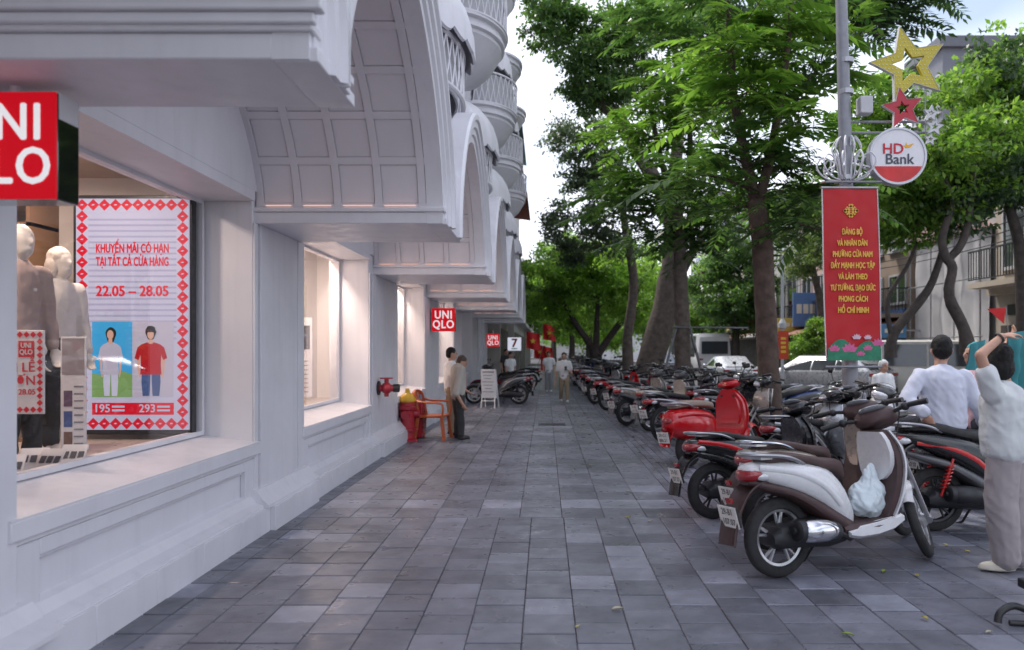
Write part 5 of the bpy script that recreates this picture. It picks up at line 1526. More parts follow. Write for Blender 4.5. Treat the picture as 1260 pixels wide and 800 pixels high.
# ------------------------------------------------------------ shop window display
M['lit_white'] = em('screen_white', (.58, .58, .76), .34)
M['lit_red'] = em('screen_red', (.72, .008, .03), .38)
M['lit_blue'] = em('screen_blue', (.05, .38, .72), .40)
M['lit_skin'] = em('screen_skin', (.62, .36, .28), .42)
M['lit_dark'] = em('screen_dark', (.02, .02, .025), .3)
M['lit_grey'] = em('screen_grey', (.50, .47, .58), .38)
M['lit_band'] = em('screen_band', (.46, .46, .66), .30)
scr = thing('led_screen', 'tall lit screen with red diamond border and sale dates in the window', 'screen', (-3.285, 5.95, .86))
SWd, SHt = .90, 1.84
obj('frame', MB().bb(-SWd/2 - .03, SWd/2 + .018, .012, .09, -.04, SHt + .03), M['black'], scr, bevel=.005)
obj('display', MB().bb(-SWd/2, SWd/2, 0, .012, 0, SHt), M['lit_white'], scr)
bd = MB()
for k in range(22): bd.bb(-SWd/2 + .10, SWd/2 - .10, -.0012, 0, .72 + k * .045, .735 + k * .045)
obj('picture_bands', bd, M['lit_band'], scr)
def flat(pts, y): return MB().prism([(a, b) for a, b in pts], lambda a, b, t: (a, y - t * .0015, b))
s_ = .046
dia = [(0, -s_), (s_, 0), (0, s_), (-s_, 0)]
sp = []
nx, nzz = 10, 20
for k in range(nx):
    x = -SWd/2 + .05 + (SWd - .1) * k / (nx - 1); sp += [(x, .05), (x, SHt - .05)]
for k in range(1, nzz - 1):
    z = .05 + (SHt - .1) * k / (nzz - 1); sp += [(-SWd/2 + .05, z), (SWd/2 - .05, z)]
dm = mesh('border_diamond', flat(dia, -.002))
for x, z in sp:
    o = link('border_diamond', dm, M['lit_red'], scr); o.location = (x, 0, z)
    o2 = link('diamond_mark', mesh('diamond_mark', flat([(-.014, -.004), (.004, -.006), (.014, .004), (-.004, .006)], -.004)) if 'diamond_mark' not in bpy.data.meshes else bpy.data.meshes['diamond_mark'], M['lit_white'], o)
TY = -.003
for s2, z, sz, sx in (('KHUYẾN MÃI CÓ HẠN', 1.44, .098, .58), ('TẠI TẤT CẢ CỬA HÀNG', 1.335, .098, .58), ('22.05 – 28.05', 1.10, .115, .58)):
    text('lettering', s2, sz, M['lit_red'], scr, MT(0, TY, z) @ FACE_MY, bold=.004, fit=sx)
obj('picture_panel', flat([(-.32, .26), (.0, .26), (.0, .86), (-.32, .86)], -.002), M['lit_blue'], scr)
obj('picture_panel', flat([(.0, .26), (.33, .26), (.33, .86), (.0, .86)], -.002), M['lit_grey'], scr)
obj('price_band', flat([(-.32, .12), (.33, .12), (.33, .215), (-.32, .215)], -.002), M['lit_red'], scr)
for s2, x in (('195', -.24), ('293', .12)): text('lettering', s2, .09, M['lit_white'], scr, MT(x, -.005, .168) @ FACE_MY, bold=.002)
for x in (-.11, .25):
    for z in (.185, .155): obj('small_print', flat([(x - .05, z - .008), (x + .05, z - .008), (x + .05, z + .008), (x - .05, z + .008)], -.005), M['lit_white'], scr)
def figure(cx, top, leg, cap_, wd):
    y = -.005
    def m(pts): return [(cx + p * wd, q) for p, q in pts] + [(cx - p * wd, q) for p, q in reversed(pts)]
    obj('print_arm', flat([(cx + p * wd, q) for p, q in ((.088, .60), (.104, .55), (.10, .47), (.088, .42), (.078, .42), (.085, .48), (.078, .58))], y), M['lit_skin'], scr)
    obj('print_arm', flat([(cx - p * wd, q) for p, q in ((.088, .60), (.104, .55), (.10, .47), (.088, .42), (.078, .42), (.085, .48), (.078, .58))], y), M['lit_skin'], scr)
    for sg in (-1, 1): obj('print_leg', flat([(cx + sg * p * wd, q) for p, q in ((.004, .44), (.068, .46), (.072, .38), (.062, .27), (.012, .27), (.006, .38))], y - .0005), leg, scr)
    obj('print_top', flat(m([(.03, .695), (.07, .68), (.10, .655), (.122, .57), (.092, .555), (.078, .60), (.074, .52), (.08, .44)]), y - .0025), top, scr)
    obj('print_neck', flat([(cx - .016, .685), (cx + .016, .685), (cx + .014, .73), (cx - .014, .73)], y - .0045), M['lit_skin'], scr)
    obj('print_hair', flat([(cx + (.040 + .006 * math.sin(3 * a)) * math.cos(a), .765 - (0 if cap_ else .012) + (.05 if cap_ else .064) * math.sin(a)) for a in [2*math.pi*k/20 for k in range(20)]], y - .0045 - (0 if cap_ else -.006)), M['lit_dark'], scr)
    obj('print_face', flat([(cx + .026 * math.cos(a), .757 + .036 * math.sin(a)) for a in [2*math.pi*k/16 for k in range(16)]], y - .0065), M['lit_skin'], scr)
    if cap_: obj('print_cap', flat([(cx - .040, .778), (cx + .052, .776), (cx + .040, .79), (cx + .036, .815), (cx + .01, .828), (cx - .02, .824), (cx - .038, .80)], y - .0085), M['lit_dark'], scr)
obj('picture_ground', flat([(-.32, .26), (.0, .26), (.0, .44), (-.08, .47), (-.2, .43), (-.32, .45)], -.0036), em('screen_green', (.20, .36, .12), .4), scr)
figure(-.17, M['lit_grey'], em('screen_pale', (.52, .52, .66), .42), False, .82); figure(.15, em('screen_deepred', (.42, .008, .02), .42), em('screen_denim', (.06, .10, .24), .42), True, 1.06)
pw = pm('poster_white', (.72, .70, .72), .5); pr = pm('poster_red', (.62, .02, .04), .5)
po = thing('hanging_poster', 'white poster with red diamond border hung at the left of the window', 'poster', (-3.14, 4.28, 1.13))
obj('panel', MB().bb(-.27, .27, 0, .012, 0, .48), pw, po, bevel=.003)
pdm = mesh('border_diamond', flat([(0, -.018), (.018, 0), (0, .018), (-.018, 0)], -.001))
for k in range(14):
    for z in (.025, .455):
        o = link('border_diamond', pdm, pr, po); o.location = (-.247 + .038 * k, 0, z)
for k in range(1, 11):
    for x in (-.247, .247):
        o = link('border_diamond', pdm, pr, po); o.location = (x, 0, .025 + .039 * k)
for x in (.05, .17):
    obj('logo_square', flat([(x - .045, .325), (x + .045, .325), (x + .045, .42), (x - .045, .42)], -.001), pr, po)
    for k, w_ in enumerate(('UNI', 'QLO')): text('lettering', w_, .04, pw, po, MT(x, -.004, .392 - .038 * k) @ FACE_MY, bold=.0012, sx=.9)
for s2, z, sz in (('TUẦN LỄ', .265, .075), ('CẢM ƠN', .19, .075), ('22.05 - 28.05', .125, .045)): text('lettering', s2, sz, pr, po, MT(.225, -.003, z) @ FACE_MY, bold=.0012, align='RIGHT')
ins = thing('info_stand', 'tall narrow white leaflet stand left of the lit screen', 'stand', (-2.98, 4.72, .78), R(8))
obj('panel', MB().bb(-.075, .075, 0, .012, 0, .80), pw, ins, bevel=.003)
obj('photo', flat([(-.065, .56), (.065, .56), (.065, .79), (-.065, .79)], -.001), pm('photo_grey', (.32, .28, .30), .5), ins)
for k in range(3): obj('thumbnail', flat([(-.055, .10 + .13 * k), (-.005, .10 + .13 * k), (-.005, .20 + .13 * k), (-.055, .20 + .13 * k)], -.001), pm('thumb', [(.2, .12, .1), (.08, .12, .3), (.15, .1, .16)][k], .5), ins)
for k in range(9): obj('text_line', flat([(.005, .12 + .045 * k), (.06, .12 + .045 * k), (.06, .13 + .045 * k), (.005, .13 + .045 * k)], -.001), pm('line_ink', (.25, .25, .28), .6), ins)
for k, (x, y, rz) in enumerate(((-3.0, 4.18, 10), (-2.93, 4.42, -6), (-3.05, 4.45, 14), (-2.92, 4.62, 5))):
    cd = thing('price_card', ['white price card leaning at the front of the window sill', 'second white price card on the window sill', 'price card behind the front ones on the sill', 'price card nearest the leaflet stand'][k], 'card', (x, y, .785), R(rz), 'price cards in the window')
    Mc = Matrix.Rotation(R(-35), 3, 'X')
    obj('card', MB().box((0, 0, .06), (.15, .005, .15), Mc), pw, cd)
    for q in range(3): obj('swatch', MB().box((-.04 + .045 * q, -.005, .065), (.032, .004, .045), Mc), pm('swatch', (.06, .06, .08), .5), cd)
sh = thing('shelf_unit', 'wooden shelf unit of folded clothes deep inside the shop', 'shelf', (-4.9, 5.8, .78))
wd = pm('shelf_wood', (.28, .16, .09), .5, var=.15)
for k in range(5): obj('shelf', MB().bb(-.9, .9, 0, .35, k * .42, k * .42 + .03), wd, sh)
for x in (-.9, .87): obj('upright', MB().bb(x, x + .03, 0, .35, 0, 1.9), wd, sh)
for k in range(4):
    for q in range(6):
        c_ = rg.choice([(.5, .45, .42), (.3, .1, .1), (.12, .14, .2), (.55, .5, .4), (.2, .2, .2)])
        obj('folded_clothes', MB().bb(-.84 + q * .28, -.6 + q * .28, .03, .3, k * .42 + .032, k * .42 + .032 + rg.uniform(.12, .28)), pm('folded', c_, .9), sh)
# white rotating panels in the second window
for k, (y, x) in enumerate(((8.6, -3.0), (9.4, -3.05))):
    pz = thing('display_panel', ['pale display panel with small print in the second window', 'second pale display panel behind the first in that window'][k], 'panel', (x, y, .8))
    obj('panel', MB().bb(-.12, .12, 0, .02, .1, 1.1), pw, pz)
    obj('photo', flat([(-.09, .7), (.09, .7), (.09, 1.0), (-.09, 1.0)], -.001), pm('panel_photo', (.08, .08, .1), .5), pz)
    for q in range(8): obj('text_line', flat([(-.09, .16 + .055 * q), (.07, .16 + .055 * q), (.07, .175 + .055 * q), (-.09, .175 + .055 * q)], -.001), pm('line_ink', (.3, .3, .32), .6), pz)

# ------------------------------------------------------------ lamp pole with banner, stars and bank sign
PX, PY = 3.93, 9.6
GP = pm('pole_grey', (.26, .265, .29), .5, .3, var=.12, scale=6)
lp = thing('lamp_pole', 'grey tapered lamp pole carrying the red banner and star lights', 'lamp pole', (PX, PY, 0))
obj('shaft', MB().tube([(0, 0, 0), (-.05, 0, 3), (-.13, 0, 6), (-.2, 0, 9)], [.105, .085, .072, .06], 16), GP, lp, smooth=40)
obj('base_box', MB().bb(-.14, .14, -.14, .14, 0, .95), GP, lp, bevel=.02)
obj('junction_box', MB().bb(.07, .23, -.12, .04, 4.5, 4.72), pm('box_grey', (.5, .5, .52), .5), lp, bevel=.012)
for z, l in ((4.42, 1.05), (4.28, 1.0), (3.92, .5)): obj('bracket', MB().tube([(-.08, 0, z), (l, 0, z)], .017, 8), GP, lp)
for z in (1.28, 3.62): obj('banner_arm', MB().tube([(-.38, -.14, z), (.33, -.14, z)], .014, 8).tube([(-.05, 0, z), (-.05, -.14, z)], .014, 6), GP, lp)
for z in (3.7, 4.8, 5.2): obj('clamp', MB().lathe([(.078, -.03), (.098, -.03), (.098, .03), (.078, .03)], (-.075, 0, z), n=16), M['steel'], lp)
WI = pm('white_wire', (.66, .66, .70), .4)
for k in range(9):
    a = 2 * math.pi * k / 9; c_, s2 = math.cos(a), math.sin(a)
    pts = [(-.06 + c_ * r_ , s2 * r_, z) for r_, z in ((.09, 3.66), (.26, 3.72), (.36, 3.86), (.30, 3.98), (.20, 3.94), (.20, 3.84), (.28, 3.80))]
    obj('wire_scroll', MB().tube(smooth_path(pts, 4), .011, 6), WI, lp, smooth=60)
    pts = [(-.06 + c_ * r_ , s2 * r_, z) for r_, z in ((.09, 3.7), (.13, 3.95), (.18, 4.08), (.10, 4.22), (.085, 4.1))]
    obj('wire_scroll', MB().tube(smooth_path(pts, 4), .010, 6), WI, lp, smooth=60)
# banner
BRD = pm('banner_red', (.50, .008, .014), .6, var=.05, scale=2); GLD = pm('banner_gold', (.78, .46, .06), .5, var=.05)
bn = thing('street_banner', 'tall red cloth banner with gold lettering and painted lotus flowers', 'banner', (3.87, 9.44, 1.36))
BW, BH = .70, 2.18
def bx_(u, v): return (u * BW / 2 + (1 - v) * .055 - .03, .012 * math.sin(v * 6 + u) + .006 * math.sin(u * 5), v * BH)
mb = MB(); n1, n2 = 10, 24; V = []; F = []
for th_ in (0, .004):
    for j in range(n2 + 1):
        for i in range(n1 + 1):
            x, y, z = bx_(-1 + 2 * i / n1, j / n2); V.append((x, y + th_, z))
o_ = (n1 + 1) * (n2 + 1)
for j in range(n2):
    for i in range(n1):
        a = j * (n1 + 1) + i; F.append((a, a + 1, a + n1 + 2, a + n1 + 1)); F.append((o_ + a, o_ + a + n1 + 1, o_ + a + n1 + 2, o_ + a + 1))
obj('cloth', mb.add(V, F), BRD, bn, smooth=80)
for u in (-1, 1): obj('edge_hem', MB().tube([Vector(bx_(u, k / 12)) + Vector((0, -.002, 0)) for k in range(13)], .008, 5), pm('hem_white', (.6, .58, .58), .7), bn)
obj('top_bar', MB().tube([bx_(-1.03, 1), bx_(1.03, 1)], .016, 8), M['steel'], bn)
lines = ['ĐẢNG BỘ', 'VÀ NHÂN DÂN', 'PHƯỜNG CỬA NAM', 'ĐẨY MẠNH HỌC TẬP', 'VÀ LÀM THEO', 'TƯ TƯỞNG, ĐẠO ĐỨC', 'PHONG CÁCH', 'HỒ CHÍ MINH']
for k, s2 in enumerate(lines):
    v = .742 - k * .0645
    me = text_mesh(s2, .098, bold=.0055, sx=.72)
    w_ = max(v_.co.x for v_ in me.vertices) - min(v_.co.x for v_ in me.vertices)
    want = {0: .26, 1: .38, 2: .50, 3: .56, 4: .37, 5: .57, 6: .37, 7: .39}[k]
    x, y, z = bx_(0, v)
    text('lettering', s2, .098, GLD, bn, MT(x + .01, y - .016, z) @ FACE_MY @ Matrix.Diagonal((want / w_, 1, 1, 1)), bold=.0055, sx=.72)
em_ = thing  # emblem: interlaced gold lattice diamond
x, y, z = bx_(0, .865)
def rot45(pts): return [((a - b) * .7071 + x, (a + b) * .7071 + z) for a, b in pts]
for sgn in range(4):
    for k in range(3):
        a = -.075 + .052 * k
        seg = [(a, .012 + .0 * k), (a + .03, .012), (a + .03, .08), (a, .08)] if sgn % 2 == 0 else [(.012, a), (.08, a), (.08, a + .03), (.012, a + .03)]
        if sgn >= 2: seg = [(-p, -q) for p, q in seg]
        f_ = .9
        obj('emblem_bar', flat([(p * f_, q * f_) for p, q in [((u - x), (w2 - z)) for u, w2 in rot45(seg)]], 0).xf(MT(x, y - .016, z)), GLD, bn)
# lotus painting at the foot
LG = pm('lotus_green', (.03, .22, .12), .6, var=.3, scale=14); LP_ = pm('lotus_pink', (.62, .13, .30), .6, var=.25, scale=20); LW = pm('lotus_white', (.7, .5, .58), .6)
gx, gy, gz = bx_(0, 0)
obj('lotus_leaf', flat([(-.34, .0), (.34, .0), (.34, .14)] + [(.335 - .3 * k / 8, .14 + .11 * math.sin(math.pi * (k + .6) / 9.2)) for k in range(9)] + [(.0, .15)] + [(-.0 - .33 * k / 8, .15 + .12 * math.sin(math.pi * k / 8)) for k in range(1, 9)], -.012).xf(MT(gx, gy, gz)), LG, bn)
def lotus(cx, cz, s2, m):
    for k in range(5):
        a = R(-60 + 30 * k)
        pts = [(0, 0), (.3, .45), (.0, 1.0), (-.3, .45)]
        obj('lotus_petal', flat([(cx + s2 * (p * math.cos(a) + q * math.sin(a)), cz + s2 * (-p * math.sin(a) + q * math.cos(a))) for p, q in pts], -.015 - .0012 * (2 - abs(k - 2))).xf(MT(gx, gy, gz)), m, bn)
for cx, cz, s2, m in ((-.06, .11, .12, LP_), (-.25, .12, .085, LP_), (.17, .13, .075, LP_), (.30, .19, .095, LP_), (.08, .06, .07, LP_), (.03, .27, .07, LW), (.17, .27, .06, LW)): lotus(cx, cz, s2, m)
# stars
def star_pts(ro, ri, rot=0, n=5): return [((ro if k % 2 == 0 else ri) * math.sin(math.pi * k / n + rot), (ro if k % 2 == 0 else ri) * math.cos(math.pi * k / n + rot)) for k in range(2 * n)]
def hollow_star(name, ro, hole, mat, edge, parent, loc, rot=0, th=.05, ratio=.46):
    a = star_pts(ro, ro * ratio, rot); b = star_pts(ro * hole, ro * hole * ratio, rot)
    mb = MB(); n = 10
    for t in (0, th):
        mb.v += [(p, t, q) for p, q in a] + [(p, t, q) for p, q in b]
    for k in range(n):
        k2 = (k + 1) % n
        mb.f.append((k, k2, n + k2, n + k)); mb.f.append((2*n + k, 3*n + k, 3*n + k2, 2*n + k2))
        mb.f.append((n + k, n + k2, 3*n + k2, 3*n + k))
    o = obj(name, mb, mat, parent); o.location = loc
    e = MB()
    aa = star_pts(ro * 1.02, ro * 1.02 * ratio, rot)
    for k in range(n):
        k2 = (k + 1) % n
        e.add([(a[k][0], -.006, a[k][1]), (a[k2][0], -.006, a[k2][1]), (aa[k2][0], -.006, aa[k2][1]), (aa[k][0], -.006, aa[k][1]), (a[k][0], th, a[k][1]), (a[k2][0], th, a[k2][1]), (aa[k2][0], th, aa[k2][1]), (aa[k][0], th, aa[k][1])],
            [(0, 1, 2, 3), (3, 2, 6, 7), (4, 7, 6, 5), (0, 4, 5, 1)])
    obj('star_edge', e, edge, o)
    return o
YST = pm('star_yellow', (.52, .43, .04), .5, var=.05); RST = pm('star_red', (.46, .03, .05), .5); EDG = pm('star_edge_white', (.6, .6, .62), .5)
st = thing('star_light', 'large hollow yellow star light with white bulbs on the lamp pole', 'star light', (0, 0, 0))
q = P(1119, 80, 9.5); st.location = q
so = hollow_star('star_body', .50, .46, YST, EDG, st, (0, 0, 0), R(-14))
bulb = MB()
outer = star_pts(.47, .47 * .46, R(-14)); inner = star_pts(.26, .26 * .46, R(-14))
def inside(p, poly):
    c = False; n = len(poly)
    for i in range(n):
        x1, y1 = poly[i]; x2, y2 = poly[i - 1]
        if (y1 > p[1]) != (y2 > p[1]) and p[0] < (x2 - x1) * (p[1] - y1) / (y2 - y1) + x1: c = not c
    return c
g_ = .048
for i in range(-11, 12):
    for k in range(-11, 12):
        p_ = (i * g_ + (k % 2) * g_ / 2, k * g_)
        if inside(p_, outer) and not inside(p_, inner): bulb.ell((p_[0], -.002, p_[1]), (.008, .008, .008), None, 6, 4)
tag(obj('star_bulbs', bulb, pm('bulb_white', (.75, .72, .5), .4), st, smooth=60), kind='stuff')
r_ = thing('star_light', 'small red star light hung below the large yellow star', 'star light', P(1111, 133, 9.48))
hollow_star('star_body', .27, .36, RST, EDG, r_, (0, 0, 0), R(-10), .04)
w_ = thing('star_light', 'cluster of three small white star lights right of the red star', 'star light', P(1146, 148, 9.5))
for dx, dz, r2 in ((0, .09, .11), (.045, -.08, .12), (-.01, -.24, .085)): hollow_star('star_body', r2, .42, EDG, EDG, w_, (dx, 0, dz), R(8), .03)
obj('star_rod', MB().tube([(-.06, .04, .45), (-.05, .04, -.3)], .008, 6), GP, w_)
rs = thing('round_sign', 'round white bank sign with red lower band on the lamp pole', 'sign', P(1105, 192, 9.45))
c0 = (0, 0, 0); MR = Matrix.Rotation(R(90), 3, 'X')
obj('sign_disc', MB().lathe([(.001, .0), (.335, .0), (.335, -.10), (.001, -.10)], c0, MR, 48), pm('sign_disc_white', (.76, .75, .78), .35), rs, smooth=40)
obj('sign_rim', MB().lathe([(.336, -.11), (.336, .012), (.362, .012), (.362, -.11)], c0, MR, 48, cap=False), pm('rim_silver', (.55, .55, .6), .35, .4), rs, smooth=40)
ang = [math.asin(-.13 / .33) + (-math.pi - 2 * math.asin(-.13 / .33)) * k / 24 for k in range(25)]
obj('red_band', flat([(.33 * math.cos(a), .33 * math.sin(a)) for a in ang], -.001), pm('band_red', (.58, .03, .03), .45, var=.25, scale=3), rs)
HDR = pm('letter_red', (.55, .015, .03), .5); HDB = pm('letter_grey', (.07, .07, .10), .5)
text('lettering', 'HD', .185, HDR, rs, MT(-.065, -.006, .085) @ FACE_MY, bold=.004)
text('lettering', 'Bank', .185, HDB, rs, MT(.015, -.006, -.045) @ FACE_MY, bold=.003)
obj('logo_mark', flat([(.06, .13), (.10, .10), (.15, .105), (.20, .16), (.15, .145), (.12, .135), (.10, .17), (.09, .13)], -.003), pm('logo_gold', (.8, .42, .03), .5), rs)

# tree stakes round the second tree
sk = thing('tree_stakes', 'dark metal stake frame holding the slim second tree', 'tree stakes', (3.5, 19, 0))
DM = pm('stake_metal', (.14, .14, .15), .5, .5)
for a in (35, 125, 215, 305):
    c_, s2 = math.cos(R(a)), math.sin(R(a))
    obj('stake', MB().tube([(c_ * 1.0, s2 * 1.0, 0), (c_ * .22, s2 * .22, 2.1)], .03, 8), DM, sk)
for z, r2 in ((2.05, .24), (1.0, .64)):
    pts = [(math.cos(R(a)) * r2, math.sin(R(a)) * r2, z) for a in (35, 125, 215, 305)]
    for k in range(4): obj('cross_rail', MB().tube([pts[k], pts[(k + 1) % 4]], .024, 6), DM, sk)
obj('long_rail', MB().tube([(-.3, -.2, 2.06), (1.6, -.2, 2.04)], .022, 6), DM, sk)

# ------------------------------------------------------------ vehicles on the road
def car(name, label, cat, x, y, rz, st, pmat, wx, wr, win, lights=True, z=-.196, group='vehicles on the road'):
    """st: stations (x, zbottom, zbelt, ztop, halfwidth belt, halfwidth top)"""
    t = thing(name, label, cat, (x, y, z), R(rz), group)
    rings = []
    for (sx, zb, zl, zt, wb, wt) in st:
        h_ = []
        for sg in (-1,):
            h_ = [(sx, -wb * .92, zb), (sx, -wb, zb + .12), (sx, -wb * 1.01, (zb + zl) / 2), (sx, -wb, zl - .03), (sx, -wb * .985, zl), (sx, -(wb + wt) / 2 * .99, (zl + zt) / 2), (sx, -wt, zt - .06), (sx, -wt * .9, zt - .015), (sx, -wt * .5, zt)]
        rings.append(h_ + [(a, -b, c) for a, b, c in reversed(h_)])
    obj('body', MB().loft(rings), pmat, t, smooth=35)
    def side(u):      # point on the glasshouse side between stations
        for i in range(len(st) - 1):
            if st[i][0] >= u >= st[i + 1][0] or st[i][0] <= u <= st[i + 1][0]:
                f_ = (u - st[i][0]) / (st[i + 1][0] - st[i][0] + 1e-9)
                return [st[i][k] * (1 - f_) + st[i + 1][k] * f_ for k in range(6)]
        return st[-1]
    for u0, u1, l0, l1 in win:
        for sg in (-1, 1):
            pts = []
            for u, lo in ((u0, l0), (u1, l1)):
                s2 = side(u)
                zlo = s2[2] + .05; zhi = s2[3] - .14
                zhi = zlo + (zhi - zlo) * lo
                yy = lambda zz: (s2[4] + (s2[5] - s2[4]) * (zz - s2[2]) / max(.05, s2[3] - s2[2])) + .006
                pts.append(((u, sg * yy(zlo), zlo), (u, sg * yy(zhi), zhi)))
            (a, b), (c, d) = pts
            m = MB().add([a, c, d, b, (a[0], a[1] - sg * .02, a[2]), (c[0], c[1] - sg * .02, c[2]), (d[0], d[1] - sg * .02, d[2]), (b[0], b[1] - sg * .02, b[2])], [(0, 1, 2, 3), (7, 6, 5, 4), (0, 4, 5, 1), (1, 5, 6, 2), (2, 6, 7, 3), (3, 7, 4, 0)])
            obj('side_window', m, M['carglass'], t)
    for k in (0, 1):
        pass
    # front and rear screens lie on the sloping stations
    def screen(i, j, nm, out):
        a, b = st[i], st[j]
        w0 = a[5] * .86 if a[3] < b[3] else a[5] * .86; w1 = b[5] * .84
        nrm = Vector((a[3] - b[3], 0, b[0] - a[0])); nrm = nrm.normalized() * (.012 if nrm.z * 1 > 0 else -.012)
        p = [Vector((a[0], -w0, a[3] + .01)), Vector((a[0], w0, a[3] + .01)), Vector((b[0], w1, b[3] - .05)), Vector((b[0], -w1, b[3] - .05))]
        m = MB().add([q_ + nrm for q_ in p] + [q_ - nrm for q_ in p], [(0, 1, 2, 3), (7, 6, 5, 4), (0, 4, 5, 1), (1, 5, 6, 2), (2, 6, 7, 3), (3, 7, 4, 0)])
        obj(nm, m, M['carglass'], t)
    for i, j, nm in [w for w in (st_screen.get(name) or [])]: screen(i, j, nm, 1)
    for ux in wx:
        for sg in (-1, 1):
            w = side(ux)[4]
            hb = MB().lathe([(.001, 0), (wr * .6, .0), (wr * .62, .02), (.001, .03)], (ux, sg * (w - .02), wr), Matrix.Rotation(R(-90 * sg), 3, 'X'), 20)
            wo2 = obj('wheel', hb, M['alu'], t, smooth=35)
            obj('tyre', MB().lathe([(wr * .6, -.1), (wr * .97, -.1), (wr, -.07), (wr, .07 - .03), (wr * .97, .06), (wr * .62, .06)], (ux, sg * (w - .045), wr), Matrix.Rotation(R(-90 * sg), 3, 'X'), 24, cap=False), M['rubber'], wo2, smooth=35)
            obj('wheel_arch', MB().tube([(ux + (wr + .05) * math.cos(R(a)), sg * (w + .002), wr + (wr + .05) * math.sin(R(a))) for a in range(0, 181, 15)], .03, 6), M['black'], t, smooth=60)
    xr = min(s2[0] for s2 in st); xf_ = max(s2[0] for s2 in st)
    wr_ = st[-1][4] if st[-1][0] == xr else st[0][4]
    zl = st[-2][2]
    for sg in (-1, 1):
        obj('tail_lamp', MB().bb(xr - .02, xr + .16, min(sg * (wr_ - .30), sg * (wr_ + .025)), max(sg * (wr_ - .30), sg * (wr_ + .025)), zl - .16, zl - .06), M['red_lens'], t, bevel=.02)
        obj('head_lamp', MB().bb(xf_ - .14, xf_ + .015, min(sg * (wr_ - .34), sg * (wr_ + .0)), max(sg * (wr_ - .34), sg * (wr_ + .0)), zl - .22, zl - .10), M['clear_lens'], t, bevel=.02)
        obj('wing_mirror', MB().ell((st_mir.get(name, .7), sg * (wr_ + .12), zl + .06), (.06, .10, .07)), pmat, t, smooth=60)
    obj('rear_bumper', MB().bb(xr - .05, xr + .2, -wr_ * .95, wr_ * .95, .28, .5), M['grey'] if 'grey' in M else M['black'], t, bevel=.04)
    obj('rear_plate', MB().bb(xr - .062, xr - .05, -.22, .22, .62, .74), M['plate'], t)
    return t
st_screen = {'suv': [(5, 4, 'rear_window')], 'van': [], 'sedan': [(6, 5, 'rear_window')], 'minibus': []}
st_mir = {'suv': .75, 'van': 1.6, 'sedan': .6, 'minibus': 2.3}
suv = [(2.2, .35, .72, .76, .74, .6), (2.05, .25, .86, .9, .86, .75), (1.15, .25, .95, .99, .89, .78), (.35, .25, .98, 1.50, .90, .66), (-1.55, .25, 1.02, 1.50, .90, .66), (-2.15, .25, 1.02, 1.06, .88, .74), (-2.25, .35, .9, .94, .82, .7)]
silv = pm('silver_car_paint', (.46, .47, .50), .3, .5, var=.04, coat=.6)
car('suv', 'silver crossover car on the road behind the red banner foot', 'car', 9.15, 25.0, 128, suv, silv, (1.35, -1.35), .34, ((.75, -.2, .55, 1), (-.26, -1.05, 1, 1), (-1.1, -1.75, 1, .55)))
vanst = [(2.3, .35, 1.0, 1.05, .78, .7), (2.15, .28, 1.08, 1.12, .84, .74), (1.6, .28, 1.12, 1.85, .85, .70), (1.2, .28, 1.12, 2.0, .86, .72), (-2.2, .28, 1.12, 2.0, .86, .72), (-2.3, .35, 1.1, 1.9, .84, .7)]
car('van', 'pale beige van on the road behind the seated man', 'van', 11.6, 24.6, 160, vanst, pm('beige_van_paint', (.52, .50, .46), .4, var=.05, coat=.3), (1.4, -1.4), .33, ((1.5, .55, .85, 1), (.48, -.75, 1, 1), (-.82, -2.05, 1, 1)))
car('minibus', 'white minibus far down the road left of the nearer tree trunk', 'minibus', 9.2, 45, 95, [(3.2, .4, 1.2, 1.3, .9, .8), (3.0, .3, 1.25, 2.3, 1.0, .86), (2.6, .3, 1.25, 2.6, 1.0, .88), (-3.0, .3, 1.25, 2.6, 1.0, .88), (-3.15, .4, 1.2, 2.4, .96, .84)], pm('white_bus_paint', (.66, .66, .68), .4, coat=.4), (2.0, -2.0), .42, ((2.6, 1.2, 1, 1), (1.1, -.4, 1, 1), (-.5, -2.6, 1, 1)))
mbw = obj('rear_window', MB().bb(-3.20, -3.14, -.75, .75, 1.45, 2.15), M['carglass'], bpy.data.objects['minibus'])
sed = [(2.2, .35, .62, .66, .72, .6), (2.05, .22, .74, .78, .84, .74), (1.05, .22, .86, .9, .87, .76), (.25, .22, .9, 1.38, .88, .62), (-.75, .22, .92, 1.40, .88, .62), (-1.45, .22, .92, 1.0, .87, .72), (-2.1, .25, .9, .94, .84, .74), (-2.2, .35, .8, .84, .78, .7)]
car('sedan', 'light silver car driving away beyond the motorbikes, left of the nearer trunk', 'car', 8.3, 34, 92, sed, pm('light_car_paint', (.58, .59, .62), .3, .3, coat=.6), (1.3, -1.3), .31, ((.75, -.15, .6, 1), (-.2, -1.15, 1, .7)))
car('sedan', 'dark car farther down the road beside the minibus', 'car', 6.6, 43, 90, sed, pm('dark_car_paint', (.03, .032, .04), .25, .3, coat=.6), (1.3, -1.3), .31, ((.75, -.15, .6, 1), (-.2, -1.15, 1, .7)))

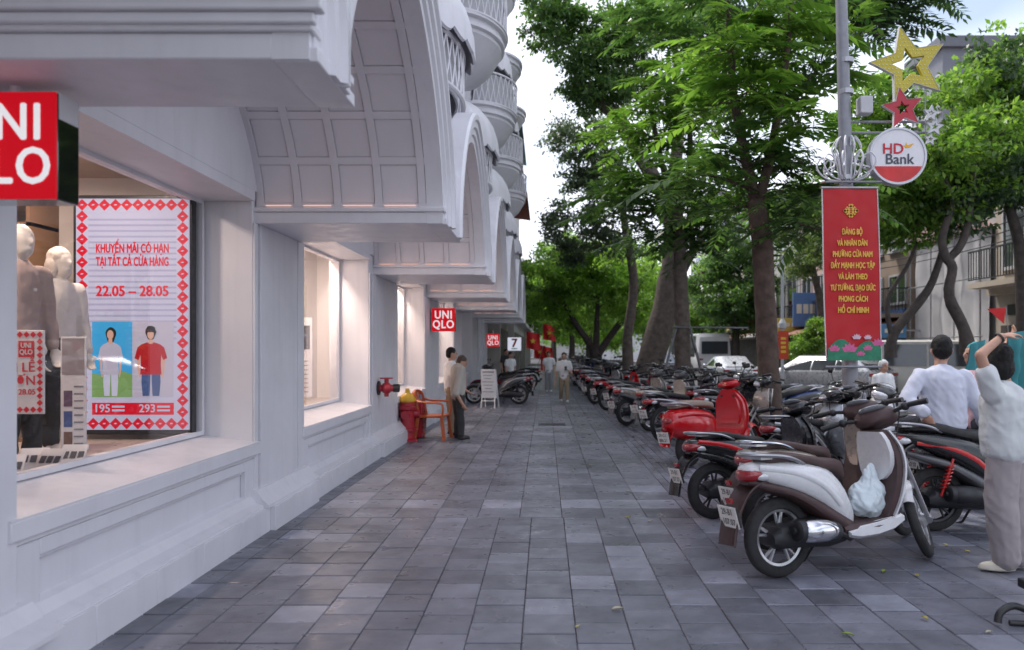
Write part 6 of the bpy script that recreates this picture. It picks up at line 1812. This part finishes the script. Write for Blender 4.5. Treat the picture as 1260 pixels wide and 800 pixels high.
# ------------------------------------------------------------ buildings
def bricks_wall(c, var=.12): return pm('plaster', c, .85, var=var, scale=1.2, bump=.25, bscale=9)
def fwin(parent, x, y0, y1, z0, z1, mat, bars=2):
    """window on a face that looks to -X"""
    f = MB()
    f.bb(x - .06, x, y0 - .07, y1 + .07, z1, z1 + .08); f.bb(x - .06, x, y0 - .07, y0, z0, z1); f.bb(x - .06, x, y1, y1 + .07, z0, z1); f.bb(x - .10, x, y0 - .1, y1 + .1, z0 - .1, z0)
    for k in range(1, bars): f.bb(x - .045, x, y0 + (y1 - y0) * k / bars - .03, y0 + (y1 - y0) * k / bars + .03, z0, z1)
    w = obj('window', f, mat, parent)
    obj('pane', MB().bb(x - .02, x - .004, y0, y1, z0, z1), M['carglass'], w)
def swin(parent, y, x0, x1, z0, z1, mat, bars=2):
    f = MB()
    f.bb(x0 - .07, x1 + .07, y - .06, y, z1, z1 + .08); f.bb(x0 - .07, x0, y - .06, y, z0, z1); f.bb(x1, x1 + .07, y - .06, y, z0, z1); f.bb(x0 - .1, x1 + .1, y - .1, y, z0 - .1, z0)
    for k in range(1, bars): f.bb(x0 + (x1 - x0) * k / bars - .03, x0 + (x1 - x0) * k / bars + .03, y - .045, y, z0, z1)
    w = obj('window', f, mat, parent)
    obj('pane', MB().bb(x0, x1, y - .02, y - .004, z0, z1), M['carglass'], w)
wf = pm('window_frame', (.45, .45, .46), .6)
def balcony_front(parent, x, y0, y1, z, mat, rm, d=.9):
    obj('balcony_slab', MB().bb(x - d, x, y0, y1, z - .16, z), mat, parent)
    r2 = MB()
    r2.bb(x - d, x - d + .04, y0, y1, z + .9, z + .95); r2.bb(x - d, x - d + .04, y0, y1, z + .08, z + .11)
    yy = y0
    while yy < y1: r2.bb(x - d + .01, x - d + .03, yy, yy + .02, z + .1, z + .9); yy += .13
    xx = x - d
    while xx < x: r2.bb(xx, xx + .02, y0, y0 + .02, z + .1, z + .9); xx += .13
    r2.bb(x - d, x, y0, y0 + .04, z + .9, z + .95)
    obj('balcony_railing', r2, rm, parent)
iron = pm('iron_rail', (.05, .055, .06), .5, .4)
bA = thing('old_building', 'old cream building with iron balcony at the right edge across the street', 'building', (0, 0, 0))
wA = bricks_wall((.42, .36, .29))
obj('wall', MB().bb(13.5, 24, 17.5, 22.4, -.06, 7.0), wA, bA)
obj('cornice', MB().bb(13.2, 13.5, 17.5, 22.4, 3.1, 3.3).bb(13.2, 24.2, 17.4, 22.5, 7.0, 7.25), wA, bA)
for z in (3.9,):
    for y0 in (17.9, 19.5, 21.0): fwin(bA, 13.5, y0, y0 + .95, z, z + 1.7, wf)
balcony_front(bA, 13.5, 17.6, 22.3, 3.45, wA, iron)
for y0 in (19.0, 19.8, 20.6, 21.4): obj('vent_hole', MB().bb(13.44, 13.49, y0, y0 + .35, 2.5, 2.8), M['black'], bA)
for y0, y1 in ((17.8, 19.4), (19.8, 22.0)): obj('shop_door', MB().bb(13.40, 13.49, y0, y1, -.05, 2.2), pm('shop_dark', (.06, .05, .045), .6), bA)
sgn_ = thing('shop_sign', 'white shop sign with red lettering above the head of the woman', 'sign', (12.6, 17.2, 1.55))
obj('panel', MB().bb(-.7, 1.1, 0, .08, 0, .55), pm('sign_white_panel', (.66, .66, .68), .5), sgn_, bevel=.01)
obj('sign_post', MB().cyl((0, .04, -1.6), (0, .04, 0), .03, n=8), M['steel'], sgn_)
text('lettering', 'nem', .38, HDR, sgn_, MT(.15, -.006, .28) @ FACE_MY, bold=.012)
bB = thing('covered_building', 'building wrapped in pale grey construction sheeting across the street', 'building', (0, 0, 0))
tarp = pm('grey_tarp', (.40, .39, .40), .8, var=.16, scale=.9, bump=.5, bscale=3)
tm = MB(); V = []; F = []; n1, n2 = 24, 20
for j in range(n2 + 1):
    for i in range(n1 + 1):
        yv = 22.6 + 4.6 * i / n1; zv = -.05 + 5.2 * j / n2
        V.append((13.4 + .10 * mnoise.noise(Vector((yv * 1.3, zv * .9, 3))) + .05 * math.sin(yv * 7), yv, zv))
for j in range(n2):
    for i in range(n1):
        a = j * (n1 + 1) + i; F.append((a, a + 1, a + n1 + 2, a + n1 + 1))
obj('sheeting', tm.add(V, F), tarp, bB, smooth=80)
obj('wall', MB().bb(13.6, 24, 22.5, 27.3, -.06, 7.5), bricks_wall((.36, .35, .34)), bB)
for k in range(4): obj('scaffold_post', MB().cyl((13.2, 22.7 + k * 1.45, -.05), (13.2, 22.7 + k * 1.45, 5.6), .03, n=6), M['steel'], bB)
for z in (1.9, 3.7, 5.3): obj('scaffold_rail', MB().cyl((13.2, 22.6, z), (13.2, 27.2, z), .025, n=6), M['steel'], bB)
obj('roof', MB().prism([(22.4, 5.2), (27.4, 5.2), (24.9, 6.3)], lambda a, b, t: (13.3 + t * 5, a, b)), pm('pink_tile_roof', (.36, .24, .22), .8), bB)
def shophouse(label, y0, y1, h, wc, roofc, x=13.5, fl=2):
    b = thing('shophouse', label, 'building', (0, 0, 0), 0, 'houses across the street')
    w = bricks_wall(wc)
    obj('wall', MB().bb(x, x + 9, y0, y1, -.06, h), w, b)
    fh = (h - 2.6) / fl
    for k in range(fl):
        z = 2.8 + fh * k
        n = max(2, int((y1 - y0) / 1.7)); d = (y1 - y0) / n
        for q_ in range(n): fwin(b, x, y0 + d * q_ + .35, y0 + d * (q_ + 1) - .35, z + .5, z + fh - .5, wf)
        if k % 2 == 0: balcony_front(b, x, y0 + .1, y1 - .1, z + .05, w, iron, .8)
        swin(b, y0, x + 1.0, x + 2.2, z + .5, z + fh - .5, wf)
    obj('awning', MB().prism([(0, 2.7), (-1.4, 2.25), (-1.4, 2.2), (0, 2.62)], lambda a, c, t: (x + a, y0 + .1 + t * (y1 - y0 - .2), c)), pm('awning_sheet', roofc, .7, var=.2), b)
    obj('shop_opening', MB().bb(x - .03, x - .004, y0 + .4, y1 - .4, -.05, 2.15), pm('shop_dark', (.05, .045, .045), .5, var=.5, scale=2), b)
    sg2 = obj('fascia', MB().bb(x - .14, x - .01, y0 + .3, y1 - .3, 2.72, 3.05), pm('fascia', rg.choice([(.5, .06, .06), (.5, .48, .44), (.08, .16, .35), (.45, .3, .06)]), .5), b)
    rf_ = MB().prism([(-.5, h), (9.3, h), (4.4, h + 1.6)], lambda a, c, t: (x + a, y0 - .2 + t * (y1 - y0 + .4), c))
    obj('roof', rf_, pm('roof_tile', roofc, .85, var=.25, scale=3), b)
    return b
shophouse('weathered brown house with tiled awning behind the shrub', 27.6, 33.5, 6.6, (.30, .23, .18), (.22, .10, .07))
shophouse('pinkish old house past the weathered brown one', 33.6, 39.5, 8.2, (.42, .30, .26), (.26, .12, .09))
shophouse('pale grey house with balconies further down the far side', 39.7, 46, 9.0, (.44, .43, .42), (.3, .3, .3))
shophouse('cream townhouse in the far row past the grey one', 46.2, 53, 10.5, (.50, .46, .38), (.25, .14, .1))
shophouse('white townhouse seen beyond the dark tree', 53.2, 62, 9.5, (.55, .55, .56), (.2, .2, .22))
shophouse('last low house of the far row', 62.2, 76, 8, (.42, .38, .34), (.2, .1, .08))
def tower(label, x0, x1, y0, y1, h, c, wc, fh=3.2, wd=1.6, cat='building', gc=None):
    b = thing('tall_building', label, cat, (0, 0, 0))
    obj('wall', MB().bb(x0, x1, y0, y1, -.06, h), bricks_wall(c, .08), b)
    obj('parapet', MB().bb(x0 - .25, x1 + .25, y0 - .25, y1 + .25, h, h + .5), bricks_wall((c[0] * .8, c[1] * .8, c[2] * .8), .08), b)
    nf = int(h / fh)
    for k in range(1, nf):
        z = k * fh
        n = max(1, int((x1 - x0) / (wd * 1.7))); d = (x1 - x0) / n
        for q_ in range(n): swin(b, y0, x0 + d * q_ + (d - wd) / 2, x0 + d * (q_ + 1) - (d - wd) / 2, z + .7, z + fh - .6, wc)
        n = min(6, max(1, int((y1 - y0) / (wd * 1.7)))); d = (y1 - y0) / n
        for q_ in range(n): fwin(b, x0, y0 + d * q_ + (d - wd) / 2, y0 + d * (q_ + 1) - (d - wd) / 2, z + .7, z + fh - .6, wc)
    return b
tower('tall dark modern building with big windows above the trees on the right', 18.6, 34, 35, 38, 15.6, (.17, .18, .21), wf, 3.0, 2.6)
tower('pale apartment tower with blue window frames behind the nearer trunk', 17.5, 26, 78, 90, 17.5, (.60, .60, .61), pm('blue_frame', (.05, .18, .5), .5), 3.1, 1.7)
tower('white office block at the end of the road', 7, 15, 110, 120, 11, (.58, .58, .60), pm('blue_frame', (.05, .18, .5), .5), 3.1, 1.7)
tower('grey block closing the street end on the left', -14, -2.6, 120, 130, 13, (.5, .5, .5), wf, 3.1, 1.7)
tower('long low block across the end of the street', -30, 40, 140, 150, 9, (.46, .45, .44), wf, 3.0, 2.2)
# left side beyond the shop
bL = thing('corner_house', 'weathered house with projecting tiled eaves just past the white shop', 'building', (0, 0, 0))
wL = bricks_wall((.38, .36, .33), .25)
obj('wall', MB().bb(-8, -1.9, 31.4, 38, -.02, 11.5), wL, bL)
for z, e, c in ((8.6, .75, (.30, .07, .05)), (11.4, .55, (.07, .20, .20))):
    obj('eave', MB().prism([(0, .0), (e + .35, -.42), (e + .4, -.55), (0, -.35)], lambda a, b, t, z=z: (-1.9 + a, 31.2 + t * 6.9, z + b)), pm('eave_tile', c, .8, var=.3), bL)
for k in range(3):
    for y0 in (32, 34, 36): fwin_x = obj('window', MB().bb(-1.9, -1.86, y0, y0 + .9, 3.4 + k * 2.6, 4.9 + k * 2.6), M['carglass'], bL)
    obj('balcony', MB().bb(-1.9, -1.2, 31.6, 37.8, 3.0 + k * 2.6, 3.12 + k * 2.6), wL, bL)
    for q_ in range(36): obj('baluster', MB().bb(-1.24, -1.21, 31.6 + q_ * .172, 31.63 + q_ * .172, 3.12 + k * 2.6, 3.9 + k * 2.6), iron, bL)
obj('shop_opening', MB().bb(-1.9, -1.87, 32, 37.5, 0, 2.4), pm('shop_dark', (.06, .055, .05), .5, var=.5, scale=2), bL)
for y0, y1, h_, c, lb in ((38.2, 46, 9.5, (.5, .48, .46), 'pale house on the left past the corner house'), (46.2, 56, 6.5, (.55, .54, .52), 'white house on the left with small windows farther on'), (56.2, 80, 8, (.42, .4, .38), 'grey row on the left at the end of the pavement')):
    b = thing('shophouse', lb, 'building', (0, 0, 0), 0, 'houses past the shop')
    obj('wall', MB().bb(-9, -1.6, y0, y1, -.02, h_), bricks_wall(c), b)
    obj('cornice', MB().bb(-9.1, -1.35, y0 - .05, y1 + .05, h_, h_ + .25).bb(-1.6, -1.2, y0, y1, 3.0, 3.2), bricks_wall(c), b)
    for k in range(2):
        yy = y0 + .8
        while yy < y1 - 1.4: obj('window', MB().bb(-1.6, -1.56, yy, yy + 1, 3.6 + 2.4 * k, 5.0 + 2.4 * k), M['carglass'], b); yy += 2.2
    obj('shop_opening', MB().bb(-1.6, -1.57, y0 + .5, y1 - .5, 0, 2.4), pm('shop_dark', (.06, .055, .05), .5, var=.5, scale=2), b)
sv = thing('lightbox_sign', 'small white lightbox sign with a red numeral at the far shop end', 'sign', (-1.30, 31.4, 1.45))
obj('sign_box', MB().bb(-.28, .28, 0, .12, 0, .55), em('lightbox_white', (.75, .78, .92), .4), sv, bevel=.01)
text('lettering', '7', .5, pm('numeral_red', (.6, .06, .03), .5), sv, MT(0, -.006, .30) @ FACE_MY, bold=.02)
obj('stripe', MB().bb(-.12, .12, -.004, -.001, .06, .10), pm('stripe_green', (.03, .3, .12), .5), sv)
# flags
FR = pm('flag_red', (.55, .012, .015), .7, var=.1); FY = pm('flag_gold', (.8, .55, .05), .6)
for k, (px, py, Y, s2, lb) in enumerate(((656, 418, 30.5, .62, 'red flag with gold star beside the lightbox sign'), (676, 408, 40, .75, 'red flag hanging highest above the pavement end'), (674, 433, 42, .6, 'red flag below the highest one'), (664, 432, 48, .8, 'small red flag far down the pavement'), (672, 447, 46, .8, 'lowest red flag over the far pavement'))):
    q = P(px, py, Y)
    fl_ = thing('flag', lb, 'flag', q, R(rg.uniform(-15, 15)), 'red flags at the far end')
    V = []; F = []
    for j in range(7):
        for i in range(9):
            V.append(((i / 8 - .5) * s2 * .9, .06 * math.sin(i * .9 + j * .5), (j / 6 - .5) * s2 * 1.1 - .12 * i / 8))
    for j in range(6):
        for i in range(8):
            a = j * 9 + i; F.append((a, a + 1, a + 10, a + 9))
    obj('cloth', MB().add(V, F), FR, fl_, smooth=80)
    o = obj('star', MB().prism([(a * s2 * .5, b * s2 * .5) for a, b in star_pts(.42, .17)], lambda a, b, t: (a, -.09 + t * .01, b - .06)), FY, fl_)
    obj('flag_pole', MB().tube([(-s2 * .45, 0, s2 * .55), (-s2 * .8, .05, -s2 * .7)], .018, 6), M['steel'], fl_)
bq = P(964, 424, 24)
lb_ = thing('small_banner', 'small orange red banner on a far lamp post left of the silver crossover', 'banner', (bq.x, bq.y, -.06), 0)
obj('post', MB().cyl((0, .1, 0), (0, .1, 4.6), .05, n=10), pm('post_pale', (.5, .52, .55), .5), lb_)
obj('cloth', MB().bb(-.16, .16, 0, .01, 1.25, 2.15), pm('banner_orange', (.62, .06, .02), .6), lb_)
for k in range(4): obj('letter_block', MB().bb(-.08, .08, -.004, -.001, 1.45 + k * .14, 1.53 + k * .14), FY, lb_)
obj('lamp_cap', MB().lathe([(.001, .35), (.06, .33), (.12, .2), (.12, .05), (.05, 0), (.001, 0)], (0, .1, 2.2), n=14), pm('post_pale', (.5, .52, .55), .5), lb_)
for px, py, Y, lb in ((1028, 428, 24, 'red lantern sign among the shrubs by the old houses'), (1226, 388, 17.6, 'small red pennant flag under the iron balcony')):
    q = P(px, py, Y)
    f2 = thing('pennant', lb, 'flag', q)
    obj('cloth', MB().prism([(-.22, .15), (.22, .18), (.18, -.2)], lambda a, b, t: (a, t * .01, b)), FR, f2)
    obj('pole', MB().tube([(.22, 0, .2), (.35, .1, -.5)], .012, 6), M['steel'], f2)

# cables, air conditioners and boards on the far side
for k, (x, z, sg) in enumerate(((12.6, 5.2, .5), (12.5, 5.5, .6), (12.7, 4.9, .45), (12.4, 5.8, .7))):
    pts = []
    for q_ in range(25):
        t = q_ / 24; pts.append((x + .15 * math.sin(t * 9 + k), 14 + 60 * t, z - sg * (1 - (2 * ((t * 3) % 1) - 1) ** 2)))
    tag(obj('overhead_cable', MB().tube(pts, .016, 5), M['black'], None, smooth=60), ['lowest but one black cable sagging along the far houses', 'upper middle black cable sagging along the far houses', 'lowest black cable sagging along the far houses', 'topmost black cable sagging along the far houses'][k], 'cable', 'overhead cables')
for k, (y, z) in enumerate(((28.6, 5.4), (31.2, 5.5), (34.6, 4.6), (37.4, 6.9), (41.5, 5.0), (21.6, 5.9))):
    ac = thing('air_conditioner', ['pale air conditioner on the weathered brown house', 'second air conditioner on the weathered brown house', 'air conditioner low on the pinkish house', 'air conditioner high on the pinkish house', 'air conditioner on the pale grey house', 'air conditioner over the iron balcony'][k], 'air conditioner', (13.3, y, z), 0, 'air conditioners on the far houses')
    obj('case', MB().bb(-.32, .0, -.4, .4, 0, .56), pm('ac_white', (.55, .54, .52), .5, var=.15), ac, bevel=.02)
    obj('fan_grille', MB().lathe([(.001, 0), (.2, 0), (.2, .012), (.001, .012)], (-.325, -.1, .28), Matrix.Rotation(R(-90), 3, 'Y'), 20), M['darkmetal'], ac)
for k, (y, z, w, h_, c) in enumerate(((30.4, 2.5, 1.5, .8, (.5, .05, .05)), (35.6, 2.6, 1.2, 1.6, (.10, .2, .42)), (38.4, 2.4, 1.6, .7, (.55, .42, .08)), (43.0, 2.5, 1.4, 1.8, (.45, .06, .10)), (26.6, 1.9, .9, .5, (.08, .22, .4)))):
    sb = thing('shop_board', ['red board over the weathered brown house shop', 'tall blue board on the pinkish house', 'yellow board on the pinkish house', 'tall crimson board on the pale grey house', 'small blue board beside the sheeted building'][k], 'sign', (12.4, y, z), 0, 'shop boards across the street')
    obj('panel', MB().bb(-w / 2, w / 2, 0, .08, 0, h_), pm('board_colour', c, .5, var=.15), sb, bevel=.01)
    for q_ in range(3): obj('letter_block', MB().bb(-w * .36 + q_ * w * .26, -w * .16 + q_ * w * .26, -.006, -.001, h_ * .38, h_ * .66), pm('board_letter', (.7, .66, .55), .5), sb)
    obj('arm', MB().bb(w / 2, w / 2 + .6, .02, .06, h_ * .5, h_ * .5 + .05), M['steel'], sb)
# ------------------------------------------------------------ small things on the pavement
bagm = pm('bag_plastic', (.62, .70, .74), .3, var=.06, spec=.6)
bm_ = MB()
bm_.ell((0, 0, .11), (.14, .10, .11)); bm_.ell((-.05, .02, .17), (.08, .07, .09)); bm_.ell((.05, -.01, .18), (.08, .07, .08)); cap(bm_, (-.04, 0, .2), .05, (.03, 0, .37), .014); cap(bm_, (.06, 0, .2), .045, (.05, 0, .37), .014)
bme = remeshed('plastic_bag', bm_, .009, 3, .02, 11.)
bag = link('plastic_bag', bme, bagm)
hd, ln_ = R(22), R(-4)
bag.matrix_local = MT(1.54, 4.92, 0) @ Matrix.Rotation(hd, 4, 'Z') @ Matrix.Rotation(ln_, 4, 'X') @ MT(.76, -.03, .325)
tag(bag, 'pale blue plastic bag hanging on the floorboard of the white and brown scooter', 'bag')
fs = thing('foot_stand', 'black bent metal stand foot at the lower right corner', 'stand', P(1250, 770, 3.9) * 1)
fs.location = (2.55, 4.08, 0)
obj('bent_tube', MB().tube(smooth_path([(-.10, -.03, .02), (-.08, -.02, .07), (.0, 0, .10), (.10, .02, .07), (.3, .05, .02)], 4), .02, 8), M['black'], fs, smooth=50)
obj('base_bar', MB().tube([(-.03, -.02, .015), (.4, -.1, .015)], .016, 8), M['black'], fs, smooth=50)
obj('column', MB().cyl((.30, .06, .0), (.30, .06, .5), .05, n=12).bb(.10, .40, .0, .12, .17, .22), M['black'], fs, bevel=.006)
lfm = [pm('fallen_green', (.22, .32, .03), .6), pm('fallen_yellow', (.42, .36, .08), .6), pm('fallen_pale', (.40, .36, .27), .7)]
spots = [(1088, 705, 0, 'bright green fallen leaf by the front wheel of the white scooter', .07), (1043, 783, 0, 'yellow green fallen leaf low in the picture right of centre', .06), (1138, 763, 1, 'yellowish fallen leaf right of the lowest green one', .06), (1128, 710, 1, 'yellow fallen leaf right of the bright green one', .06), (1163, 672, 1, 'fallen leaf in front of the black scooter wheel', .05), (1190, 680, 1, 'fallen leaf left of the pale shoe', .05), (1217, 780, 2, 'pale fallen leaf by the black stand foot', .05),
    (773, 638, 1, 'small yellow leaf on the slab joint in mid pavement', .06), (760, 752, 2, 'pale crumpled leaf low in mid pavement', .08), (711, 773, 1, 'tiny dry leaf at the bottom centre', .04), (800, 643, 2, 'pale scrap leaf right of the joint', .06), (726, 573, 2, 'pale leaf farther up the pavement', .07), (568, 592, 2, 'white scrap on the pavement before the orange chair', .07), (774, 606, 2, 'pale leaf beside the black scooter tail', .06)]
for px, py, ci, lb, s2 in spots:
    Y = 1380 / (py - 430); X = (px - 671) / 920 * Y
    V = []; F = []
    for i in range(7):
        t = i / 6; w = .42 * math.sin(math.pi * t) ** .8
        for u in (-1, 0, 1): V.append((s2 * (t - .5), s2 * u * w * .5, .006 + s2 * (.12 * abs(u) + .10 * math.sin(t * 3))))
    for i in range(6):
        for u in range(2): a = i * 3 + u; F.append((a, a + 1, a + 4, a + 3))
    o = obj('fallen_leaf', MB().add(V, F), lfm[ci], None, smooth=60)
    o.location = (X, Y, .0); o.rotation_euler = (0, 0, rg.uniform(0, 6))
    tag(o, lb, 'leaf', 'fallen leaves on the pavement')

bpy.data.scenes.remove(TMP)
